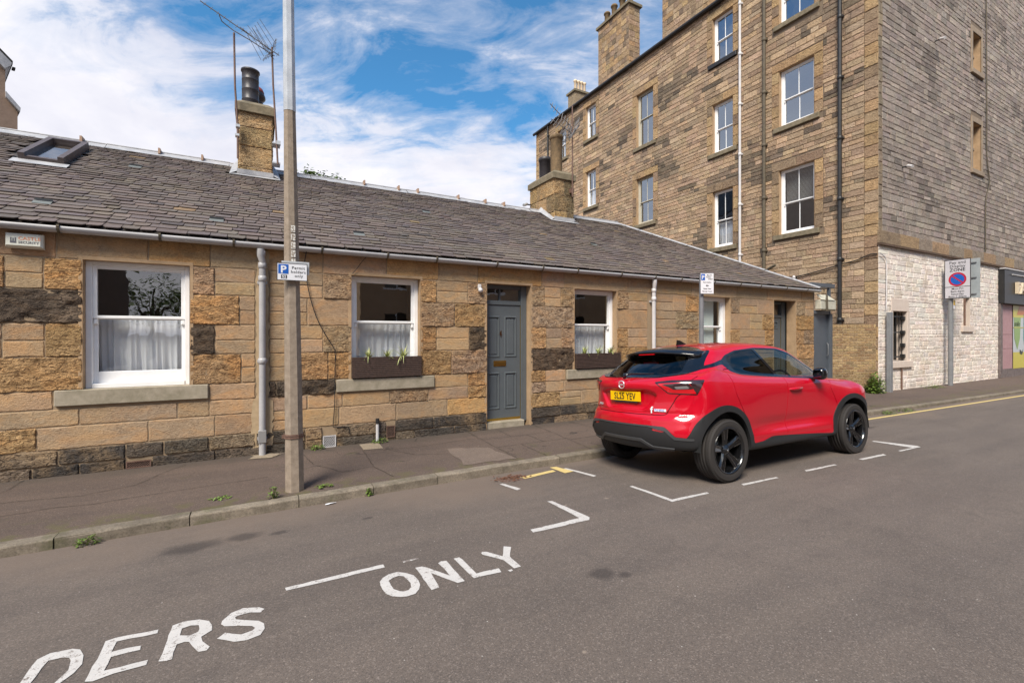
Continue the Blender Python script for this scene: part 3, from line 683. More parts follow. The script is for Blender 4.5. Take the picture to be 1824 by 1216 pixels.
# number plate with characters
Mp=frame_M(LX(-.635,.0,.905),(0,-1,0),(-.10,0,1))   # local x -> toward +s (camera side)... text reads left to right seen from behind
Mp=Matrix.Translation((-.668,0,.945))@Matrix.Rotation(R(-90),4,'Z')@Matrix.Rotation(R(90),4,'X')
mb=MB(); mb.box(-.262,.262,-.057,.057,-.006,.0,M=Mp,bev=.002); pl_=mb.build('number_plate',m_plate,car)
mb=MB(); vs,fs=text_mesh('SL25 YEV',.112,Mp@Matrix.Translation((-.005,-.039,.001)),.001,'CENTER',.80,.0022,1.06); mb.add(vs,fs); mb.build('plate_characters',m_ink,pl_)
mb=MB(); mb.box(-.20,.20,-.075,-.058,-.012,-.002,M=Mp); mb.build('plate_holder',m_clad,car)
# badge
Mb=Matrix.Translation((-.712,0,1.084))@Matrix.Rotation(R(-90),4,'Z')@Matrix.Rotation(R(90),4,'X')
mb=MB(); ring=[]
for a0,a1 in ((12,168),(192,348)):
    pts=[Mb@Vector((.047*math.cos(R(a)),.044*math.sin(R(a)),.002)) for a in np.linspace(a0,a1,18)]; mb.tube(pts,.0058,8)
vs,fs=text_mesh('NISSAN',.022,Mb@Matrix.Translation((0,-.0075,.002)),.003,'CENTER',1.15,.0006); mb.add(vs,fs); mb.build('maker_badge',m_chrome,car)
# lettering low on the left of the tailgate, small sticker low on the right
def on_rear(s_,z): # point & frame on tail surface
    V,N=SH['V'],SH['N']; m=(V[:,0]<-.2)&(np.abs(V[:,1]-abs(s_))<.05)&(np.abs(V[:,2]-z)<.05)
    i=np.where(m)[0]; j=i[np.argmin((V[i,1]-abs(s_))**2+(V[i,2]-z)**2)]; p=V[j].copy(); n_=N[j].copy()
    if s_<0: p[1]*=-1; n_[1]*=-1
    n_=Vector((n_[0],-n_[1],n_[2])); ux=Vector((0,0,1)).cross(n_).normalized(); uy=n_.cross(ux).normalized()
    return frame_M(LX(*p)+n_*.002,ux,uy)
mb=MB(); vs,fs=text_mesh('JUKE',.036,on_rear(-.50,.815)@Matrix.Translation((0,0,.003)),.004,'CENTER',1.5,.0016,1.15); mb.add(vs,fs); mb.build('model_lettering',m_chrome,car)
Ms=on_rear(.50,.80)
mb=MB(); vs,fs=text_mesh('f',.10,Ms@Matrix.Translation((-.105,-.03,0)),.002,'LEFT',1.0,.003); mb.add(vs,fs)
for k,(x,wd) in enumerate([(-.06,.035),(-.022,.03),(.012,.035),(.05,.03)]): mb.box(x,x+wd,-.012,.016,-.001,.001,M=Ms)
st=mb.build('dealer_sticker',m_white,car)
mb=MB(); vs,fs=text_mesh('fiorente',.034,Ms@Matrix.Translation((-.055,-.006,.002)),.001,'LEFT',1.0,.0004); mb.add(vs,fs); mb.build('sticker_script',pmat('sticker_blue',(.05,.12,.5),.5),st)
# door handle & mirror
def on_side(x,z):
    V,N=SH['V'],SH['N']; i=np.where((np.abs(V[:,0]-x)<.06)&(np.abs(V[:,2]-z)<.05)&(V[:,1]>.4))[0]; j=i[np.argmin((V[i,0]-x)**2+(V[i,2]-z)**2)]; return V[j]
for sg in (1,-1):
    p=on_side(1.38,.965)
    mb=MB(); mb.tube([LX(1.27,sg*(p[1]-.01),.958),LX(1.30,sg*(p[1]+.024),.960),LX(1.40,sg*(p[1]+.030),.963),LX(1.50,sg*(p[1]+.022),.966),LX(1.53,sg*(p[1]-.01),.967)],[.012,.017,.019,.017,.012],10); mb.build('door_handle',m_paint,car)
    mb=MB(); o_=LX(1.855,sg*.93,1.135)
    prof=[]
    for iu in range(13):
        for iv in range(16):
            a=-math.pi/2+math.pi*iu/12; b_=2*math.pi*iv/16
            ex=.75; sgn=lambda q:math.copysign(abs(q)**ex,q)
            prof.append(o_+Vector((.072*sgn(math.cos(a))*sgn(math.cos(b_))*(1.0),.078*sgn(math.sin(a))*-sg*-1,.082*sgn(math.cos(a))*sgn(math.sin(b_)))))
    mb.add(prof,[[i*16+j,i*16+(j+1)%16,(i+1)*16+(j+1)%16,(i+1)*16+j] for i in range(12) for j in range(16)],smooth=True)
    mb.box(1.84,1.95,min(-sg*.78,-sg*.90),max(-sg*.78,-sg*.90),1.06,1.085)
    mi_=mb.build('door_mirror',m_gloss,car,fix=True)
    mb=MB(); mb.box(1.785,1.789,min(-sg*.88,-sg*.98),max(-sg*.88,-sg*.98),1.09,1.18); mb.build('mirror_glass',pmat('dark_mirror',(.12,.12,.13),.05,1.0),mi_)
# underbody and wheel wells, cabin
mb=MB(); mb.box(-.20,3.2,-.46,.46,.29,.37); 
for cx in (0,2.684):
    for sg in (1,-1):
        for k in range(14):
            a0=R(-5+185*k/14); a1=R(-5+185*(k+1)/14); r=.43
            mb.add([LX(cx+r*math.cos(a0),sg*.88,.36+r*math.sin(a0)),LX(cx+r*math.cos(a1),sg*.88,.36+r*math.sin(a1)),LX(cx+r*math.cos(a1),sg*.5,.36+r*math.sin(a1)),LX(cx+r*math.cos(a0),sg*.5,.36+r*math.sin(a0))],[[0,1,2,3]])
        mb.add([LX(cx-.38,sg*.5,.36),LX(cx+.40,sg*.5,.31),LX(cx+.40,sg*.5,.8),LX(cx-.38,sg*.5,.8)],[[0,1,2,3]])
mb.build('underbody',m_dark,car)
mb=MB()
mb.box(-.45,2.2,-.74,.74,.55,.80)
for s0 in (-.38,.38):
    mb.box(.95,1.10,s0-.24,s0+.24,.8,1.22,bev=.04); mb.box(.96,1.07,s0-.12,s0+.12,1.22,1.40,bev=.03); mb.box(1.0,1.5,s0-.24,s0+.24,.75,.92,bev=.03)
mb.box(.02,.14,-.62,.62,.8,1.16,bev=.04)
for s0 in (-.40,.40): mb.box(.03,.12,s0-.12,s0+.12,1.16,1.30,bev=.03)
mb.box(2.05,2.5,-.68,.68,.8,1.03,bev=.05)
mb.tube([LX(1.86,.38+.18*math.cos(a),1.0+.18*math.sin(a)) for a in np.linspace(0,2*math.pi,20)],.014,6)
mb.build('interior',m_seat,car)
# wheels
def wheel(cx,sg):
    Mw=Matrix.Translation((cx,-sg*.800,.345))@Matrix.Rotation(R(90) if sg>0 else R(-90),4,'X')   # local +z = outward
    w0=bpy.data.objects.new('wheel',None); col.objects.link(w0); w0.parent=car; w0.location=Mw.to_translation(); w0.rotation_euler=Mw.to_euler(); w0.empty_display_size=.1
    W=.1125; prof=[(.245,-W*.85),(.262,-W*.98),(.30,-W*1.04),(.325,-W*.98),(.338,-W*.82)]
    gx=[-.062,-.028,.012,.05]
    z=-W*.70
    for g in gx: prof+= [(.3445,g-.006),(.336,g-.005),(.336,g+.005),(.3445,g+.006)]
    prof+=[(.343,W*.70),(.338,W*.82),(.325,W*.98),(.315,W*1.03),(.312,W*1.015),(.30,W*1.04),(.285,W*1.05),(.262,W*1.0),(.252,W*.97),(.245,W*.85)]
    mb=MB(); mb.lathe(prof,72)
    for k in range(90):   # tread blocks on the shoulder
        a=2*math.pi*k/90; 
        for sgn in (1,-1):
            M_=Matrix.Rotation(a,4,'Z'); mb.box(.333,.3445,-.0016,.0016,min(sgn*.062,sgn*.100),max(sgn*.062,sgn*.100),M=M_)
    mb.build('tyre',m_tyre,w0)
    mb=MB(); mb.lathe([(.256,W*.93),(.258,W*1.0),(.250,W*1.02),(.240,W*.98),(.232,W*.7),(.225,.0),(.225,-W*.9)],64)
    # five tapered spokes with a raised spine
    for k in range(5):
        a=R(90+72*k+6); M_=Matrix.Rotation(a,4,'Z')
        sec=[(.045,.042,.040,.070),(.10,.038,.034,.078),(.17,.046,.03,.086),(.225,.060,.02,.094),(.243,.066,.015,.094)]
        vs=[]
        for r,hw,_,zt in sec: vs+=[(r,-hw,zt-.020),(r,-hw*.55,zt-.002),(r,0,zt-.012),(r,hw*.55,zt-.002),(r,hw,zt-.020),(r,hw*.8,zt-.055),(r,-hw*.8,zt-.055)]
        vs=[M_@Vector(v) for v in vs]
        mb.add(vs,[[i*7+j,i*7+(j+1)%7,(i+1)*7+(j+1)%7,(i+1)*7+j] for i in range(4) for j in range(7)],smooth=False)
    mb.lathe([(0,.088),(.028,.088),(.032,.082),(.055,.070),(.075,.045),(.08,.0)],30)
    rim=mb.build('rim',m_rim,w0,fix=True)
    mb=MB()
    for k in range(5):
        a=R(90+72*k+6); M_=Matrix.Rotation(a,4,'Z')
        for sg_ in (-1,1):
            r0,r1=.12,.236; 
            mb.add([M_@Vector(v) for v in [(r0,sg_*.026,.0795),(r0,sg_*.0225,.0795),(r1,sg_*.0345,.0935),(r1,sg_*.039,.0935)]],[[0,1,2,3]])
        mb.add([M_@Vector(v) for v in [(.2355,-.034,.0935),(.239,-.034,.0937),(.239,.034,.0937),(.2355,.034,.0935)]],[[0,1,2,3]])
    mb.lathe([(.0,.0895),(.014,.0895),(.014,.088)],16); mb.build('rim_highlight',m_rimcut,rim)
    mb=MB(); mb.lathe([(0,.0),(.15,.0),(.15,-.02),(0,-.02)],32); mb.build('brake_disc',pmat('brake_disc_steel',(.12,.11,.10),.4,.8),w0)
    mb=MB(); mb.lathe([(0,-.06),(.235,-.06)],24); mb.build('wheel_backing',m_dark,w0)
for cx in (0,2.684):
    for sg in (1,-1): wheel(cx,sg)
car.rotation_euler=(R(-3.9),R(.35),0); car.location=(4.585,4.235,-.055)
# ======================= GROUND =======================
mb=MB(); mb.add([(-1500,-1500,-.5),(1500,-1500,-.5),(1500,1500,-.5),(-1500,1500,-.5)],[[0,1,2,3]]); tag(mb.build('ground',m_pave),kind='structure')
XS=[-300,-120,-60,-30,-20]+[x*1.0 for x in range(-14,32)]+[36,44,60,90,140,300]
def strip(name,rows,mat,**k):
    vs=[];m=len(rows)
    for x in XS:
        for fy,fz in rows: y=fy(x); vs.append((x,y,fz(x,y)))
    mb=MB(); mb.add(vs,[[i*m+j,(i+1)*m+j,(i+1)*m+j+1,i*m+j+1] for i in range(len(XS)-1) for j in range(m-1)],smooth=True)
    return tag(mb.build(name,mat),kind='structure')
rows=[]
for q in range(25):
    rows.append((lambda x,q=q:-6.8+(kerbY(x)+.005+6.8)*q/24,lambda x,y:roadz(y)))
strip('road',rows,m_road)
strip('pavement',[(lambda x,q=q:kerbY(x)+.125+(7.30-kerbY(x)-.125)*q/4,lambda x,y:pavz(x,y)-.002) for q in range(5)],m_pave)
strip('opposite_pavement',[(lambda x:-9.2,lambda x,y:-.02),(lambda x:-6.8,lambda x,y:-.05),(lambda x:-6.8,lambda x,y:-.2)],m_pave)
# kerb: separate stones with open joints, in one row
mb=MB(); x=-40.; r_=random.Random(3)
while x<70:
    L=r_.choice([.9,.92,.88,1.1,.75]) ; x1=x+L-.008; g=r_.uniform(.82,1.12); dz=r_.uniform(-.004,.004); dy=r_.uniform(-.006,.006)
    n=3; prof=[(0,-.22),(0.0,-.016),(.004,-.006),(.014,.0),(.125,.002),(.13,-.1)]
    vs=[]
    for i in range(n+1):
        xx=x+(x1-x)*i/n
        for py,pz in prof: vs.append((xx,kerbY(xx)+py+dy+r_.uniform(-.0025,.0025),-.035+pz+dz+r_.uniform(-.0025,.0025)))
    m=len(prof); fs=[[i*m+j,(i+1)*m+j,(i+1)*m+j+1,i*m+j+1] for i in range(n) for j in range(m-1)]+[[j for j in range(m)][::-1],[n*m+j for j in range(m)]]
    mb.add(vs,fs,c=(g,g*.99,g*.96)); x+=L
tag(mb.build('kerb',m_kerb,attr=True),kind='structure')
# patches and cracks of the footway
def onpav(P,dz): return [(x,y,pavz(x,y)+dz) for x,y in P]
def ragged(P,a,n=6,r=random.Random(5)):
    out=[]
    for i in range(len(P)):
        p=Vector(P[i]);q=Vector(P[(i+1)%len(P)])
        for k in range(n): v=p.lerp(q,k/n); out.append((v.x+r.uniform(-a,a),v.y+r.uniform(-a,a)))
    return out
mb=MB(); mb.add(onpav(ragged([(2.40,6.34),(2.97,6.16),(3.05,5.47),(2.32,5.47)],.03),.003),[list(range(24))]); tag(mb.build('pavement_patch',m_patch),kind='structure')
mb=MB(); mb.add(onpav([(1.325,7.17),(1.32,6.82),(1.59,6.79),(1.605,7.175)],.004),[[0,1,2,3]]); tag(mb.build('pavement_slab',m_flag),kind='structure')
mb=MB(); r_=random.Random(11)
def crack(pts,w=.004,amp=.009):
    P=[]
    for a,b in zip(pts,pts[1:]):
        a=Vector(a);b=Vector(b);n=max(2,int((b-a).length/.07))
        for k in range(n): v=a.lerp(b,k/n); P.append(Vector((v.x+r_.uniform(-amp,amp),v.y+r_.uniform(-amp,amp))))
    P.append(Vector(pts[-1]))
    for i in range(len(P)-1):
        d=(P[i+1]-P[i]).normalized(); nn=Vector((-d.y,d.x)); w0=w*r_.uniform(.4,1.3); w1=w*r_.uniform(.4,1.3)
        mb.add(onpav([P[i]-nn*w0,P[i+1]-nn*w1,P[i+1]+nn*w1,P[i]+nn*w0],.0045),[[0,1,2,3]])
for c_ in [[(3.10,7.18),(3.08,6.37),(3.07,5.45)],[(1.31,6.8),(1.275,5.97),(1.4,5.45)],[(4.38,7.2),(4.37,6.58),(4.28,5.4)],[(-2.5,5.92),(-2.06,5.94),(-1.74,6.0),(-1.44,5.95),(-.6,6.05),(.1,6.1)],[(-2.55,6.5),(-2.33,6.8),(-2.31,7.2)],[(1.39,6.71),(2.19,6.65),(3.08,6.76)],
 [(3.1,6.1),(3.93,6.1),(4.35,6.1)],[(3.1,6.62),(3.7,6.6),(4.37,6.62)],[(4.35,6.0),(5.4,6.05)],[(3.62,7.2),(3.6,6.62)],[(3.9,6.6),(3.9,6.1)],[(3.5,6.1),(3.5,5.4)],[(-1.19,6.45),(-.95,6.9),(-.8,7.1)],[(.5,7.2),(.62,6.4),(.9,5.9),(1.27,5.97)],[(5.2,7.2),(5.25,5.4)],[(1.6,6.75),(1.9,6.25),(2.35,6.1)],[(-1.19,6.45),(-1.6,6.3),(-2.3,6.4)]]: crack(c_,.0035)
tag(mb.build('pavement_cracks',pmat('crack_dirt',(.035,.028,.02),.95)),kind='structure')
# painted markings
MK={
'O_out':[(0.704,3.09),(0.73,3.135),(0.778,3.164),(0.836,3.165),(0.888,3.123),(0.918,3.06),(0.926,2.983),(0.92,2.916),(0.898,2.863),(0.857,2.827),(0.811,2.819),(0.768,2.834),(0.729,2.867),(0.703,2.917),(0.694,2.982),(0.696,3.044)],
'O_in':[(0.758,3.07),(0.788,3.101),(0.831,3.107),(0.856,3.082),(0.869,3.028),(0.87,2.969),(0.858,2.919),(0.836,2.888),(0.806,2.885),(0.782,2.905),(0.759,2.949),(0.751,3.012)],
'N':[(0.958,3.16),(1.012,3.16),(1.13,2.934),(1.127,3.151),(1.153,3.167),(1.188,3.151),(1.185,2.811),(1.136,2.812),(1.031,3.03),(1.017,2.819),(0.959,2.816),(0.963,3.033)],
'L':[(1.242,3.156),(1.293,3.161),(1.296,2.868),(1.461,2.86),(1.455,2.805),(1.256,2.817)],
'Y':[(1.454,3.138),(1.477,3.156),(1.499,3.136),(1.569,3.009),(1.654,3.154),(1.696,3.118),(1.611,2.975),(1.607,2.806),(1.553,2.806),(1.545,2.951),(1.453,3.106)],
'D_out':[(-0.94,2.699),(-1.017,2.889),(-0.972,2.991),(-0.972,3.181),(-0.929,3.211),(-0.844,3.2),(-0.804,3.172),(-0.773,3.105),(-0.759,3.017),(-0.772,2.95),(-0.813,2.879),(-0.878,2.81)],
'D_in':[(-0.951,2.851),(-0.927,2.966),(-0.919,3.137),(-0.868,3.136),(-0.833,3.113),(-0.816,3.076),(-0.806,2.994),(-0.826,2.907),(-0.876,2.85)],
'E':[(-0.706,2.85),(-0.708,3.198),(-0.665,3.203),(-0.481,3.18),(-0.483,3.139),(-0.657,3.164),(-0.658,3.066),(-0.537,3.052),(-0.535,3.008),(-0.649,3.013),(-0.648,2.9),(-0.478,2.889),(-0.48,2.849),(-0.603,2.852),(-0.677,2.833)],
'R_out':[(-0.43,2.846),(-0.424,2.986),(-0.421,3.189),(-0.366,3.202),(-0.291,3.177),(-0.247,3.137),(-0.223,3.075),(-0.224,3.023),(-0.266,2.98),(-0.255,2.932),(-0.219,2.856),(-0.23,2.831),(-0.266,2.837),(-0.3,2.915),(-0.321,2.959),(-0.34,2.974),(-0.375,2.965),(-0.377,2.835),(-0.399,2.832)],
'R_in':[(-0.368,3.052),(-0.371,3.126),(-0.33,3.135),(-0.292,3.113),(-0.281,3.073),(-0.289,3.042),(-0.325,3.027)],
'S':[(0.033,3.112),(0.01,3.081),(-0.045,3.113),(-0.099,3.112),(-0.119,3.101),(-0.113,3.076),(-0.059,3.036),(0.002,2.991),(0.032,2.948),(0.033,2.889),(0.009,2.84),(-0.055,2.824),(-0.112,2.842),(-0.191,2.918),(-0.179,2.931),(-0.156,2.954),(-0.122,2.924),(-0.078,2.891),(-0.027,2.901),(-0.017,2.926),(-0.028,2.954),(-0.088,2.993),(-0.163,3.028),(-0.179,3.06),(-0.178,3.097),(-0.14,3.164),(-0.078,3.188),(0.002,3.155)],
'line1':[(0.154,3.327),(0.782,3.337),(0.777,3.28),(0.156,3.281)],
'line1f':[(0.913,3.309),(1.021,3.311),(1.026,3.287),(0.911,3.282)],
'bay1':[(2.533,3.891),(2.58,3.881),(2.603,3.31),(2.556,3.257),(1.991,3.27),(2.002,3.334),(2.514,3.341)],
'bay2':[(3.566,3.833),(3.614,3.84),(3.598,3.27),(4.079,3.246),(4.064,3.204),(3.544,3.22)],
'dash1':[(4.633,3.242),(5.206,3.21),(5.198,3.173),(4.608,3.195)],
'dash2':[(5.77,3.203),(6.347,3.172),(6.351,3.135),(5.729,3.157)],
'dash3':[(6.904,3.149),(7.486,3.121),(7.443,3.068),(6.897,3.098)],
'bay3':[(8.332,3.621),(8.411,3.632),(8.468,3.113),(8.421,3.05),(7.866,3.068),(7.876,3.104),(8.268,3.091)],
'dashL':[(2.446,4.765),(2.495,4.775),(2.547,4.445),(2.483,4.42)],
'white2':[(3.497,4.983),(3.539,4.993),(3.58,4.421),(3.518,4.398)],
'yel_bar':[(2.803,4.92),(3.337,5.007),(3.324,4.911),(2.815,4.818)],
'yel_T':[(3.386,5.147),(3.484,5.133),(3.491,4.755),(3.349,4.749)],
'yellow':[(11.147,4.945),(18.956,4.539),(18.018,4.315),(10.671,4.734)],
}
def flat(mb,P,dz=.0032): mb.add([(x,y,roadz(y)+dz) for x,y in P],[list(range(len(P)))])
def ring(mb,A,B,dz=.0032):
    from mathutils.geometry import tessellate_polygon
    a=[Vector((x,y,0)) for x,y in A]; b=[Vector((x,y,0)) for x,y in B]; allp=a+b
    mb.add([(v.x,v.y,roadz(v.y)+dz) for v in allp],[list(t_) for t_ in tessellate_polygon([a,b])])
def rough(P,a=.004,seed=1,step=.05):
    r=random.Random(seed); out=[]
    for i in range(len(P)):
        p=Vector(P[i]);q=Vector(P[(i+1)%len(P)]); n=max(1,int((q-p).length/step))
        for k in range(n): v=p.lerp(q,k/n); out.append((v.x+r.uniform(-a,a),v.y+r.uniform(-a,a)))
    return out
mb=MB(); ring(mb,rough(MK['O_out'],.003),rough(MK['O_in'],.003)); 
for k in 'NLY': flat(mb,rough(MK[k],.004,2))
flat(mb,[(1.50,2.80),(1.53,2.80),(1.53,2.78),(1.505,2.775)])
tag(mb.build('road_lettering',m_lineW),'white painted word ONLY lettered on the road surface','road marking')
mb=MB(); ring(mb,rough(MK['D_out'],.003),rough(MK['D_in'],.003)); flat(mb,rough(MK['E'],.004,4)); ring(mb,rough(MK['R_out'],.003),rough(MK['R_in'],.003)); flat(mb,rough(MK['S'],.003,5))
tag(mb.build('road_lettering',m_lineW),'white painted letters DERS on the road cut by the photo corner','road marking')
for nm,keys,mt,lab in [
 ('bay_line',['line1'],m_lineW,'straight white bay line painted left of the word ONLY'),
 ('bay_corner',['bay1'],m_lineW,'thick white angled bay corner painted just beyond the word ONLY'),
 ('bay_corner',['bay2'],m_lineW,'white angled bay corner painted behind the rear wheel of the red car'),
 ('bay_dash',['dash1'],m_lineW,'short white dash beside the rear wheel of the red car'),
 ('bay_dash',['dash2'],m_lineW,'short white dash beside the middle of the red car'),
 ('bay_dash',['dash3'],m_lineW,'short white dash beside the front wheel of the red car'),
 ('bay_corner',['bay3'],m_lineW,'thin white angled bay corner painted ahead of the red car'),
 ('bay_dash',['dashL'],m_lineW,'short white dash beside the leaf-filled road drain'),
 ('bay_dash',['white2'],m_lineW,'thin white dash touching the yellow T mark by the kerb'),
 ('kerbside_line',['yel_bar','yel_T'],m_lineY,'short faded yellow line ending in a T by the kerb')]:
    mb=MB()
    for q,k in enumerate(keys): flat(mb,rough(MK[k],.0035,3),.0032+.003*q)
    if nm=='bay_line': flat(mb,MK['line1f'],.0032); mb.m[-1]=1
    tag(mb.build(nm,[mt,m_lineF]),lab,'road marking')
mb=MB()
xs=np.arange(10.2,60,.8)
for a,b in zip(xs,xs[1:]):
    mb.add([(x,kerbY(x)-o,roadz(kerbY(x)-o)+.005) for x,o in ((a,.36),(b,.36),(b,.26),(a,.26))],[[0,1,2,3]])
tag(mb.build('kerbside_line',m_lineY),'long yellow line running along the kerb beyond the red car','road marking')
# drain cover with leaves
mb=MB(); x0,x1,y0,y1=2.54,2.86,4.80,5.02
mb.box(x0,x1,y0,y0+.02,-.145,roadz(4.9)+.008); mb.box(x0,x1,y1-.02,y1,-.16,roadz(4.9)+.002)
for k in range(9): xx=x0+(x1-x0)*k/8; mb.box(xx-.008,xx+.008,y0,y1,-.15,roadz(4.9)+.006)
dr=tag(mb.build('road_drain',m_rust),'rusty gully grate filled with leaves in the gutter','drain')
mb=MB(); r_=random.Random(2)
for k in range(60):
    x=r_.gauss(2.70,.10); y=r_.gauss(4.93,.07); z=roadz(y)+r_.uniform(.006,.022); a=r_.uniform(0,6.28); s_=r_.uniform(.012,.035)
    if y>5.18: continue
    M_=Matrix.Translation((x,y,z))@Matrix.Rotation(a,4,'Z')@Matrix.Rotation(r_.uniform(-.5,.5),4,'X')
    mb.add([M_@Vector(v) for v in [(-s_,0,0),(0,-s_*.4,.002),(s_,0,0),(0,s_*.4,.003)]],[[0,1,2,3]])
mb.build('fallen_leaves',pmat('dead_leaf',(.12,.05,.025),.8),dr)
# litter
# ======================= COTTAGE TERRACE =======================
FY=7.25
ORG=[(.51,.295,.13),(.48,.285,.135),(.54,.325,.155),(.45,.265,.12)]
TAN=[(.43,.285,.16),(.405,.275,.165),(.455,.305,.18),(.375,.26,.165),(.42,.29,.18)]
PAL=[(.44,.28,.175),(.42,.29,.19),(.47,.31,.19)]
SOT=[(.085,.06,.042),(.12,.08,.05),(.07,.052,.04)]
PLN=[(.085,.070,.058),(.12,.095,.073),(.065,.055,.048),(.18,.135,.095),(.24,.175,.115),(.10,.08,.065)]
def jit(c,r,a=.10):
    k=1+r.uniform(-a,a); return tuple(v*k*(1+r.uniform(-.03,.03)) for v in c)
def block(mb,O,ux,uz,nn,x0,x1,z0,z1,col_,amp=.005,proud=.008,cell=.06,ch=.010,seed=0,gap=.004,rough_=1.0):
    """one stone: chamfered, uneven face.  O + ux*x + uz*z, outward nn"""
    r=random.Random(seed); x0+=gap;x1-=gap;z0+=gap;z1-=gap
    if x1-x0<.02 or z1-z0<.02: return
    w=x1-x0;h=z1-z0; nx=max(1,int(round((w-2*ch)/cell))); nz=max(1,int(round((h-2*ch)/cell)))
    xs=[0]+[ch+(w-2*ch)*i/nx for i in range(nx+1)]+[w]; zs=[0]+[ch+(h-2*ch)*i/nz for i in range(nz+1)]+[h]
    off=Vector((r.uniform(0,99),r.uniform(0,99),0)); pr=proud*r.uniform(.5,1.3); tx=r.uniform(-.004,.004); tz=r.uniform(-.004,.004)
    vs=[]
    for i,a in enumerate(xs):
        for j,b in enumerate(zs):
            edge=i in(0,len(xs)-1) or j in(0,len(zs)-1)
            if edge: d=-.011
            else:
                q=Vector((a*7,b*13,0))+off
                nv=noise.noise(q)*.6+noise.noise(q*2.3)*.4
                d=pr+tx*(a/w-.5)+tz*(b/h-.5)+amp*nv*2
            ja=r.uniform(-.004,.004)*rough_ if edge else r.uniform(-.006,.006)*rough_; jb=r.uniform(-.004,.004)*rough_ if edge else r.uniform(-.006,.006)*rough_
            vs.append(O+ux*(x0+a+ja)+uz*(z0+b+jb)+nn*d)
    m=len(zs); fl=ux.cross(uz).dot(nn)>0
    fi=[];fe=[]
    for i in range(len(xs)-1):
        for j in range(m-1):
            q=[i*m+j,(i+1)*m+j,(i+1)*m+j+1,i*m+j+1]; q=q if fl else q[::-1]
            (fi if 0<i<len(xs)-2 and 0<j<m-2 else fe).append(q)
    # face and arrises are separate islands so that the face shades flat and the edge stays crisp
    for F_,sm in ((fi,True),(fe,False)):
        used=sorted({k for q in F_ for k in q}); mp={k:n_ for n_,k in enumerate(used)}
        mb.add([vs[k] for k in used],[[mp[k] for k in q] for q in F_],c=col_,smooth=sm)
def fill_course(mb,fr,x0,x1,z0,z1,pal,r,wmin=.22,wmax=.6,split=.5,amp=.004,openings=(),**k):
    """random run of stones, cut by openings (x0,x1,z0,z1)"""
    x=x0
    while x<x1-1e-3:
        w=r.uniform(wmin,wmax); 
        if x1-(x+w)<wmin*.6: w=x1-x
        xe=x+w; blocked=False
        for a,b,c,d in openings:
            if z1>c+.01 and z0<d-.01 and xe>a+1e-4 and x<b-1e-4:
                if x<a-.03: xe=a
                else: x=b; blocked=True
                break
        if blocked: continue
        if r.random()<split and z1-z0>.26:
            zm=z0+(z1-z0)*r.uniform(.42,.58); parts=[(z0,zm),(zm,z1)]
        else: parts=[(z0,z1)]
        for c,d in parts: block(mb,*fr,x,xe,c,d,jit(r.choice(pal),r,.14),amp=amp,seed=r.randrange(10**6),**k)
        x=xe
FR=(Vector((0,FY,0)),Vector((1,0,0)),Vector((0,0,1)),Vector((0,-1,0)))
WIN_=[(-1.817,-.776,.99,2.525),(1.226,2.285,.975,2.53),(5.336,6.39,.975,2.525),(8.83,9.93,.975,2.53)]
DOOR_=[(3.471,4.354,-.05,2.53),(11.66,12.63,-.05,2.545)]
OP=WIN_+DOOR_
XL,XR=-9.0,13.5
terr=empty('cottage_terrace',(0,FY,0),label='row of low sandstone cottages with slate roof behind the pavement',cat='cottages')
def T0(o): o.location=(0,-FY,0); return o   # parts are written in world coordinates
mb=MB(); r_=random.Random(21)
S_=lambda x0,x1,z0,z1,pal,kind='f': block(mb,*FR,x0,x1,z0,z1,(*jit(r_.choice(pal),r_,.09),{'f':.12,'q':1.,'d':1.,'p':.3}[kind]),amp={'f':.0035,'q':.015,'d':.022,'p':.006}[kind],proud={'f':.002,'q':.012,'d':.014,'p':.005}[kind],cell=.055 if kind!='q' and kind!='d' else .028,seed=r_.randrange(10**6))
zA=(2.16,2.525);zB=(1.77,2.16);zC=(1.38,1.77);zD=(.985,1.38)
def course(zr,items):
    for it in items:
        x0,x1,t_=it[:3]; z0,z1=zr
        if t_=='s':   # split smooth infill
            zm=z0+(z1-z0)*r_.uniform(.46,.54); S_(x0,x1,z0,zm,TAN); S_(x0,x1,zm,z1,TAN)
        elif t_=='S': 
            xm=x0+(x1-x0)*r_.uniform(.4,.6); zm=z0+(z1-z0)*.5; S_(x0,xm,z0,zm,TAN);S_(xm,x1,z0,zm,TAN); S_(x0,x1,zm,z1,TAN)
        elif t_=='o': S_(x0,x1,z0,z1,ORG,'q')
        elif t_=='t': S_(x0,x1,z0,z1,PAL+TAN,'q')
        elif t_=='k': S_(x0,x1,z0,z1,SOT,'d')
        elif t_=='f': S_(x0,x1,z0,z1,PAL+TAN,'f')
        elif t_=='m': S_(x0,x1,z0,z1,ORG,'p')
e=.055 # dressed arris beside the openings is a smooth margin built below
course(zA,[(-2.62,-2.48,'o'),(-2.48,-2.16,'s'),(-2.16,-1.817,'o'),(-.776,-.50,'t'),(-.50,-.03,'s'),(.13,.50,'S'),(.50,.83,'s'),(.83,1.226,'t'),(2.285,2.56,'o'),(2.56,3.12,'s'),(3.12,3.471,'t'),(4.354,4.66,'t'),(4.66,5.02,'s'),(5.02,5.336,'t'),(6.39,6.72,'t'),(6.72,7.25,'s'),(7.45,8.0,'s'),(8.0,8.42,'f'),(8.42,8.83,'o'),(9.93,10.3,'t'),(10.3,11.0,'s'),(11.0,11.66,'f'),(12.63,13.1,'t'),(13.1,13.49,'s')])
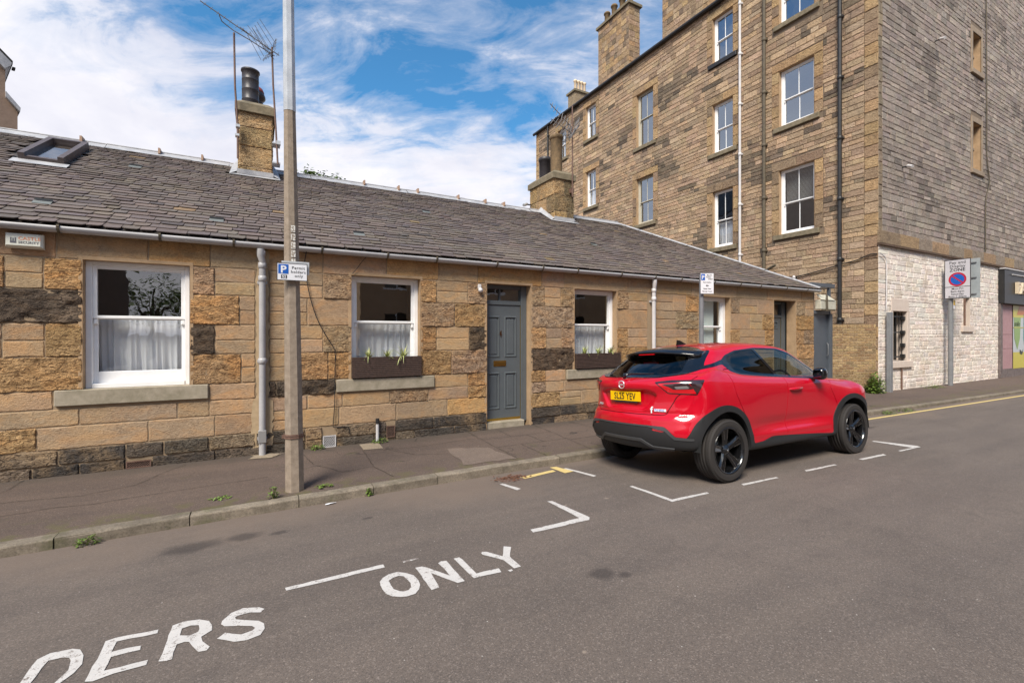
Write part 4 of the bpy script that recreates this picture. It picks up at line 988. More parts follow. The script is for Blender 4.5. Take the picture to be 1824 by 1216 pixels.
course(zB,[(-2.75,-1.817,'k'),(-.776,-.22,'o'),(-.22,-.03,'s'),(.13,.62,'s'),(.62,1.226,'f'),(2.285,2.88,'t'),(2.88,3.471,'o'),(4.354,5.336,'t'),(6.39,7.25,'f'),(7.45,8.1,'s'),(8.1,8.83,'t'),(9.93,10.7,'f'),(10.7,11.2,'s'),(11.2,11.66,'o'),(12.63,13.49,'o')])
course(zC,[(-2.9,-2.50,'s'),(-2.50,-2.15,'s'),(-2.15,-1.817,'o'),(-.776,-.50,'k'),(-.50,-.03,'s'),(.13,.83,'S'),(.83,1.226,'t'),(2.285,2.56,'o'),(2.56,3.14,'s'),(3.14,3.471,'k'),(4.354,4.70,'o'),(4.70,5.04,'s'),(5.04,5.336,'t'),(6.39,6.70,'o'),(6.70,7.25,'s'),(7.45,8.45,'S'),(8.45,8.83,'o'),(9.93,10.3,'o'),(10.3,11.3,'s'),(11.3,11.66,'o'),(12.63,13.0,'o'),(13.0,13.49,'t')])
course(zD,[(-2.7,-1.817,'o'),(-.776,-.20,'o'),(-.20,-.03,'s'),(.13,.36,'s'),(.36,.90,'o'),(.90,1.226,'o'),(2.285,2.82,'o'),(2.82,3.471,'t'),(4.354,5.336,'k'),(6.39,7.25,'o'),(7.45,8.2,'s'),(8.2,8.83,'o'),(9.93,10.6,'o'),(10.6,11.66,'s'),(12.63,13.49,'o')])
# sill course and below
course((.77,.985),[(-2.62,-2.08,'f'),(-.56,-.03,'f'),(.13,.22,'k'),(.22,1.0,'k'),(2.53,3.12,'f'),(3.12,3.471,'o'),(4.354,4.68,'o'),(4.68,5.14,'f'),(6.66,7.25,'f')])
course((.57,.77),[(-2.7,-1.85,'f'),(-1.85,-.90,'f'),(-.90,-.56,'f'),(-.56,-.03,'f'),(.13,.62,'f'),(.62,1.1,'f'),(1.1,1.80,'f'),(1.80,2.42,'t'),(2.42,3.12,'f'),(3.12,3.471,'o'),(4.354,4.68,'t'),(4.68,5.1,'f'),(5.1,5.9,'f'),(5.9,7.25,'f')])
course((.30,.57),[(-2.75,-2.22,'o'),(-2.22,-1.2,'f'),(-1.2,-.50,'f'),(-.50,-.03,'f'),(.13,.45,'s'),(.45,1.05,'f'),(1.05,1.9,'f'),(1.9,2.75,'f'),(2.75,3.471,'m'),(4.354,5.0,'o'),(5.0,5.5,'s'),(5.5,6.3,'f'),(6.3,7.25,'f')])
fill_course(mb,FR,XL,-2.75,.30,2.525,TAN,r_) if 0 else None
for z0,z1 in ((.30,.57),(.57,.77),(.77,.985),zD,zC,zB,zA):
    xe=-2.62
    for a in (-2.62,): pass
    lim={zA:-2.62,zB:-2.75,zC:-2.9,zD:-2.7,(.77,.985):-2.62,(.57,.77):-2.7,(.30,.57):-2.75}[(z0,z1)]
    fill_course(mb,FR,XL,lim,z0,z1,TAN+ORG[:1],r_,openings=[(-5.2,-4.2,.985,2.525),(-7.6,-6.7,-.05,2.525)])
for z0,z1 in ((.30,.57),(.57,.77),(.77,.985)):
    x0=7.45; fill_course(mb,FR,x0,XR-.01,z0,z1,TAN+ORG[:2],r_,openings=DOOR_)
# lintel course
course((2.525,2.86),[(-2.7,-2.05,'f'),(-2.05,-1.2,'f'),(-1.2,-.55,'m'),(-.55,.1,'f'),(.1,.83,'f'),(.83,1.75,'f'),(1.75,2.6,'m'),(2.6,3.3,'f'),(3.3,4.6,'m'),(4.6,5.1,'f'),(5.1,6.7,'f'),(6.7,7.5,'f'),(7.5,8.6,'f'),(8.6,10.2,'f'),(10.2,11.4,'f'),(11.4,12.9,'f'),(12.9,13.49,'f')])
fill_course(mb,FR,XL,-2.7,2.525,2.86,TAN,r_,split=0)
# dark plinth
pl_open=DOOR_+[(.822,1.008,.0,.17),(1.74,1.88,.045,.23),(-1.42,-1.165,.0,.09)]
for z0,z1 in ((.12,.30),(-.06,.12)):
    x=XL
    while x<XR-.05:
        w=r_.uniform(.3,.85); xe=min(x+w,XR-.01)
        skip=False
        for a,b,c,d in pl_open:
            if xe>a and x<b and not(z0>=d-.03):
                if x<a-.03: xe=a
                else: x=b; skip=True
                break
        if skip: continue
        if not(-.03<x<.13 and xe<.13): block(mb,*FR,x,xe,z0,z1,jit(r_.choice(PLN),r_,.2),amp=.012,proud=.016,cell=.04,seed=r_.randrange(10**6),gap=.006)
        x=xe
wall=T0(mb.build('wall',m_stone,terr,attr=True))
# mortar body with the openings left out
def pierced(mb,x0,x1,z0,z1,ops,P):
    xs=sorted({x0,x1,*[a for o in ops for a in o[:2]]}); zs=sorted({z0,z1,*[min(max(a,z0),z1) for o in ops for a in o[2:]]})
    for i in range(len(xs)-1):
        for j in range(len(zs)-1):
            cx_,cz_=(xs[i]+xs[i+1])/2,(zs[j]+zs[j+1])/2
            if zs[j+1]-zs[j]<1e-5 or any(a<cx_<b and c<cz_<d for a,b,c,d in ops): continue
            mb.add([P(xs[i],zs[j]),P(xs[i+1],zs[j]),P(xs[i+1],zs[j+1]),P(xs[i],zs[j+1])],[[0,1,2,3]])
def reveals(mb,op,P2,depth,bottom=False):
    a,b,c,d=op
    for q in ([(a,c),(a,d)],[(a,d),(b,d)],[(b,d),(b,c)])+(([(b,c),(a,c)],) if bottom else ()):
        mb.add([P2(*q[0],-.012),P2(*q[1],-.012),P2(*q[1],depth),P2(*q[0],depth)],[[0,1,2,3]])
mb=MB(); PF=lambda x,z:Vector((x,FY+.0075,z)); P2=lambda x,z,d:Vector((x,FY+d,z))
OPX=OP+[(-5.2,-4.2,.985,2.525),(-7.6,-6.7,-.05,2.525)]
pierced(mb,XL,XR,-.2,2.9,OPX,PF)
mb.box(XL,XL+.02,FY,14.4,-.2,2.88); mb.box(XR-.02,XR,FY+.003,14.4,-.2,2.88); mb.box(XL,XR,14.4,14.42,-.2,2.88)
T0(mb.build('mortar_core',m_mortar,terr))
for o_ in OPX: mb=MB(); reveals(mb,o_,P2,.24); T0(mb.build('opening_reveal',m_dress,terr))
# dressed margins (smooth strips at the arrises)
for a,b,c,d in OP:
    mb=MB(); mb.box(a-.042,a,FY-.008,FY-.002,max(c,0.0),d,bev=.003); mb.box(b,b+.042,FY-.008,FY-.002,max(c,0.0),d,bev=.003); mb.box(a-.04,b+.04,FY-.0075,FY-.001,d,d+.042,bev=.003); T0(mb.build('dressed_margin',m_dress,terr))
def sill(a,b,z1,h=.185): 
    mb=MB(); mb.box(a,b,FY-.035,FY+.14,z1-h,z1,bev=.008); return T0(mb.build('window_sill',m_sill,terr))
sill(-2.065,-.572,.99); sill(1.01,2.517,.975); sill(5.15,6.66,.975); sill(8.6,10.15,.975); sill(-5.4,-4.0,.985)
# ---- sash windows
def sash_window(parent,F,w,h,mid,cols=1,curtain=None,rec=.12,name='window',boxw=.06,brail=.085,blind=False,room=True,mat=None,glass=None):
    """F(x,z,d): local x 0..w, z 0..h, depth d inward from wall face -> world"""
    mat=mat or m_wpaint
    def bx(mb,x0,x1,z0,z1,d0,d1,mi=0,bev=.004):
        p=[F(x,z,d) for x in(x0,x1) for d in(d0,d1) for z in(z0,z1)]
        if bev and abs(x1-x0)>2.2*bev and abs(z1-z0)>2.2*bev:
            q=[F(x,z,d) for x,z,d in [(x0,z0,d0+bev),(x1,z0,d0+bev),(x1,z1,d0+bev),(x0,z1,d0+bev),(x0+bev,z0+bev,d0),(x1-bev,z0+bev,d0),(x1-bev,z1-bev,d0),(x0+bev,z1-bev,d0),(x0,z0,d1),(x1,z0,d1),(x1,z1,d1),(x0,z1,d1)]]
            mb.add(q,[[4,5,6,7],[0,1,5,4],[1,2,6,5],[2,3,7,6],[3,0,4,7],[0,8,9,1],[1,9,10,2],[2,10,11,3],[3,11,8,0],[8,11,10,9]],mi=mi)
        else: mb.add(p,[[0,1,3,2],[4,6,7,5],[0,4,5,1],[2,3,7,6],[0,2,6,4],[1,5,7,3]],mi=mi)
    mb=MB(); b=boxw
    bx(mb,0,b,0,h,rec,rec+.12); bx(mb,w-b,w,0,h,rec,rec+.12); bx(mb,b,w-b,h-.045,h,rec,rec+.12); bx(mb,b,w-b,0,.055,rec-.012,rec+.12)
    win=mb.build(name,mat,parent,fix=True)
    s=.042
    mb=MB(); d0=rec+.022   # upper sash sits forward
    bx(mb,b,b+s,mid,h-.045,d0,d0+.04); bx(mb,w-b-s,w-b,mid,h-.045,d0,d0+.04); bx(mb,b+s,w-b-s,h-.045-s,h-.045,d0,d0+.04); bx(mb,b,w-b,mid,mid+.036,d0-.001,d0+.04)
    for x in (b+.004,w-b-s-.004): # horns
        bx(mb,x,x+s,mid-.07,mid,d0+.003,d0+.036,bev=.012)
    for k in range(1,cols):
        x=b+(w-2*b)*k/cols; bx(mb,x-.011,x+.011,mid+.036,h-.045-s,d0+.008,d0+.034)
    mb.build('upper_sash',mat,win,fix=True)
    mb=MB(); d1=rec+.066
    bx(mb,b,b+s,.055,mid,d1,d1+.04); bx(mb,w-b-s,w-b,.055,mid,d1,d1+.04); bx(mb,b+s,w-b-s,.055,.055+brail,d1,d1+.04); bx(mb,b+s,w-b-s,mid-.012,mid+.028,d1,d1+.04)
    for k in range(1,cols):
        x=b+(w-2*b)*k/cols; bx(mb,x-.011,x+.011,.14,mid-.012,d1+.008,d1+.034)
    mb.build('lower_sash',mat,win,fix=True)
    mb=MB()
    mb.add([F(b+s-.003,mid+.03,d0+.02),F(w-b-s+.003,mid+.03,d0+.02),F(w-b-s+.003,h-.045-s+.003,d0+.02),F(b+s-.003,h-.045-s+.003,d0+.02)],[[0,1,2,3]])
    mb.add([F(b+s-.003,.05+brail,d1+.02),F(w-b-s+.003,.05+brail,d1+.02),F(w-b-s+.003,mid-.01,d1+.02),F(b+s-.003,mid-.01,d1+.02)],[[0,1,2,3]])
    mb.build('pane',glass or m_glass,win)
    if curtain:
        c0,c1,dd,seed=curtain; r=random.Random(seed); mb=MB(); n=150; vs=[]; ph=[r.uniform(0,6.28) for _ in range(6)]; fq=[r.uniform(14,34) for _ in range(6)]
        for i in range(n+1):
            u=i/n; x=b+.01+(w-2*b-.02)*u
            for k in range(7):
                v=k/6; amp=.016+.012*v
                uu=u*w+.018*math.sin(23*u*w+ph[5]); dx=(abs(math.sin(fq[0]*uu+ph[0]))*1.1+abs(math.sin(fq[1]*1.3*uu+ph[1]))*.9+math.sin(fq[2]*2.2*uu+ph[2])*.35)*amp*1.5*(.30+.70*v)
                vs.append(F(x+dx*.25,c1-(c1-c0)*v,dd+dx))
        mb.add(vs,[[i*7+j,(i+1)*7+j,(i+1)*7+j+1,i*7+j+1] for i in range(n) for j in range(6)],smooth=True); mb.build('curtain',m_curt,win)
    if blind:
        mb=MB(); mb.add([F(b,blind,rec+.16),F(w-b-.12,blind,rec+.16),F(w-b-.12,h,rec+.16),F(b,h,rec+.16)],[[0,1,2,3]]); mb.build('blind',pmat('pale_blind',(.74,.80,.77),.7),win)
    if room:
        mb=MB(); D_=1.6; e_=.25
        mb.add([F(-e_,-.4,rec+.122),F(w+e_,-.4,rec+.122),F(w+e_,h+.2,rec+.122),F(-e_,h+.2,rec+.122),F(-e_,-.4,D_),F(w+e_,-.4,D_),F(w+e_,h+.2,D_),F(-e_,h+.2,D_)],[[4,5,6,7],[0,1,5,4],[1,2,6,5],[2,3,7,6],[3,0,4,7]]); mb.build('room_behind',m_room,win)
    return win
def place_win(op,**k):
    a,b,c,d=op; F=lambda x,z,dd:Vector((a+x,FY+dd-FY,c+z)); 
    return sash_window(terr,F,b-a,d-c,**k)
# F gives terrace-local coordinates (the terrace origin stands at y=FY)
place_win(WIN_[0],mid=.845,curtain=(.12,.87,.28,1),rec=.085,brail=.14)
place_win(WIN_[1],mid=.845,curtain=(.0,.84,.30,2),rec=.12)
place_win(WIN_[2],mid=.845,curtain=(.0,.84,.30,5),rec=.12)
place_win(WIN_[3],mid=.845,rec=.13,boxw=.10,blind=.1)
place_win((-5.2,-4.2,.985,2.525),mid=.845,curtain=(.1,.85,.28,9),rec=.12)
# ---- doors
def door(a,b,z0,leafw,top,rec,four=True):
    d0=FY+rec
    mb=MB(); fr=.095 if four else .08
    mb.box(a+leafw,b,d0-.03,d0+.09,z0,2.53,bev=.006); mb.box(a-.001,a+.012,d0-.03,d0+.09,z0,2.53); mb.box(a+.012,a+leafw,d0-.02,d0+.08,top,top+.075,bev=.006); mb.box(a+.012,a+leafw,d0-.015,d0+.08,2.46,2.53,bev=.006)
    mb.box(a+.012+leafw*.42,a+.012+leafw*.42+.02,d0+.0,d0+.05,top+.075,2.46)
    fm=T0(mb.build('door_frame',m_dpaint,terr,fix=True))
    mb=MB(); mb.add([(a+.012,d0+.03,top+.07),(a+leafw,d0+.03,top+.07),(a+leafw,d0+.03,2.465),(a+.012,d0+.03,2.465)],[[0,1,2,3]]); mb.build('fanlight',m_glass,fm)
    mb=MB(); mb.box(a,b,d0+.09,d0+1.2,z0,2.5); mb.build('hall_behind',m_room,fm)
    mb=MB(); L0=a+.014;L1=a+leafw-.006; zb=z0+.045
    panels=[(L0+.075,L0+.325,zb+1.13,top-.20),(L1-.325,L1-.075,zb+1.13,top-.20),(L0+.075,L0+.325,zb+.20,zb+.86),(L1-.325,L1-.075,zb+.20,zb+.86)] if four else [(L0+.12,L1-.12,zb+.2,zb+1.25)]
    if not four: panels=[(L0+.13,L1-.13,zb+.15,zb+.95),(L0+.13,L1-.13,zb+1.7,top-.1)]
    pierced(mb,L0,L1,zb,top-.003,panels,lambda x,z:Vector((x,d0,z)))
    for (x0,x1,c,d) in panels:
        lv=[(0,0),(.008,-.010),(.020,-.012),(.030,.012),(.050,.012),(.062,.002)]
        for (i0,h0),(i1,h1) in zip(lv,lv[1:]):
            A=[(x0+i0,c+i0),(x1-i0,c+i0),(x1-i0,d-i0),(x0+i0,d-i0)];B=[(x0+i1,c+i1),(x1-i1,c+i1),(x1-i1,d-i1),(x0+i1,d-i1)]
            for k in range(4):
                k2=(k+1)%4; mb.add([(A[k][0],d0+h0,A[k][1]),(A[k2][0],d0+h0,A[k2][1]),(B[k2][0],d0+h1,B[k2][1]),(B[k][0],d0+h1,B[k][1])],[[0,1,2,3]])
        i1,h1=lv[-1]; mb.add([(x0+i1,d0+h1,c+i1),(x1-i1,d0+h1,c+i1),(x1-i1,d0+h1,d-i1),(x0+i1,d0+h1,d-i1)],[[0,1,2,3]])
    dr=T0(mb.build('front_door',m_dpaint,terr))
    return fm,dr,d0,L0,L1,zb
fm,dr,d0,L0,L1,zb=door(3.471,4.354,.06,.765,2.175,.17)
mb=MB(); mb.box(L0+.20,L0+.45,d0-.012,d0+.002,1.075,1.175,bev=.004); mb.build('letter_plate',m_brass,dr)
mb=MB(); mb.box(L0+.215,L0+.435,d0-.016,d0-.010,1.10,1.15,bev=.003); mb.build('letter_flap',pmat('worn_brass',(.33,.20,.05),.45,1.0),dr)
mb=MB(); mb.box(L0,L1,d0-.015,d0+.01,.105,.145,bev=.004); mb.box(L1+.001,L1+.007,d0-.012,d0+.01,.11,2.17); mb.build('brass_threshold',m_brass,dr)
mb=MB(); vs,fs=text_mesh('4',.17,Matrix.Translation((L0+.335,d0-.006,1.60))@Matrix.Rotation(R(90),4,'X'),.006,'CENTER',.85,.001); mb.add(vs,fs); mb.build('door_number',pmat('bronze',(.20,.11,.06),.4,.9),dr)
mb=MB(); mb.box(3.472,4.24,FY+.02,FY+.20,-.05,.104,bev=.01); T0(mb.build('door_step',m_sill,terr))
fm,dr,d0,L0,L1,zb=door(11.66,12.63,.06,.80,2.10,.30,False)
mb=MB(); mb.box(L0+.08,L0+.42,d0-.01,d0+.002,1.44,1.80,bev=.004); mb.build('number_pane',m_iron,dr)
mb=MB(); vs,fs=text_mesh('3',.2,Matrix.Translation((L0+.25,d0-.014,1.54))@Matrix.Rotation(R(90),4,'X'),.004,'CENTER'); mb.add(vs,fs); mb.build('door_number',m_brass,dr)
mb=MB(); mb.box(L1+.001,L1+.012,d0-.012,d0+.01,.11,2.09); mb.build('brass_edge',m_brass,dr)
mb=MB(); vs,fs=text_mesh('3F1',.10,Matrix.Translation((L0+.10,d0-.022,2.115))@Matrix.Rotation(R(90),4,'X'),.003); mb.add(vs,fs); mb.build('door_lettering',m_signw,fm)
# hidden door further left
mb=MB(); mb.box(-7.6,-6.7,FY+.17,FY+.22,0,2.525); T0(mb.build('front_door',m_dpaint,terr))
# ---- gutter, brackets, downpipes
mb=MB(); n=8; GX=[XL+1.0*i for i in range(23)]+[13.55]
vs=[]
for x in GX:
    for k in range(n+1):
        a=math.pi+math.pi*k/n; vs.append((x,7.135+.062*math.cos(a),2.868+.066*math.sin(a)))
    for k in range(n+1):
        a=2*math.pi-math.pi*k/n; vs.append((x,7.135+.056*math.cos(a),2.868+.060*math.sin(a)))
m=2*(n+1); mb.add(vs,[[i*m+j,i*m+(j+1)%m,(i+1)*m+(j+1)%m,(i+1)*m+j] for i in range(len(GX)-1) for j in range(m)],smooth=True)
gut=T0(mb.build('gutter',m_plastic,terr,fix=True))
for k in range(25):
    mb=MB()
    x=-8.6+.93*k+(.1 if k%3 else -.05)
    pts=[(x,7.135+.071*math.cos(a),2.868+.075*math.sin(a)) for a in np.linspace(math.pi,2*math.pi,9)]
    for (p,q) in zip(pts,pts[1:]): mb.add([(p[0]-.014,p[1],p[2]),(p[0]+.014,p[1],p[2]),(q[0]+.014,q[1],q[2]),(q[0]-.014,q[1],q[2])],[[0,1,2,3]])
    mb.box(x-.012,x+.012,7.06,7.09,2.86,2.885); mb.build('gutter_bracket',m_oiron,gut)
mb=MB(); mb.box(XL,13.5,7.185,FY+.06,2.83,2.875); T0(mb.build('wall_head_board',m_iron,terr))
def downpipe(x,mat,top=2.80,bot=-.02,r=.041,shoe=True):
    mb=MB(); y=7.18
    mb.tube([(x-.02,7.135,top),(x-.02,7.14,top-.09),(x,7.165,top-.16),(x,y,top-.24),(x,y,bot)],[r*1.15,r*1.1,r,r,r],16)
    for z in (top-.06,top-.22,top-.40,1.28,.30): 
        if z>bot: mb.lathe([(r*1.0,-.04),(r*1.22,-.035),(r*1.22,.035),(r*1.0,.04)],16,M=Matrix.Translation((x if z<2.6 else x-.012,y if z<2.6 else 7.15,z)))
    o=T0(mb.build('downpipe',mat,terr)); 
    mb=MB()
    for z in (1.28,.22,2.35): mb.box(x-.06,x+.06,y+.03,FY+.01,z-.02,z+.02)
    mb.build('pipe_bracket',m_plastic,o); return o
dp=downpipe(.05,m_plastic)
mb=MB(); mb.lathe([(.0,-.052),(.03,-.052),(.034,-.046),(.034,-.0)],16,M=Matrix.Translation((.05,7.18,.235))@Matrix.Rotation(R(-90),4,'X')@Matrix.Rotation(math.pi,4,'X')); mb.box(.0,.10,7.13,7.15,.17,.34,bev=.006); mb.build('rodding_eye',pmat('dull_pvc',(.25,.24,.235),.5),dp)
downpipe(7.36,m_pvcw)
# mortar repair strip behind the downpipe
mb=MB(); r_=random.Random(8); L=[];Rr=[]
for k in range(60):
    z=-.05+2.85*k/59; w=.0+(.05 if z<.75 else .0); L.append((.0-.022-w+r_.uniform(-.015,.012),z)); Rr.append((.125+w+r_.uniform(-.012,.02),z))
mb.add([(x,FY-.010,z) for x,z in L]+[(x,FY-.012,z) for x,z in Rr],[[i,60+i,61+i,i+1] for i in range(59)]); T0(mb.build('render_strip',var('beige_render',(.36,.26,.15),(.47,.35,.22),12,.95,.01),terr))
# ---- roof
EY,EZ,RYy,RZ=7.10,2.895,10.9,5.035
sl=Vector((0,RYy-EY,RZ-EZ)); SLEN=sl.length; su=sl.normalized(); sn=Vector((1,0,0)).cross(su)
if sn.z<0: sn=-sn
HIPX=13.62
def hipx(t): return HIPX-(HIPX-9.66)*(t/SLEN)
SLC=[(.168,.130,.112),(.150,.117,.104),(.176,.138,.116),(.136,.106,.096),(.170,.138,.120),(.150,.122,.115),(.178,.142,.114)]
mb=MB(); r_=random.Random(5); t_=0.; row=0
chim_holes=[(-.42,.30,10.20,11.6),(6.82,7.60,10.18,11.6),(-3.22,-2.60,9.40,10.66)]
def rp(x,t,h): return Vector((x,EY,EZ))+su*t+sn*h
while t_<SLEN-.02:
    ex=.146-.050*(t_/SLEN)+r_.uniform(-.004,.004); x=XL-r_.uniform(0,.2); xm=hipx(t_+ex*.5)
    while x<xm:
        w=r_.uniform(.14,.33)*(1-.25*t_/SLEN); x1=min(x+w,xm); yy=EY+su.y*(t_+ex*.4)
        hole=any(a-.02<(x+x1)/2<b+.02 and c<yy<d for a,b,c,d in chim_holes)
        if not hole and x1-x>.03:
            g=.0035; lift=.021+r_.uniform(-.004,.007); sk=r_.uniform(-.006,.006); dt=r_.uniform(-.014,.014) if r_.random()>.05 else r_.uniform(-.035,.01)
            c=jit(r_.choice(SLC),r_,.11); 
            if r_.random()<.006: c=jit((.26,.18,.10),r_,.2)
            if r_.random()<.04: c=jit((.11,.088,.085),r_,.2)
            ca,cb=r_.uniform(.004,.042),r_.uniform(.004,.042); s1=r_.uniform(-.006,.006)
            X0,X1=x+g,x1-g; low=t_+dt; up=min(t_+ex*1.35,SLEN+.05)
            v=[rp(X0,up,.004),rp(X1,up,.004),rp(X1,low+cb,lift),rp(X1-cb*.8,low+s1,lift+.001),rp(X0+ca*.8,low-s1,lift+.001),rp(X0,low+ca,lift)]
            b_=[p-sn*.012 for p in v[2:]]
            mb.add(v+b_,[[5,4,3,2,1,0],[2,3,7,6],[3,4,8,7],[4,5,9,8],[1,2,6],[5,0,9]],c=c)
        x=x1
    t_+=ex; row+=1
roof=T0(mb.build('roof',m_slate,terr,attr=True,fix=False))
# under-surface, back slope and hip
mb=MB(); bk=2*RYy-EY
hX=9.66
mb.add([(XL,EY+.01,EZ-.012),(HIPX-.02,EY+.01,EZ-.012),(hX,RYy,RZ-.012),(XL,RYy,RZ-.012)],[[0,1,2,3]],c=(.06,.05,.045))
mb.add([(XL,bk,EZ),(HIPX,bk,EZ),(hX,RYy,RZ),(XL,RYy,RZ)],[[3,2,1,0]],c=(.14,.11,.1)); mb.add([(HIPX,EY,EZ-.004),(HIPX,bk,EZ),(hX,RYy,RZ)],[[0,1,2]],c=(.14,.11,.1))
mb.add([(XL+.01,EY+.1,EZ-.02),(XL+.01,bk-.1,EZ-.02),(XL+.01,RYy,RZ-.04)],[[0,2,1]],c=(.3,.2,.12))
mb.build('roof_deck',m_slate,roof,attr=True)
# ridge and hip flashings
mb=MB()
def flash(P,Q,wd,nrm_a,nrm_b,n=1):
    P=Vector(P);Q=Vector(Q)
def strip3(pts_top,da,db,lift=.03,wd=.17):
    """folded metal strip: centre line pts, down vectors da, db"""
    vs=[]
    for p in pts_top:
        p=Vector(p); vs+=[p+Vector(da)*wd+Vector((0,0,.002)),p+Vector(da)*.03+Vector((0,0,lift*.75)),p+Vector((0,0,lift)),p+Vector(db)*.03+Vector((0,0,lift*.75)),p+Vector(db)*wd]
    mb.add(vs,[[i*5+j,i*5+j+1,(i+1)*5+j+1,(i+1)*5+j] for i in range(len(pts_top)-1) for j in range(4)])
dn=-su; db_=Vector((0,su.y,-su.z))
r_=random.Random(4); x=XL
while x<hX-.05:
    x1=min(x+r_.choice([1.5,1.9,2.1]),hX); dz=r_.uniform(-.006,.006)
    if not (x>.35 and x1<-.5): strip3([(x,RYy,RZ+.022+dz),(x1-.01,RYy,RZ+.022+dz)],dn,db_)
    mb.tube([(x,RYy,RZ+.055+dz),(x1,RYy,RZ+.055+dz)],.016,8)
    x=x1
hd=(Vector((HIPX,EY,EZ))-Vector((hX,RYy,RZ)))
h0=Vector((hX,RYy,RZ)); k_=8
for k in range(k_):
    a=h0+hd*(k/k_); b=h0+hd*((k+1)/k_-.004); dz=r_.uniform(.018,.028)
    va=Vector((-1,0,0)); vb=Vector((0,1,-.0)); 
    strip3([a+Vector((0,0,dz)),b+Vector((0,0,dz))],Vector((-1,-0.0,0))*1.0,Vector((0.0,1.0,0))*1.0,.028,.11)
rf=mb.build('ridge_flashing',m_lead,roof,fix=False)
mb=MB()
for x in (-2.739,-1.629,-.955,2.114,2.899,3.361,4.404,5.154,5.696):
    mb.box(x-.016,x+.016,RYy-.10,RYy+.08,RZ+.0,RZ+.105)
mb.build('ridge_clip',var('copper_clip',(.30,.18,.12),(.45,.30,.2),20,.6),roof)
for x,t0 in ((-2.30,.62),(-.51,.60),(1.417,.62),(-1.80,3.05),(6.87,1.62),(3.1,2.6)):
    mb=MB(); mb.add([rp(x-.085,t0,.022),rp(x+.085,t0,.022),rp(x+.085,t0+.10,.026),rp(x-.085,t0+.10,.026)],[[0,1,2,3]],mi=1); mb.add([rp(x-.085,t0+.095,.034),rp(x+.085,t0+.095,.034),rp(x+.085,t0+.15,.040),rp(x-.085,t0+.15,.040)],[[0,1,2,3]],mi=0); mb.build('slate_vent',[m_dark,var('green_vent_slate',(.12,.13,.12),(.18,.19,.18),8,.6)],roof)
# skylight
mb=MB(); tA,tB=2.58,3.92; x0,x1=-3.05,-2.55
def rbox(mb,x0,x1,t0,t1,h0,h1,mi=0):
    v=[rp(x,t,h) for x in(x0,x1) for t in(t0,t1) for h in(h0,h1)]; mb.add(v,[[0,1,3,2],[4,6,7,5],[0,4,5,1],[2,3,7,6],[0,2,6,4],[1,5,7,3]],mi=mi)
rbox(mb,x0,x0+.07,tA,tB,.0,.13); rbox(mb,x1-.07,x1,tA,tB,.0,.13); rbox(mb,x0+.07,x1-.07,tA,tA+.07,.0,.085); rbox(mb,x0+.07,x1-.07,tB-.09,tB,.0,.13)
sky_=mb.build('skylight',var('brown_skylight_frame',(.075,.055,.05),(.12,.095,.09),8,.45),roof,fix=True)
mb=MB(); mb.add([rp(x0+.06,tA+.06,.055),rp(x1-.06,tA+.06,.055),rp(x1-.06,tB-.08,.055),rp(x0+.06,tB-.08,.055)],[[0,1,2,3]]); mb.add([rp(x0+.06,tA+.06,.02),rp(x1-.06,tA+.06,.02),rp(x1-.06,tB-.08,.02),rp(x0+.06,tB-.08,.02)],[[0,1,2,3]],mi=1); mb.build('pane',[m_glass,m_room],sky_)
mb=MB(); mb.add([rp(x0-.06,tA-.16,.03),rp(x1+.06,tA-.16,.03),rp(x1+.06,tA+.01,.04),rp(x0-.06,tA+.01,.04)],[[0,1,2,3]]); mb.build('apron_flashing',m_lead,sky_)
# ---- chimneys
def stack(parent,name,x0,x1,y0,y1,z0,z1,pal,seed,core,courses=.34,cap=.16,over=.06,stone=None,wmin=.22,wmax=.4,**bk):
    mb=MB(); r=random.Random(seed)
    frs=[((Vector((x0,y0,0)),Vector((1,0,0)),Vector((0,0,1)),Vector((0,-1,0))),x1-x0),((Vector((x0,y1,0)),Vector((0,-1,0)),Vector((0,0,1)),Vector((-1,0,0))),y1-y0),((Vector((x1,y0,0)),Vector((0,1,0)),Vector((0,0,1)),Vector((1,0,0))),y1-y0)]
    for fr,wd in frs:
        z=z0
        while z<z1-.02:
            h=min(courses*r.uniform(.85,1.15),z1-z); 
            if z1-z-h<.1: h=z1-z
            fill_course(mb,fr,0,wd,z,z+h,pal,r,wmin=wmin,wmax=wmax,split=0,**bk); z+=h
    c=mb.build(name,stone or m_stone,parent,attr=True)
    mb=MB(); mb.box(x0+.004,x1-.004,y0+.004,y1-.004,z0,z1); mb.build('mortar_core',core,c)
    mb=MB(); o=over; zt=z1
    v=[(x0-o,y0-o,zt),(x1+o,y0-o,zt),(x1+o,y1+o,zt),(x0-o,y1+o,zt),(x0-o,y0-o,zt+cap*.62),(x1+o,y0-o,zt+cap*.62),(x1+o,y1+o,zt+cap*.62),(x0-o,y1+o,zt+cap*.62),(x0+.06,y0+.06,zt+cap),(x1-.06,y0+.06,zt+cap),(x1-.06,y1-.06,zt+cap),(x0+.06,y1-.06,zt+cap)]
    mb.add(v,[[3,2,1,0],[0,1,5,4],[1,2,6,5],[2,3,7,6],[3,0,4,7],[4,5,9,8],[5,6,10,9],[6,7,11,10],[7,4,8,11],[8,9,10,11]]); mb.build('chimney_cope',m_coping,c)
    return c
CH=[(.50,.34,.16,1.),(.44,.30,.15,1.),(.54,.37,.20,1.)]; CHS=[(.20,.15,.085,1.),(.26,.19,.10,1.)]
c1=T0(stack(terr,'chimney',-.33,.245,10.3,11.5,4.55,5.93,CH+CHS[:1],4,m_mortar,amp=.016,cell=.04,proud=.012,over=.06,cap=.24,courses=.36,wmin=.28,wmax=.6))
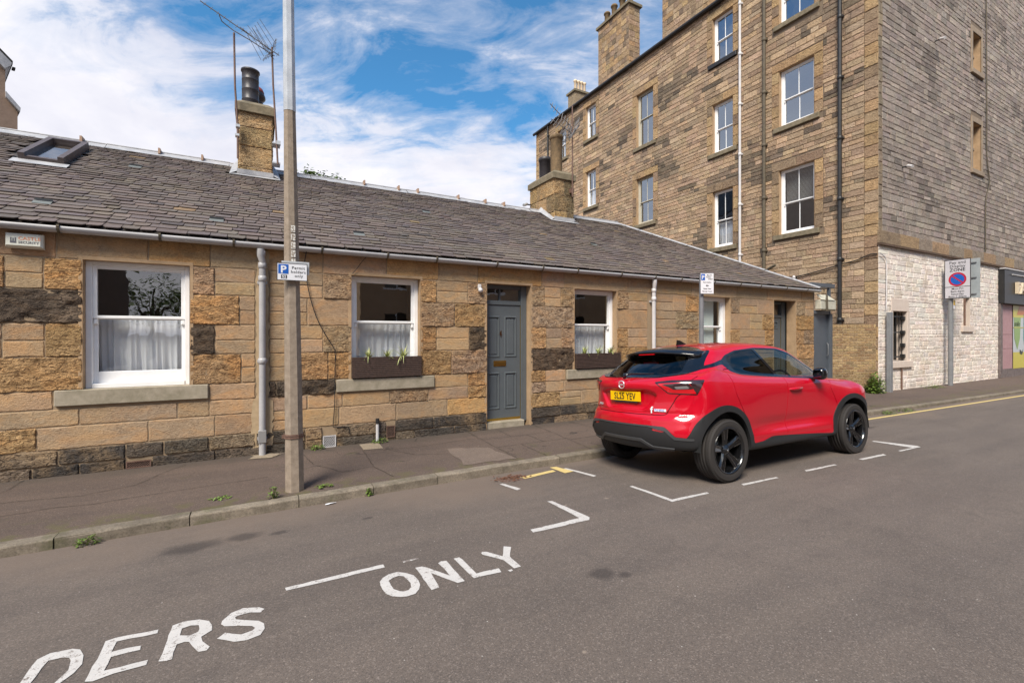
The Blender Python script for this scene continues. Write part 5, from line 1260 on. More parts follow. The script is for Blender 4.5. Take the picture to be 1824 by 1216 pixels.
mb=MB(); mb.lathe([(.150,6.12),(.150,6.3),(.153,6.305),(.153,6.32),(.150,6.325),(.150,6.5),(.153,6.505),(.153,6.52),(.150,6.525),(.150,6.7),(.153,6.705),(.153,6.72),(.150,6.725),(.150,6.87),(.168,6.88),(.168,6.91),(.140,6.91),(.140,6.3),(0,6.3)],28,M=Matrix.Translation((-.135,10.66,0)));
p_=mb.build('chimney_pot',m_potk,c1)
mb=MB(); mb.lathe([(.15,6.1),(.17,6.35),(.15,6.5),(.15,6.52),(.18,6.56),(.20,6.59),(.195,6.64),(.15,6.74),(.10,6.79),(0,6.80)],22,M=Matrix.Translation((-.06,11.1,0)))
mb.build('chimney_pot',[m_potk],c1)
mb=MB(); mb.lathe([(.172,6.70),(.175,6.72),(.15,6.78),(.10,6.82),(0,6.84)],22,M=Matrix.Translation((-.06,11.1,0))); mb.build('pot_cowl',pmat('red_cowl',(.30,.06,.05),.6),c1)
c2=T0(stack(terr,'chimney',6.88,7.52,10.25,11.48,4.55,5.80,CH+CHS,9,m_mortar,amp=.014,cell=.04,proud=.012,over=.05,cap=.24,courses=.40,wmin=.3,wmax=.6))
mb=MB(); mb.lathe([(.155,5.95),(.165,6.95),(.175,6.97),(.19,6.98),(.19,7.06),(.165,7.08),(.13,7.08),(.13,6.4),(0,6.4)],24,M=Matrix.Translation((7.16,10.55,0))); mb.build('chimney_pot',m_pot,c2)
mb=MB(); mb.lathe([(.165,5.95),(.165,6.55),(.185,6.56),(.185,6.64),(.16,6.66),(.13,6.66),(.13,6.2),(0,6.2)],24,M=Matrix.Translation((7.16,11.12,0))); mb.build('chimney_pot',m_potk,c2)
for cc,xa,xb,ya in ((c1,-.345,.255,10.3),(c2,6.88,7.52,10.25)):
    mb=MB(); tt=(ya-EY)/su.y
    mb.add([rp(xa-.13,tt-.10,.03),rp(xb+.13,tt-.10,.03),rp(xb+.10,tt+.02,.035),rp(xa-.10,tt+.02,.035)],[[0,1,2,3]])
    for q in (xa-.004,xb+.004):
        sg=-1 if q==xa-.004 else 1
        mb.add([rp(q+sg*.13,tt-.08,.03),rp(q,tt-.02,.03)+Vector((0,0,.05)),rp(q,SLEN,.03)+Vector((0,0,.12)),rp(q+sg*.10,SLEN,.03)],[[0,1,2,3]])
    mb.add([rp(xa-.01,tt,.03)+Vector((0,-.018,0)),rp(xb+.01,tt,.03)+Vector((0,-.018,0)),rp(xb+.01,tt,.03)+Vector((0,-.018,.09)),rp(xa-.01,tt,.03)+Vector((0,-.018,.09))],[[0,1,2,3]])
    mb.build('chimney_flashing',m_lead,cc)
# vents, grilles in the plinth
mb=MB(); fr_=.012
def grille(x0,x1,z0,z1,mat,nm,diag=True):
    mb=MB(); mb.box(x0,x1,FY-.026,FY-.016,z0,z0+fr_); mb.box(x0,x1,FY-.026,FY-.016,z1-fr_,z1); mb.box(x0,x0+fr_,FY-.025,FY-.015,z0+fr_,z1-fr_); mb.box(x1-fr_,x1,FY-.025,FY-.015,z0+fr_,z1-fr_)
    s_=.024; n=int((x1-x0+z1-z0)/s_)
    for k in range(1,n):
        for sg in (1,-1):
            c=k*s_; a=(x0+max(0,c-(z1-z0)),min(c,z1-z0)); b=(x0+min(c,x1-x0),max(0,c-(x1-x0)))
            za,zb_=(z0+a[1],z0+b[1]) if sg==1 else (z1-a[1],z1-b[1])
            mb.tube([(a[0],FY-.020,za),(b[0],FY-.020,zb_)],.0022,4,cap=False)
    g=T0(mb.build(nm,mat,terr)); mb=MB(); mb.box(x0,x1,FY-.012,FY-.008,z0,z1); mb.build('vent_dark',m_dark,g)
grille(.826,1.004,-.005,.165,m_pvcw,'vent_grille'); grille(1.744,1.876,.05,.225,m_rust,'vent_grille'); grille(-1.415,-1.17,.0,.085,m_rust,'vent_grille')
mb=MB(); mb.tube([(1.60,FY-.045,-.03),(1.60,FY-.045,.30)],.024,12); vp=T0(mb.build('vent_pipe',m_pvcw,terr)); mb=MB(); mb.tube([(1.60,FY-.045,.28),(1.60,FY-.045,.36)],.028,12); mb.build('pipe_cap',m_iron,vp); mb=MB(); mb.tube([(1.60,FY-.045,-.03),(1.60,FY-.045,.015)],.028,12); mb.build('pipe_cap',m_iron,vp)
# ---- loose cables on the wall
def cable(pts,r,parent,nm='wall_cable',mat=None,sub=6):
    P=[Vector(p) for p in pts]; A=[2*P[0]-P[1]]+P+[2*P[-1]-P[-2]]; out=[]
    for i in range(len(P)-1):
        p0,p1,p2,p3=A[i:i+4]
        for j in range(sub):
            u=j/sub; out.append(.5*((2*p1)+(p2-p0)*u+(2*p0-5*p1+4*p2-p3)*u*u+(3*p1-p0-3*p2+p3)*u**3))
    out.append(P[-1]); mb=MB(); mb.tube(out,r,6,cap=False); return mb.build(nm,mat or m_cable,parent)
yc=FY-.032
T0(cable([(.60,7.10,2.84),(.575,yc,2.6),(.609,yc,2.41),(.66,yc,2.15),(.75,yc,1.86),(.87,yc,1.62),(.975,yc,1.44),(.992,yc,1.36),(.990,yc,1.0),(.985,yc,.62),(.965,yc,.33),(.975,yc,.285),(1.03,yc,.28),(1.15,yc,.275),(1.185,yc,.25),(1.19,yc,.17)],.0062,terr))
T0(cable([(1.42,7.15,2.80),(1.36,yc,2.72),(1.30,yc,2.63),(1.235,yc,2.55)],.004,terr)); T0(cable([(.86,7.12,2.83),(.70,yc,2.80),(.56,yc,2.81)],.004,terr))
mb=MB(); mb.box(3.29,3.35,FY-.05,FY-.01,2.42,2.50,bev=.01); mb.lathe([(0,.06),(.03,.05),(.045,.02),(.03,0)],12,M=Matrix.Translation((3.33,FY-.03,2.40))@Matrix.Rotation(R(90),4,'X')); T0(mb.build('bell_box',m_pvcw,terr))
# ======================= TALL TENEMENT AT THE CORNER =======================
TX,TY0=15.68,6.65; TYE=25.4; TEZ=14.50; GX1=32.5; GR=(TX+GX1)/2; GRZ=20.2
ten=empty('tenement',(0,0,0),label='tall four storey sandstone tenement at the corner with white painted base and shop',cat='tenement')
TAN2=[(.50,.345,.22),(.46,.32,.21),(.52,.37,.24),(.43,.305,.205),(.48,.345,.24),(.395,.28,.19)]
DK2=[(.25,.185,.13),(.19,.145,.105),(.30,.22,.155),(.15,.115,.085)]
GRY=[(.385,.312,.27),(.355,.29,.25),(.405,.33,.285),(.325,.267,.235),(.37,.305,.27),(.45,.37,.315)]
# side wall: u = distance along +Y ; outward normal -X
SF=(Vector((TX,0,0)),Vector((0,1,0)),Vector((0,0,1)),Vector((-1,0,0)))
SW=[(8.405,9.558,5.06,7.26),(8.41,9.558,8.735,10.66),(8.41,9.558,12.25,14.02),
    (11.317,12.213,5.04,7.23),(11.317,12.213,8.73,10.65),(11.317,12.213,12.26,14.03),
    (15.334,16.399,6.81,8.96),(15.334,16.399,10.44,12.92),
    (19.39,20.253,8.55,10.49),(19.39,20.253,12.225,14.0),(19.39,20.253,4.9,6.8),
    (22.1,22.95,8.55,10.49),(22.1,22.95,12.0,13.75)]
mb=MB(); r_=random.Random(31)
def sooty(u,z):   # weathering pattern chosen from large noise (colour of the stones themselves)
    return noise.noise(Vector((u*.45,z*.7,3)))+.6*noise.noise(Vector((u*1.3,z*1.9,8)))
class SootPal(list): pass
def tcourse(fr,x0,x1,z0,z1,ops,pal,dk,r,wmin,wmax,thr=.34,bright=None,**k):
    x=x0
    while x<x1-1e-3:
        w=r.uniform(wmin,wmax)
        if x1-(x+w)<wmin*.6: w=x1-x
        xe=x+w; bl=False
        for a,b,c,d in ops:
            if z1>c+.01 and z0<d-.01 and xe>a+1e-4 and x<b-1e-4:
                if x<a-.05: xe=a
                else: x=b; bl=True
                break
        if bl: continue
        s_=sooty(x,z0)+r.uniform(-.22,.22); p=dk if s_>thr else pal
        c=(*jit(r.choice(p),r,.14),r.choice([.3,.6,1.]))
        block(mb,*fr,x,xe,z0,z1,c,seed=r.randrange(10**6),**k); x=xe
z=-.1; KW=dict(amp=.004,proud=.006,cell=.5,ch=.012,gap=.004)
marg=[(a-.26,b+.26,c-.20,d+.30) for a,b,c,d in SW]
while z<TEZ-.02:
    h=r_.choice([.12,.14,.155,.17,.19,.22]); 
    if TEZ-z-h<.12: h=TEZ-z
    if z+h<1.0: pass
    tcourse(SF,TY0+.36,TYE-.3,z,z+h,marg,TAN2,DK2,r_,.18,.58,**KW)
    z+=h
# quoins, surrounds
def bl2(fr,x0,x1,z0,z1,pal,amp=.010,**k): block(mb,*fr,x0,x1,z0,z1,jit(r_.choice(pal),r_,.12),amp=amp,proud=.012,cell=.12,ch=.012,seed=r_.randrange(10**6),gap=.004)
z=-.1;k=0
OR2=[(.52,.34,.18),(.47,.31,.17),(.42,.285,.175),(.54,.365,.20),(.34,.235,.155)]
while z<TEZ-.02:
    h=min(.33,TEZ-z); w=.36 if k%2 else .36
    bl2(SF,TY0+.002,TY0+.36,z,z+h,OR2 if r_.random()<.75 else TAN2)
    bl2(SF,TYE-.3,TYE,z,z+h,OR2); z+=h;k+=1
for a,b,c,d in SW:
    for x0,x1 in ((a-.26,a),(b,b+.26)):
        z=c
        while z<d-.02:
            h=min((d-c)/5,d-z); bl2(SF,x0,x1,z,z+h,OR2,.008); z+=h
    bl2(SF,a-.26,(a+b)/2,d,d+.30,OR2,.006); bl2(SF,(a+b)/2,b+.26,d,d+.30,OR2,.006)
mb.build('side_wall',m_stone2,ten,attr=True)
# gable facing the street (outward -Y), u = X
GF=(Vector((0,TY0,0)),Vector((1,0,0)),Vector((0,0,1)),Vector((0,-1,0)))
GW=[(22.42,23.20,11.15,12.50),(22.42,23.20,7.58,9.28)]
mb=MB(); r_=random.Random(77); z=4.66
gm=[(a-.14,b+.14,c-.12,d+.22) for a,b,c,d in GW]
def gx(z): # extent of gable at height z
    if z<TEZ: return TX+.22,GX1
    f=(z-TEZ)/(GRZ-TEZ); return TX+.1+(GR-TX)*f,GX1-(GX1-GR)*f
while z<GRZ-.3:
    h=r_.choice([.13,.15,.17,.19,.22]); x0,x1=gx(z+h)
    tcourse(GF,x0,x1,z,z+h,gm,GRY,[(.26,.21,.18),(.29,.235,.20),(.22,.18,.155)],r_,.18,.55,thr=.36,amp=.006,proud=.007,cell=.5,ch=.013,gap=.003,rough_=1.6); z+=h
z=4.66;k=0
while z<TEZ:
    h=.33; bl2(GF,TX+.002,TX+.22,z,min(z+h,TEZ),[(.36,.27,.18),(.30,.23,.16)]); z+=h
mb.build('gable_wall',m_stone3,ten,attr=True)
# painted ground floor
mb=MB(); r_=random.Random(13); z=-.1; PW=[(1,1,1),(.98,.97,.96),(1.0,.98,.97),(.96,.94,.92),(.93,.89,.85)]
gop=[(16.53,17.415,.86,2.35),(16.30,17.66,.64,.86),(16.42,17.52,2.35,2.75),(21.62,22.19,1.95,2.96),(21.45,22.42,1.73,1.95),(24.9,GX1,-1,4.3)]
while z<4.25:
    h=min(r_.choice([.10,.12,.14,.16]),4.25-z)
    if h<.05: break
    x=TX+.01
    tcourse(GF,TX+.005,24.9,z,z+h,gop,PW,PW,r_,.18,.6,amp=.006,proud=.007,cell=.14,ch=.018,gap=.0,rough_=1.8); z+=h
pw=mb.build('painted_wall',m_painted,ten,attr=True)
# core bodies with openings
mb=MB(); pierced(mb,TY0+.004,TYE,-.2,TEZ,SW,lambda u,z:Vector((TX+.012,u,z)))
pierced(mb,TX+.006,GX1,4.25,TEZ,GW,lambda u,z:Vector((u,TY0+.012,z)))
mb.add([(TX,TY0+.006,TEZ),(GX1,TY0+.006,TEZ),(GR,TY0+.006,GRZ)],[[0,1,2]])
mb.box(GX1-.02,GX1,TY0+.01,TYE,-.2,TEZ); mb.box(TX+.01,GX1-.03,TYE-.02,TYE-.004,-.2,TEZ)
mb.build('mortar_core',m_mortar2,ten)
mb=MB(); pierced(mb,TX+.001,GX1,-.2,4.25,gop[:1]+gop[3:4]+[(24.9,GX1,-.2,4.2)],lambda u,z:Vector((u,TY0+.003,z))); mb.build('painted_core',m_painted,ten,attr=True)
for o_ in SW: mb=MB(); reveals(mb,o_,lambda u,z,d:Vector((TX+d,u,z)),.25,True); mb.build('opening_reveal',m_dress,ten)
for o_ in GW: mb=MB(); reveals(mb,o_,lambda u,z,d:Vector((u,TY0+d,z)),.25,True); mb.build('opening_reveal',m_dress,ten)
mb=MB()
for o_ in gop[:1]+gop[3:4]: reveals(mb,o_,lambda u,z,d:Vector((u,TY0+d,z)),.30,True)
mb.box(16.30,17.66,TY0-.07,TY0+.1,.66,.86,bev=.01); mb.box(21.45,22.42,TY0-.06,TY0+.1,1.75,1.95,bev=.01)
mb.box(16.42,17.52,TY0-.02,TY0+.002,2.35,2.73,bev=.01); 
for x0 in (16.36,17.415): mb.box(x0,x0+.17 if x0<17 else x0+.17,TY0-.018,TY0+.002,.86,2.35,bev=.01)
mb.build('painted_dressings',pmat('cream_masonry_paint',rough=.7,fn=lambda t,b:t.l.new(t.mix(t.noise(t.pos(),8,5,.7),(.55,.44,.37),(.74,.64,.56)),b.inputs['Base Color'])),ten)
# band course
mb=MB(); x=TX-.02; r_=random.Random(2)
while x<GX1:
    x1=min(x+r_.uniform(.7,1.3),GX1); mb.box(x+.004,x1-.004,TY0-.04,TY0+.02,4.30,4.665,bev=.006,c=jit(r_.choice([(.40,.29,.18),(.30,.24,.18),(.46,.31,.18),(.35,.28,.22)]),r_,.12)); x=x1
mb.box(TX-.03,GX1,TY0-.075,TY0+.02,4.235,4.298,c=(.16,.10,.065))
mb.build('band_course',m_stone2,ten,attr=True)
# sills
for a,b,c,d in SW:
    mb=MB(); mb.box(TX-.075,TX+.15,a-.17,b+.17,c-.17,c-.001,bev=.012); mb.build('window_sill',m_iron if (abs(a-11.317)<.01 and c>12) else m_coping,ten)
for a,b,c,d in GW:
    mb=MB(); mb.box(a-.16,b+.16,TY0-.07,TY0+.1,c-.16,c-.001,bev=.01); mb.box(a-.13,a,TY0-.03,TY0+.01,c,d+.2,bev=.008); mb.box(b,b+.13,TY0-.03,TY0+.01,c,d+.2,bev=.008); mb.box(a-.001,b+.001,TY0-.03,TY0+.01,d,d+.2,bev=.008)
    w_=mb.build('blind_window',var('grey_dressed_stone',(.24,.18,.13),(.36,.28,.20),6,.9,.008),ten); mb=MB(); mb.box(a,b,TY0+.22,TY0+.25,c,d); mb.box(a,b,TY0+.17,TY0+.20,(c+d)/2+.02,(c+d)/2+.09); mb.build('boarded_panel',var('beige_boards',(.22,.17,.12),(.30,.23,.165),5,.7),w_)
    # window sashes
for a,b,c,d in SW:
    F=lambda x,z,dd,a=a,c=c,b=b:Vector((TX+dd,b-x,c+z))
    mid=(d-c)*.48 if not(abs(a-15.33)<.1 and c>10) else (d-c)*.52
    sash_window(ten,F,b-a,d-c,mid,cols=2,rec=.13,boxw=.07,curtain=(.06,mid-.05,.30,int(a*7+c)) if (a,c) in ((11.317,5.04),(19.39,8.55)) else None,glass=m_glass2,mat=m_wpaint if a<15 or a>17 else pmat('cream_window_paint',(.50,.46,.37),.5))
# blind inside the lowest right window, potted leaves on its ledge, hanging globe above
mb=MB()
for k in range(26): z=6.15+.04*k; mb.add([(TX+.30,8.50,z),(TX+.30,9.48,z),(TX+.325,9.48,z+.03),(TX+.325,8.50,z+.03)],[[0,1,2,3]])
mb.build('slatted_blind',pmat('blind_slats',(.40,.39,.38),.7),ten)
# eaves gutter (black) and roof
mb=MB(); mb.tube([(TX-.10,TY0-.05,TEZ+.02),(TX-.10,TYE+.15,TEZ+.02)],.085,10); mb.box(TX-.09,TX+.1,TY0,TYE+.1,TEZ+.03,TEZ+.12); eg=mb.build('eaves_gutter',m_iron,ten)
mb=MB(); e0=TX-.1; 
for q,(xa,za,xb,zb_) in enumerate(((e0,TEZ+.10,GR,GRZ+.1),(GX1+.1,TEZ+.10,GR,GRZ+.1))):
    for k in range(24):
        f0,f1=k/24,(k+1)/24; g=.12*random.Random(k).uniform(.8,1.15)
        mb.add([(xa+(xb-xa)*f0,TY0-.05,za+(zb_-za)*f0+.02),(xa+(xb-xa)*f0,TYE+.1,za+(zb_-za)*f0+.02),(xa+(xb-xa)*f1,TYE+.1,za+(zb_-za)*f1),(xa+(xb-xa)*f1,TY0-.05,za+(zb_-za)*f1)],[[0,1,2,3]],c=(g,g*.85,g*.75))
mb.build('roof',m_slate,ten,attr=True)
# chimney stacks
def pots(c,x,ys,z,mat,r=.13,h=.8):
    for i,y in enumerate(ys):
        hh=h*(1-.08*(i%2)); mb=MB(); mb.lathe([(r*.95,z),(r*.9,z+hh*.82),(r*1.2,z+hh*.86),(r*1.2,z+hh*.93),(r*.95,z+hh),(r*.75,z+hh),(r*.75,z+.3),(0,z+.3)],14,M=Matrix.Translation((x,y,0))); mb.build('chimney_pot',mat,c)
a_=stack(ten,'chimney',TX+.0,TX+.70,16.9,19.2,TEZ+.12,17.62,TAN2+OR2+DK2[:1],3,m_mortar,courses=.26,cell=.3,amp=.008,stone=m_stone2,cap=.2,over=.09); pots(a_,TX+.35,[17.2,17.75,18.35,18.9],17.8,m_pot,.15,.75)
a_=stack(ten,'chimney',TX+.0,TX+.75,11.2,14.80,TEZ+.12,18.4,TAN2+OR2+DK2[:1],6,m_mortar,courses=.26,cell=.3,amp=.008,stone=m_stone2,cap=.2,over=.09); pots(a_,TX+.35,[11.6,12.2,12.8,13.4,14.0],18.6,m_potc,.15,.75)
a_=stack(ten,'chimney',17.5,18.75,23.7,24.45,15.2,17.0,[(.36,.28,.19),(.33,.25,.17)],12,m_mortar,courses=.9,wmin=1.3,wmax=2.,cell=.3,amp=.003,stone=m_stone2,cap=.2,over=.09)
for i,x in enumerate((17.78,18.02,18.26,18.50)):
    mb=MB(); z=17.15; mb.lathe([(.095,z),(.085,z+.62),(.12,z+.66),(.12,z+.72),(.095,z+.78),(.07,z+.78),(.07,z+.3),(0,z+.3)],14,M=Matrix.Translation((x,24.05,0))); mb.build('chimney_pot',m_potc,a_)
# wall pipes
def wpipe(y,z0,z1,r,mat,nm='soil_pipe',step=1.85,off=.09):
    mb=MB(); mb.tube([(TX-off,y,z0),(TX-off,y,z1)],r,12); z=z0+.4
    while z<z1:
        mb.lathe([(r,-.06),(r*1.3,-.05),(r*1.3,.05),(r,.06)],12,M=Matrix.Translation((TX-off,y,z))); mb.box(TX-off+.02,TX+.01,y-r*1.6,y+r*1.6,z-.03,z+.03); z+=step
    return mb.build(nm,mat,ten)
wpipe(7.62,1.7,TEZ,.055,m_iron); wpipe(10.04,.5,TEZ,.055,m_oiron); wpipe(10.97,.5,TEZ,.045,m_pvcw); wpipe(23.9,.5,TEZ,.05,m_iron)
mb=MB(); mb.tube([(TX-.09,10.04,3.85),(TX-.20,9.75,3.95),(TX-.22,9.55,4.02)],.045,10); mb.build('pipe_branch',m_oiron,ten)
X_=TX-.045
cable([(X_,14,2.9),(X_,12.5,3.15),(X_,11,3.36),(X_,9.8,3.42),(X_,9.0,3.55),(X_,8.2,3.68),(X_,7.6,3.80),(X_,7.2,3.86),(X_,6.85,3.98),(X_,6.66,3.98)],.017,ten)
Y_=TY0-.05
cable([(TX+.0,Y_,3.98),(TX+.25,Y_,3.90),(TX+.35,Y_,3.70),(TX+.36,Y_,3.0),(TX+.34,Y_,2.4)],.014,ten,mat=m_pvcw)
cable([(23.55,Y_,14.5),(23.6,Y_,10),(23.62,Y_,8.2),(23.85,Y_,7.3),(23.5,Y_,6.5),(23.48,Y_,4.7)],.018,ten,mat=m_oiron)
mb=MB(); mb.tube([(18.0,TY0-.03,0),(18.0,TY0-.03,.0)],.01,4) if 0 else None
# barred window
mb=MB(); mb.add([(16.53,TY0+.28,.86),(17.415,TY0+.28,.86),(17.415,TY0+.28,2.35),(16.53,TY0+.28,2.35)],[[0,1,2,3]]); mb.add([(21.62,TY0+.28,1.95),(22.19,TY0+.28,1.95),(22.19,TY0+.28,2.96),(21.62,TY0+.28,2.96)],[[0,1,2,3]]); bw=mb.build('barred_window',m_dark,ten)
mb=MB()
for k in range(5): x=16.60+.19*k; mb.tube([(x,TY0+.10,.88),(x,TY0+.10,2.33)],.013,6)
for z in (.98,1.72,2.20): mb.box(16.54,17.41,TY0+.085,TY0+.115,z-.02,z+.02)
mb.build('iron_bars',m_iron,bw)
mb=MB()
for z in (1.0,1.33,1.72,2.15): mb.box(17.30,17.405,TY0+.02,TY0+.13,z-.055,z+.055,bev=.01)
mb.build('bar_fixings',m_iron,bw)
mb=MB(); mb.add([(16.6,TY0+.20,1.55),(17.0,TY0+.20,1.55),(17.0,TY0+.20,2.3),(16.6,TY0+.20,2.3)],[[0,1,2,3]]); mb.build('pane',m_glass,bw)
mb=MB(); mb.tube([(21.66,TY0-.03,1.96),(21.66,TY0-.03,4.2)],.03,8); mb.build('rusty_pipe',m_rust,ten)
mb=MB(); mb.tube([(17.02,TY0-.03,.0),(17.02,TY0-.03,.64)],.025,8); mb.build('waste_pipe',m_rust,ten)
# corner post guard (grey steel upright near the brick wall)
mb=MB(); mb.box(15.99,16.13,TY0-.17,TY0-.06,-.05,2.30,bev=.01); mb.build('cable_guard',m_gpost,ten)
# shop front
SG=var('shop_fascia_black',(.012,.012,.013),(.022,.021,.021),4,.45)
mb=MB(); mb.box(24.92,GX1,TY0-.17,TY0+.05,2.84,4.16,bev=.02); sh_=mb.build('shop_front',SG,ten)
mb=MB(); mb.box(24.90,GX1,TY0-.20,TY0+.05,4.16,4.20,bev=.005); mb.tube([(25.6,TY0-.21,3.98),(GX1,TY0-.21,3.98)],.02,8); mb.build('fascia_trim',m_pvcw,sh_)
mb=MB(); vs,fs=text_mesh('PAL',.62,Matrix.Translation((25.95,TY0-.235,3.27))@Matrix.Rotation(R(90),4,'X'),.10,'LEFT',1.15,.012); mb.add(vs,fs); mb.build('shop_letters',var('cream_letters',(.60,.48,.33),(.72,.60,.44),9,.5),sh_)
mb=MB(); mb.box(24.93,25.16,TY0-.06,TY0+.05,0,2.84); mb.box(24.93,GX1,TY0+.0,TY0+.04,-.05,.32); mb.build('shop_pilaster',var('worn_brown_paint',(.10,.075,.07),(.22,.18,.17),9,.6),sh_)
mb=MB()
for z0,z1 in ((.32,1.10),(1.11,1.66),(1.67,2.83)): mb.box(25.17,26.46,TY0+.01,TY0+.05,z0,z1)
mb.build('pink_panel',var('dusty_pink_panel',(.36,.20,.21),(.45,.27,.28),3,.6),sh_)
mb=MB(); y=TY0-.005
P_=[(.55,.47,.07),(.24,.36,.11),(.50,.53,.55),(.52,.17,.04),(.08,.35,.33),(.03,.04,.02)]
mats=[pmat('poster_colour_%d'%i if 0 else n_,c,.4) for i,(n_,c) in enumerate(zip(('poster_yellow','poster_green','poster_white','poster_orange','poster_teal','poster_dark'),P_))]
q=lambda pts,m_,dz:mb.add([(x,y-dz,z) for x,z in pts],[list(range(len(pts)))],mi=m_)
q([(26.48,.30),(29.5,.30),(29.5,2.83),(26.48,2.83)],2,0)
q([(26.48,.30),(29.5,.30),(29.5,.95),(26.48,.95)],0,.003); q([(26.48,2.35),(29.5,2.35),(29.5,2.83),(26.48,2.83)],0,.003); q([(26.9,2.45),(29.5,2.5),(29.5,2.83),(27.2,2.83)],3,.006)
q([(26.56,2.35),(27.35,2.35),(27.25,1.5),(26.95,1.05),(26.62,1.5)],1,.006); q([(27.7,2.5),(28.4,2.4),(28.2,1.2),(27.9,.9),(27.65,1.5)],4,.006)
q([(26.48,1.93),(29.5,1.93),(29.5,1.96),(26.48,1.96)],0,.009); q([(27.2,.9),(27.24,1.06),(27.5,.95),(27.6,1.08),(27.56,.88),(27.4,.84)],5,.009)
vs,fs=text_mesh('smile',.30,Matrix.Translation((26.60,y-.012,2.0))@Matrix.Rotation(R(90),4,'X'),.002); mb.add(vs,fs,mi=5)
mb.build('shop_poster',mats,sh_)
# ======================= GATE, BRICK WALL =======================
gate=empty('side_gate',(13.5,FY,0),label='plain grey metal gate in a grey frame between cottage end and brick wall',cat='gate')
L=lambda o:(setattr(o,'location',(-13.5,-FY,0)),o)[1]
m_gate=var('grey_gate_paint',(.075,.088,.105),(.092,.105,.125),3,.4)
mb=MB(); mb.box(13.52,14.26,FY+.05,FY+.09,.02,2.22,bev=.004); L(mb.build('gate_leaf',m_gate,gate))
mb=MB(); mb.box(14.28,14.42,FY-.02,FY+.12,-.05,2.24,bev=.01); mb.box(13.50,14.28,FY-.0,FY+.12,2.225,2.33,bev=.006); mb.box(14.36,14.42,FY+.03,FY+.11,2.24,2.98,bev=.004); mb.box(13.45,14.62,FY+.02,FY+.10,2.985,3.10,bev=.006); mb.box(13.53,13.58,FY+.03,FY+.08,2.33,2.98); L(mb.build('gate_frame',m_gate,gate))
mb=MB(); mb.tube([(14.20,FY+.03,1.05),(14.20,FY-.01,1.08),(14.20,FY-.01,1.38),(14.20,FY+.03,1.41)],.011,8); L(mb.build('gate_handle',m_gpost,gate))
lb=empty('wall_light_box',(13.95,FY-.05,2.35),label='old cream slatted light box fixed above the grey gate',cat='light box')
mb=MB(); mb.box(-.38,.38,-.10,.06,0,.26,bev=.01); mb.add([(-.40,-.12,.262),(.30,-.12,.262),(.22,.05,.42),(-.34,.05,.42)],[[0,1,2,3]]); mb.build('box_body',var('old_cream_metal',(.42,.40,.32),(.58,.56,.47),12,.6),lb)
mb=MB()
for k in range(14): mb.box(-.34+.05*k,-.315+.05*k,-.106,-.09,-.04,.01)
for x in (-.16,-.10): mb.tube([(x,-.12,.40),(x,-.13,-.05)],.014,6)
mb.build('louvre',m_oiron,lb)
bwl=empty('brick_wall',(14.45,7.28,0),rz=math.atan2(6.70-7.28,15.66-14.45),label='tan brick wall with soldier course top between gate and tenement',cat='brick wall')
mb=MB(); r_=random.Random(17); Lw=math.hypot(6.70-7.28,15.66-14.45); BR=[(.42,.285,.14),(.38,.25,.12),(.46,.32,.165),(.34,.21,.105),(.30,.205,.11)]
fr=(Vector((0,0,0)),Vector((1,0,0)),Vector((0,0,1)),Vector((0,-1,0)))
z=-.1;row=0
while z<1.84:
    x=-.11 if row%2 else 0.
    while x<Lw:
        a,b=max(x,0),min(x+.2225,Lw); d_=.8 if z<.5 else 1
        if b-a>.03: block(mb,*fr,a,b,z,z+.0745,tuple(v*d_ for v in jit(r_.choice(BR),r_,.15)),amp=.001,proud=.003,cell=.5,ch=.005,seed=r_.randrange(10**6),gap=.0055,rough_=.25)
        x+=.2225
    z+=.0745;row+=1
x=0
while x<Lw-.03: block(mb,*fr,x,min(x+.0745,Lw),1.838,1.95,jit(r_.choice(BR),r_,.12),amp=.001,proud=.004,cell=.5,ch=.005,seed=r_.randrange(10**6),gap=.005,rough_=.3); x+=.0745
mb.build('brickwork',pmat('brick_face',rough=.9,fn=stonefn(60,.008,.3,False,.35)),bwl,attr=True)
mb=MB(); mb.box(0,Lw,.004,.21,-.1,1.945); mb.build('mortar_core',m_mortar,bwl)
mb=MB(); mb.tube([(-.02,.02,.0),(-.02,.02,0.01)],.01,4) if 0 else None
# ======================= STREET FURNITURE =======================
lp=empty('lamp_post',(.345,5.50,-.03),label='tall octagonal concrete lamp post with galvanised upper shaft on the kerbside',cat='lamp post')
def octo(mb,levels,n=8,**k):
    vs=[]
    for z,r,cx_,cy_ in levels:
        for j in range(n): a=math.pi/8+2*math.pi*j/n; vs.append((cx_+r*math.cos(a),cy_+r*math.sin(a),z))
    mb.add(vs,[[i*n+j,i*n+(j+1)%n,(i+1)*n+(j+1)%n,(i+1)*n+j] for i in range(len(levels)-1) for j in range(n)],**k)
tl_=lambda z:(-.345+.345-.062*z/5.2)
mb=MB(); octo(mb,[(-.1,.098,0,0),(.0,.098,0,0),(.52,.094,tl_(.52),0),(1.2,.090,tl_(1.2),0),(2.3,.080,tl_(2.3),0),(3.2,.071,tl_(3.2),0),(4.09,.060,tl_(4.09),0)]); mb.build('concrete_shaft',m_conc,lp)
mb=MB(); octo(mb,[(4.05,.0635,tl_(4.05),0),(4.9,.060,tl_(4.9),0),(8.2,.048,tl_(7.0),0)],smooth=False); mb.add([(tl_(4.05)+.0635*math.cos(math.pi/8+2*math.pi*j/8),.0635*math.sin(math.pi/8+2*math.pi*j/8),4.05) for j in range(8)],[list(range(8))[::-1]]); mb.build('steel_shaft',m_galv,lp)
mb=MB(); mb.tube([(tl_(7),0,8.1),(tl_(7)+.02,-.2,8.55),(tl_(7)+.03,-.9,8.7)],.03,10); mb.box(tl_(7)-.08,tl_(7)+.14,-1.5,-.8,8.66,8.78,bev=.03); mb.build('lamp_head',m_galv,lp)
mb=MB(); 
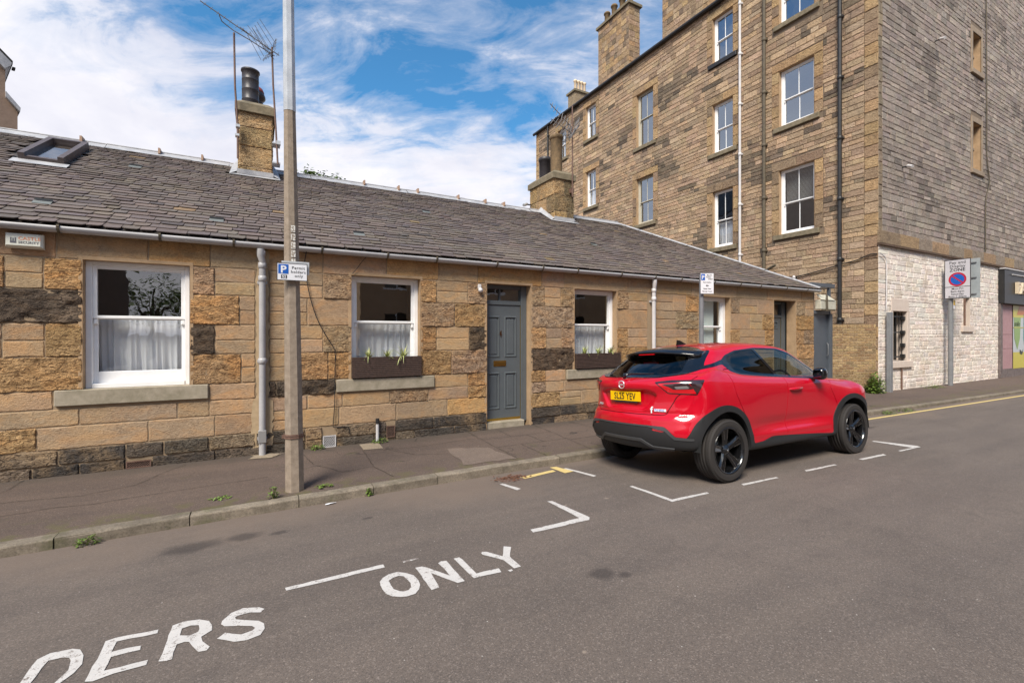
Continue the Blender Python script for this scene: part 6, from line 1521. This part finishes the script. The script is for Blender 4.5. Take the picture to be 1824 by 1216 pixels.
for z,rr in ((.575,.099),(.600,.099)): octo(mb,[(z-.009,rr,tl_(z),0),(z-.009,rr+.005,tl_(z),0),(z+.009,rr+.005,tl_(z),0),(z+.009,rr,tl_(z),0)])
mb.box(-.125,-.09,-.03,.0,.565,.60); mb.build('steel_band',m_rust,lp)
# stencilled characters
mb=MB(); r_=random.Random(9)
for i,ch in enumerate('SPLV1'):
    z=2.76-.088*i; M_=Matrix.Translation((tl_(z)+.0,-.0775-.0-(.0 if 1 else 0)+.0035*(i*.0),z))@Matrix.Rotation(R(90),4,'X')
    M_=Matrix.Translation((tl_(z)+.012,-.0735*1.0-.001-(.0028*i*.45),z))@Matrix.Rotation(R(90),4,'X')
    mb.box(-.021,.021,-.008,.062,-.0005,.0005,M=M_)
    vs,fs=text_mesh(ch,.075,M_@Matrix.Translation((0,0,.0012)),.0008,'CENTER',.8); mb.add(vs,fs,mi=1)
mb.build('stencilled_marks',[pmat('flaked_white_paint',rough=.8,fn=lambda t,b:t.l.new(t.mix(t.ramp(t.noise(t.pos(),60,4,.7),[(.42,0.),(.5,1.)]),(.25,.20,.15),(.66,.64,.6)),b.inputs['Base Color'])),m_conc],lp)
def sign_plate(root,M,w,h,border=.006,bc=None):
    """plate with black rim; returns face matrix"""
    mb=MB(); mb.box(-w/2,w/2,-h/2,h/2,-.004,0,M=M,bev=.0015); pl=mb.build('sign_plate',m_signw,root)
    mb=MB(); b=border
    for x0,x1,y0,y1 in ((-w/2,w/2,-h/2,-h/2+b),(-w/2,w/2,h/2-b,h/2),(-w/2,-w/2+b,-h/2+b,h/2-b),(w/2-b,w/2,-h/2+b,h/2-b)): mb.box(x0,x1,y0,y1,.0005,.0016,M=M)
    mb.build('sign_border',m_signk,pl); return pl
def txt(mb,s,size,M,x,y,al='LEFT',xs=1.,bold=.0,sp=1.,mi=0,z=.0012):
    vs,fs=text_mesh(s,size,M@Matrix.Translation((x,y,z)),.0008,al,xs,bold,sp); mb.add(vs,fs,mi=mi)
ps=empty('parking_sign',(.315,5.385,2.295),label='small permit holders only parking sign strapped to the concrete lamp post',cat='parking sign')
M=Matrix.Rotation(R(90),4,'X')
pl=sign_plate(ps,M,.292,.183)
mb=MB(); mb.box(-.132,-.036,-.022,.076,.0008,.0018,M=M,bev=.0); mb.build('blue_panel',m_signb,pl)
mb=MB(); txt(mb,'P',.105,M,-.084,-.012,'CENTER',1.05,.003,z=.0026); mb.build('white_letter',m_signw,pl)
mb=MB(); mb.box(-.106,-.050,-.072,-.034,.0008,.0018,M=M); mb.build('black_panel',m_signk,pl); mb=MB(); txt(mb,'S2',.040,M,-.078,-.067,'CENTER',1.05,.001,z=.0026); mb.build('zone_letters',m_signw,pl)
mb=MB(); txt(mb,'Permit',.042,M,.058,.030,'CENTER',1.0,.0004,1.12); txt(mb,'holders',.042,M,.058,-.012,'CENTER',1.0,.0004,1.12); txt(mb,'only',.042,M,.062,-.054,'CENTER',1.0,.0004,1.12); mb.build('sign_lettering',m_signk,pl)
mb=MB(); mb.box(.0-.1,.165,.02,.05,-.02,.115,); mb.build('back_bracket',m_galv,ps)
# pay at machine sign on its own post
sx_,sy_=6.60,5.36
s2=empty('payment_sign',(sx_,sy_,pavz(sx_,sy_)),label='grey post with white pay at machine parking sign behind the red car',cat='parking sign')
mb=MB(); mb.tube([(0,0,-.1),(0,0,2.69)],.037,16); mb.build('post',m_gpost,s2)
M=Matrix.Translation((.025,-.095,2.535))@Matrix.Rotation(R(-24),4,'Z')@Matrix.Rotation(R(90),4,'X')
pl=sign_plate(s2,M,.232,.350,.003)
mb=MB(); mb.box(-.105,-.038,.052,.158,.0008,.0018,M=M); mb.build('blue_panel',m_signb,pl); mb=MB(); txt(mb,'P',.088,M,-.071,.072,'CENTER',1.,.002,z=.0026); mb.build('white_letter',m_signw,pl)
mb=MB()
for s_,x,y in (('Mon-Fri',.038,.128),('8.30am-',.030,.096),('5.30pm',.055,.064),('Pay at machine',0,.010),('Display Ticket',0,-.098),('Max stay 4 hours',0,-.142)): txt(mb,s_,.030 if y>.05 else .026,M,x,y,'CENTER',.92,.0006)
mb.add([M@Vector(v) for v in [(-.025,-.038,.0016),(.0,-.018,.0016),(.0,-.032,.0016),(.028,-.032,.0016),(.028,-.044,.0016),(.0,-.044,.0016),(.0,-.058,.0016)]],[[0,6,5,4,3,2,1]]); mb.build('sign_lettering',m_signk,pl)
# zone entry sign: two plates back to back, off-centre on a post
zx,zy=19.88,6.42
zs=empty('zone_sign',(zx,zy,pavz(zx,zy)),label='pay and display zone sign on a grey post by the white painted wall',cat='zone sign')
mb=MB(); mb.tube([(0,0,-.1),(0,0,4.0)],.068,16); mb.build('post',m_gpost,zs)
w_,h_=.66,1.26
M=Matrix.Translation((-.115,-.205,3.46))@Matrix.Rotation(R(-93),4,'Z')@Matrix.Rotation(R(90),4,'X')
pl=sign_plate(zs,M,w_,h_,.020); pl.data.materials[0]=pmat('sign_face_shaded',(.50,.49,.53),.5)  # white sign face, its shade put into a greyer colour
mb=MB(); mb.box(-w_/2+.02,w_/2-.02,-.262,-.245,.0006,.002,M=M); 
for s_,y,sz,bd in (('Pay and',.485,.125,.001),('Display',.370,.125,.001),('ZONE',.245,.135,.003)): txt(mb,s_,sz,M,0,y,'CENTER',1.02,bd,1.05,z=.0015)
for s_,y in (('Mon-Fri',-.345),('8am-6pm',-.43),('Saturday',-.515),('8am-1.30pm',-.60)): txt(mb,s_,.088,M,0,y,'CENTER',.98,.001,1.05,z=.0015)
mb.build('sign_lettering',m_signk,pl)
def disc(mb,r0,r1,cy,z,n=48,**k):
    vs=[];
    for j in range(n): a=2*math.pi*j/n; vs+= [M@Vector((r0*math.cos(a),cy+r0*math.sin(a),z)),M@Vector((r1*math.cos(a),cy+r1*math.sin(a),z))]
    mb.add(vs,[[2*j,2*((j+1)%n),2*((j+1)%n)+1,2*j+1] for j in range(n)],**k)
mb=MB(); disc(mb,0.001,.185,-.015,.0015); mb.build('blue_disc',m_signb,pl)
mb=MB(); disc(mb,.172,.222,-.015,.003); c_,s__=math.cos(R(-42)),math.sin(R(-42)); mb.add([M@Vector((a*c_-b*s__,-.015+a*s__+b*c_,.0026)) for a,b in ((-.18,-.020),(.18,-.020),(.18,.020),(-.18,.020))],[[0,1,2,3]]); mb.build('red_ring',m_signr,pl)
M2=Matrix.Translation((.20,-.33,3.47))@Matrix.Rotation(R(-93),4,'Z')@Matrix.Rotation(R(90),4,'X')
mb=MB(); mb.box(-w_/2,w_/2,-h_/2,h_/2,-.004,0,M=M2); 
bp=mb.build('rear_plate',var('pale_grey_plate',(.30,.33,.34),(.38,.41,.42),5,.45),zs); mb=MB()
for z in (-.5,0.02,.5): mb.box(-w_/2+.02,w_/2-.08,z-.015,z+.015,.0,.03,M=M2)
mb.build('sign_channel',m_gpost,bp)
mb=MB(); mb.box(-.055,.055,-.095,-.088,2.50,2.78,bev=.003); pp=mb.build('permit_tag',m_signw,zs); mb=MB(); mb.box(-.056,.056,-.099,-.094,2.62,2.785); mb.build('yellow_tag',pmat('tag_yellow',(.75,.45,.02),.5),pp)
# ======================= THINGS ON THE WALLS =======================
al=empty('alarm_box',(-2.296,FY-.015,2.685),label='white security alarm box under the gutter left of the large window',cat='alarm box')
mb=MB(); x=.155;z_=.082
v=[(-x,-.012,-z_),(x,-.012,-z_),(x,-.012,z_),(-x,-.012,z_),(-x,-.05,-z_+.01),(x,-.05,-z_+.01),(x,-.05,z_),(-x,-.05,z_),(-x+.012,-.075,-z_+.028),(x-.02,-.075,-z_+.028),(x-.02,-.075,z_-.006),(-x+.012,-.075,z_-.006)]
mb.add(v,[[8,9,10,11],[0,1,5,4],[1,2,6,5],[2,3,7,6],[3,0,4,7],[4,5,9,8],[5,6,10,9],[6,7,11,10],[7,4,8,11]]); ab=mb.build('box_cover',pmat('cream_plastic',(.68,.68,.60),.45),al)
M=Matrix.Translation((0,-.0765,0))@Matrix.Rotation(R(90),4,'X')
mb=MB(); txt(mb,'CASTLE',.050,M,-.045,.008,'LEFT',1.02,.0006,1.08,z=.0005); mb.build('alarm_lettering',pmat('faded_orange',(.78,.30,.16),.5),ab)
mb=MB(); txt(mb,'SECURITY',.036,M,-.045,-.032,'LEFT',1.02,.0006,1.05,z=.0005)
for k in range(3): mb.box(-.108+.018*k,-.098+.018*k,-.018,.030-.006*(k%2),.0002,.001,M=M)
mb.box(-.110,-.060,-.030,-.010,.0002,.0011,M=M); mb.build('castle_emblem',pmat('faded_black',(.10,.10,.12),.5),ab)
# planters
def planter(x0,x1,z0,z1,seed,lab,pos):
    p=empty('window_planter',((x0+x1)/2,FY+.04,z0),label=lab,cat='planter',group='planters on the window sills'); w=(x1-x0)/2; h=z1-z0
    mb=MB(); n=11
    for k in range(n):
        a=.006+(h-.012)*k/n; b=.006+(h-.012)*(k+1)/n-.005; mb.box(-w,w,-.105,-.085,a,b,bev=.003); mb.box(-w,-w+.02,-.084,.06,a,b); mb.box(w-.02,w,-.084,.06,a,b)
    mb.box(-w+.01,w-.01,-.086,.055,.002,h-.03); mb.build('planter_box',m_wood,p)
    r=random.Random(seed); mb=MB()
    for cx_,sz in pos:
        for k in range(46):
            a=r.uniform(0,6.28); ln=sz*r.uniform(.6,1.25); el=r.uniform(.5,1.5); dx,dy=math.cos(a),math.sin(a)*.7; P=[]; droop=r.uniform(.3,1.1) if r.random()<.75 else 2.0
            for q in range(5):
                u=q/4; P.append(Vector((cx_+dx*ln*u*math.cos(el)*1.0,-.03+dy*ln*u*.6-.03*u,h-.04+ln*(u*math.sin(el)-droop*.5*u*u))))
            sd=Vector((-dy,dx,0)); sd=sd.normalized() if sd.length>0 else Vector((1,0,0))
            vs=[]
            for q,pt in enumerate(P): wd=.008*(1-(q/4)**2)+.001; vs+=[pt-sd*wd,pt+sd*wd]
            mb.add(vs,[[2*q,2*q+1,2*q+3,2*q+2] for q in range(4)])
    mb.build('spider_plant',m_leafy,p); return p
planter(1.226,2.291,.985,1.312,3,'dark slatted timber planter with three grassy plants under the middle window',[(-.28,.23),(.0,.21),(.26,.28)])
planter(5.345,6.46,.985,1.29,4,'dark slatted timber planter partly hidden behind the red car roof',[(-.32,.23),(.03,.24),(.33,.24)])
# aerials
def yagi(P,dirv,L_,n,rod=.09,up=Vector((0,0,1)),tilt=None,refl=True,mb=None,thick=.006,r0=.004):
    d=Vector(dirv).normalized(); sd=d.cross(up).normalized() if tilt is None else Vector(tilt).normalized(); u2=sd.cross(d).normalized(); P=Vector(P)
    mb.tube([P,P+d*L_],thick,6)
    for k in range(n):
        p=P+d*(L_*(k+.3)/n); s_=rod*(1.15-.35*k/n); mb.tube([p-sd*s_,p+sd*s_],r0,5)
    if refl:
        for sg in (1,-1):
            for k in range(4): p=P+d*(-.02)+u2*sg*(.05+.055*k)+d*(-.03*k*0); p=p+d*.02*k; mb.tube([p-sd*rod*1.7,p+sd*rod*1.7],r0,5)
            mb.tube([P,P+u2*sg*.24+d*.06],r0,5)
            for e_ in (-1,1): mb.tube([P+u2*sg*.05+sd*rod*1.5*e_,P+u2*sg*.22+sd*rod*1.5*e_+d*.06],r0,5)
ae=empty('tv_aerial',(-.36,10.1,4.95),label='long television aerial on the left mast beside the tall dark chimney flue',cat='aerial',group='television aerials')
q=lambda o,l:(setattr(o,'location',tuple(-v for v in l)),o)[1]
mb=MB(); mb.tube([(-.335,10.12,4.95),(-.34,10.15,5.6),(-.38,10.12,6.3),(-.395,10.1,7.28)],.017,8); q(mb.build('mast',m_rust,ae),(-.36,10.1,4.95))
mb=MB(); mb.box(-.37,-.30,10.12,10.24,5.55,5.60); mb.box(-.38,-.31,10.12,10.24,5.38,5.42); mb.tube([(-.34,10.22,5.30),(-.34,10.22,5.66)],.02,6); q(mb.build('mast_bracket',m_galv,ae),(-.36,10.1,4.95))
mb=MB(); A=Vector((.36,10.05,7.045)); B=Vector((-.90,9.85,7.545)); yagi(A,B-A,(B-A).length,13,.075,refl=False,mb=mb,tilt=(0.25,.55,.8),thick=.009,r0=.0045)
mb.tube([(.28,10.08,7.03),(-.15,10.05,7.20),(-.40,10.05,7.29),(-.58,10.0,7.37),(-.62,9.95,7.44),(-.61,9.93,7.46)],.009,6)
q(mb.build('aerial_boom',m_alu,ae),(-.36,10.1,4.95))
ae=empty('tv_aerial',(.30,10.1,4.95),label='spiky television aerial with reflector on the right mast by the lamp post',cat='aerial',group='television aerials')
mb=MB(); mb.tube([(.335,10.1,4.95),(.30,10.12,5.7),(.255,10.12,6.5),(.235,10.1,7.2)],.017,8); q(mb.build('mast',m_rust,ae),(.30,10.1,4.95))
mb=MB()
for z in (4.98,5.36): mb.box(.24,.38,10.1,10.35,z-.012,z+.012)
mb.box(.31,.385,10.06,10.14,5.33,5.40); q(mb.build('mast_bracket',m_galv,ae),(.30,10.1,4.95))
mb=MB(); yagi((.24,10.08,7.10),(-1.0,-.30,.40),.60,9,.07,mb=mb,tilt=(.2,.6,.75)); 
for a in range(6):
    b_=-.25+.08*a; mb.tube([(.20+b_*.6,10.05,7.12+b_),( .05+b_*.5-.1,9.95,7.45+b_*.9)],.0045,5); mb.tube([(.05+b_*.9,10.0,7.38-b_*.2),(.30+b_*.3,10.1,6.95-b_*.2)],.0045,5) if a<3 else None
q(mb.build('aerial_boom',m_alu,ae),(.30,10.1,4.95))
ae=empty('tv_aerial',(7.42,10.20,5.3),label='cluster of aerial rods on a mast at the right hand cottage chimney',cat='aerial',group='television aerials')
mb=MB(); mb.tube([(7.42,10.17,5.35),(7.42,10.17,7.80)],.018,8); mb.box(7.37,7.47,10.17,10.25,5.46,5.58); q(mb.build('mast',m_rust,ae),(7.42,10.20,5.3))
mb=MB(); yagi((7.42,10.17,7.20),(-1.0,-.25,.42),.95,9,.13,mb=mb,tilt=(.35,.2,.85),thick=.011,r0=.008); yagi((7.42,10.17,7.05),(-.9,.1,.40),.7,8,.16,mb=mb,tilt=(.6,0,.8),thick=.011,r0=.008); mb.tube([(7.42,10.17,6.9),(7.22,10.1,7.25)],.01,6); q(mb.build('aerial_boom',m_alu,ae),(7.42,10.20,5.3))
# cameras
def cctv(name,P,N,lab,mat1=m_pvcw):
    o=empty(name,P,label=lab,cat='security camera'); N=Vector(N)
    mb=MB(); mb.tube([(0,0,0),N*.12],.02,8); mb.build('bracket',m_iron,o); mb=MB(); a=N*.16; d=(N+Vector((-.6,0,-.5))).normalized() if abs(N.y)>.5 else (N+Vector((0,-.6,-.5))).normalized(); mb.tube([a-d*.04,a+d*.15],.042,12); mb.build('camera_body',mat1,o); return o
cctv('security_camera',(19.35,TY0-.01,11.2),(0,-1,0),'white security camera high on the gable left of the blind windows')
cctv('security_camera',(17.1,TY0-.01,6.7),(0,-1,0),'white security camera on the gable above the barred window')
cctv('security_camera',(6.86,11.4,5.36),(-1,0,0),'small grey security camera on the side of the right cottage chimney',m_galv)
cctv('flood_light',(15.66,8.95,3.55),(-1,0,0),'old white floodlight on the tenement side wall above the gate',m_pvcw)['category']='floodlight'
# ======================= PLANTS =======================
def weed(name,x,y,z,rad,h,n,seed,lab,cat='weed',mat=None,group='weeds along the footway',lw=.02):
    o=empty(name,(x,y,z),label=lab,cat=cat,group=group); r=random.Random(seed); mb=MB()
    for k in range(n):
        a=r.uniform(0,6.28); rr=rad*math.sqrt(r.random()); zz=h*r.random()**1.3*(1-.5*rr/rad); c=Vector((rr*math.cos(a),rr*math.sin(a)*.6,zz)); s_=lw*r.uniform(.5,1.3)
        M_=Matrix.Translation(c)@Matrix.Rotation(a,4,'Z')@Matrix.Rotation(r.uniform(-1.0,.6),4,'Y')
        mb.add([M_@Vector(v) for v in [(-s_,0,0),(-.2*s_,-.5*s_,.1*s_),(s_,0,-.15*s_),(-.2*s_,.5*s_,.1*s_)]],[[0,1,2,3]])
    mb.build('leaves',mat or m_leaf,o); mb=MB()
    for k in range(6): a=r.uniform(0,6.28); mb.tube([(0,0,-.01),(rad*.4*math.cos(a),rad*.25*math.sin(a),h*.5),(rad*.7*math.cos(a),rad*.4*math.sin(a),h*.85)],.0025,4)
    mb.build('stems',m_moss,o); return o
W_=[(.75,7.16,.10,.09,70,'green weed at the wall foot beside the white vent grille'),(1.62,7.15,.13,.08,80,'green weed at the foot of the short white vent pipe'),(-.34,5.56,.10,.012,40,'flat patch of weed on the footway left of the lamp post'),(.63,5.45,.10,.025,45,'low green weed on the kerb right of the lamp post'),(.135,5.32,.05,.13,40,'thin upright weed growing in the kerb joint beside the lamp post'),(1.06,5.21,.035,.10,36,'small weed hanging in a kerb joint right of the lamp post'),(-1.26,4.98+.12,.09,.09,60,'leafy weed at the kerb foot near the left photo edge'),(12.2,4.98,.22,.08,110,'green weed in the gutter beyond the red car'),(13.0,5.0,.30,.07,130,'longer run of weed in the gutter beyond the red car'),(18.6,6.45,.55,.08,200,'weeds at the foot of the painted wall left of the zone sign')]
for i,(x,y,rad,h,n,lab) in enumerate(W_): weed('weed',x,y,(pavz(x,y) if y>kerbY(x) else roadz(y))+.005,rad,h,n,i,lab)
weed('ivy_bush',15.45,6.62,0,.34,.66,520,77,'bushy green weed where the brick wall meets the painted wall',cat='bush',group=None,lw=.05)
weed('ivy_bush',14.9,6.88,0,.28,.25,160,78,'low yellowing plants along the foot of the brick wall',cat='bush',group=None,lw=.035,mat=m_moss)
# tree behind the ridge
tr=empty('tree',(2.2,20,0),label='leafy tree whose top twigs show over the cottage ridge',cat='tree')
mb=MB(); r_=random.Random(6); mb.tube([(0,0,0),(.1,.05,2.5),(-.05,0,4.8),(.05,0,6.6)],[.22,.17,.12,.05],10)
tips=[]
for k in range(26):
    a=r_.uniform(0,6.28); z=r_.uniform(3.2,6.3); ln=r_.uniform(.8,1.7); e=Vector((math.cos(a)*ln,math.sin(a)*ln,z+ln*.6)); e.z=min(e.z,7.9); mb.tube([(0,0,z),(e.x*.5,e.y*.5,z+ln*.4),e],[.05,.03,.012],6); tips.append(e)
tips+=[Vector((-.46,0,8.10)),Vector((-.44,0,7.9)),Vector((-.30,0,7.85)),Vector((.0,0,8.0)),Vector((.18,0,7.95)),Vector((.38,.1,7.9)),Vector((.60,0,7.98)),Vector((-.1,0,7.8)),Vector((.25,0,7.75))]
mb.build('trunk',m_bark,tr); mb=MB()
for e in tips:
    for k in range(110):
        c=e+Vector((r_.gauss(0,.13),r_.gauss(0,.13),r_.gauss(-.10,.13))); s_=r_.uniform(.05,.10); M_=Matrix.Translation(c)@Matrix.Rotation(r_.uniform(0,6.28),4,'Z')@Matrix.Rotation(r_.uniform(-1.2,1.2),4,'X')
        mb.add([M_@Vector(v) for v in [(-s_,0,0),(0,-s_*.5,0),(s_,0,0),(0,s_*.5,0)]],[[0,1,2,3]])
mb.build('crown',m_tree,tr)
# ======================= OTHER BUILDINGS =======================
m_harl=var('brown_harling',(.24,.165,.12),(.30,.21,.155),6,.95,.01)
hb=empty('distant_house',(-10,30,0),rz=R(24),label='brown rendered house end with sloping verges at the left edge',cat='house')
mb=MB(); mb.prism([(-30+10,-.5),(0.168,-.5),(.168,12.05),(-.224,12.55),(-.224,14.0),(-8,22),(-20,22)],0,14,M=Matrix.Rotation(R(90),4,'X')@Matrix.Scale(-1,4,(0,0,1))); mb.build('gable',m_harl,hb,fix=True)
mb=MB(); mb.prism([(-.26,13.80),(-.06,14.02),(-.04,14.15),(-8,22.3),(-8,21.8)],-.25,14.2,M=Matrix.Rotation(R(90),4,'X')@Matrix.Scale(-1,4,(0,0,1))); mb.build('upper_verge',m_lead,hb,fix=True)
mb=MB(); mb.prism([(-.04,14.17),(-.01,14.10),(.0,14.26),(-8,22.5),(-8,22.32)],-.2,14.2,M=Matrix.Rotation(R(90),4,'X')@Matrix.Scale(-1,4,(0,0,1))); mb.box(-.02,.08,-.2,.1,13.93,14.0); mb.build('verge_tiles',m_slate,hb,fix=True)
mb=MB(); mb.prism([(-.224,12.80),(-.224,12.55),(.23,12.02),(.25,12.20)],-.2,14.2,M=Matrix.Rotation(R(90),4,'X')@Matrix.Scale(-1,4,(0,0,1))); mb.build('lower_verge',m_lead,hb,fix=True)
# opposite side of the street (behind the camera, seen only in reflections)
def opp(x0,x1,h,seed,lab,colr):
    o=empty('opposite_tenement',((x0+x1)/2,-9.2,0),label=lab,cat='tenement'); w=(x1-x0)/2; mb=MB(); mb.box(-w,w,-10,0,-.1,h); mb.build('wall',colr,o)
    mb=MB(); mb.prism([(-10.3,h),(.3,h),(-5,h+3.4)],-w,w,M=Matrix(((0,0,1,0),(1,0,0,0),(0,1,0,0),(0,0,0,1)))); mb.build('roof',m_lead if 0 else pmat('dark_slate_roof',(.06,.055,.055),.7),o,fix=True)
    mb=MB(); mw=MB(); x=-w+1.2
    while x<w-1.6:
        z=1.0
        while z+1.9<h: mb.box(x,x+1.1,0.0,.02,z,z+1.8); mw.box(x-.08,x+1.18,-.01,.03,z-.12,z-.02); mw.box(x+.52,x+.58,.02,.04,z,z+1.8); mw.box(x,x+1.1,.02,.04,z+.87,z+.93); z+=3.1
        x+=2.9
    mb.build('window',m_pglass,o); mw.build('window_frame',m_wpaint,o)
opp(4.5,40,11.5,1,'brown stone tenement across the street seen in the car and windows',var('far_sandstone',(.38,.25,.15),(.48,.33,.20),2,.9))
opp(-34,-6.6,9.5,2,'dark stone building across the street reflected in the left window',var('far_dark_stone',(.12,.085,.065),(.18,.13,.10),2,.9))
for x,y,s_,k,lab in ((-6.2,-24,1.2,1,'round tree across the road reflected in the large left window'),(-4.4,-27,1.0,2,'smaller tree across the road reflected near the large left window')):
    t2=empty('street_tree',(x,y,0),label=lab,cat='tree'); r=random.Random(k); mb=MB(); mb.tube([(0,0,0),(0,0,2.2*s_),(.1,0,4*s_)],[.2,.15,.06],8)
    for q_ in range(8): a=q_*.8; mb.tube([(0,0,2*s_),(1.2*s_*math.cos(a),1.2*s_*math.sin(a),3.6*s_)],[.06,.02],6)
    mb.build('trunk',m_bark,t2); mb=MB()
    cl=[(r.uniform(-1.6,1.6)*s_,r.uniform(-1.6,1.6)*s_,r.uniform(2.3,4.6)*s_) for _ in range(22)]
    for c in cl:
        for q_ in range(90):
            p=Vector(c)+Vector((r.gauss(0,.32),r.gauss(0,.32),r.gauss(0,.28)))*s_; e=r.uniform(.06,.14); M_=Matrix.Translation(p)@Matrix.Rotation(r.uniform(0,6.28),4,'Z')@Matrix.Rotation(r.uniform(-1.2,1.2),4,'X'); mb.add([M_@Vector(v) for v in [(-e,0,0),(0,-e*.5,0),(e,0,0),(0,e*.5,0)]],[[0,1,2,3]])
    mb.build('crown',m_tree,t2)

li=empty('litter_scrap',(.66,5.13,roadz(5.13)+.004),rz=.3,label='small crumpled white paper scrap lying in the gutter right of the lamp post',cat='litter')
mb=MB(); r_=random.Random(3); mb.add([(.07*math.cos(a)*r_.uniform(.7,1.1),.022*math.sin(a)*r_.uniform(.7,1.1),r_.uniform(.0,.012)) for a in np.linspace(0,2*math.pi,12)[:-1]]+[(0,0,.012)],[[i,(i+1)%11,11] for i in range(11)]); mb.build('paper',m_white,li)
mb=MB(); mb.add(onpav(ragged([(-.10,7.02),(.17,6.98),(.30,7.12),(.10,7.22),(-.05,7.2)],.02),.006),[list(range(30))]); tag(mb.build('pavement_mortar',m_flag),kind='structure')
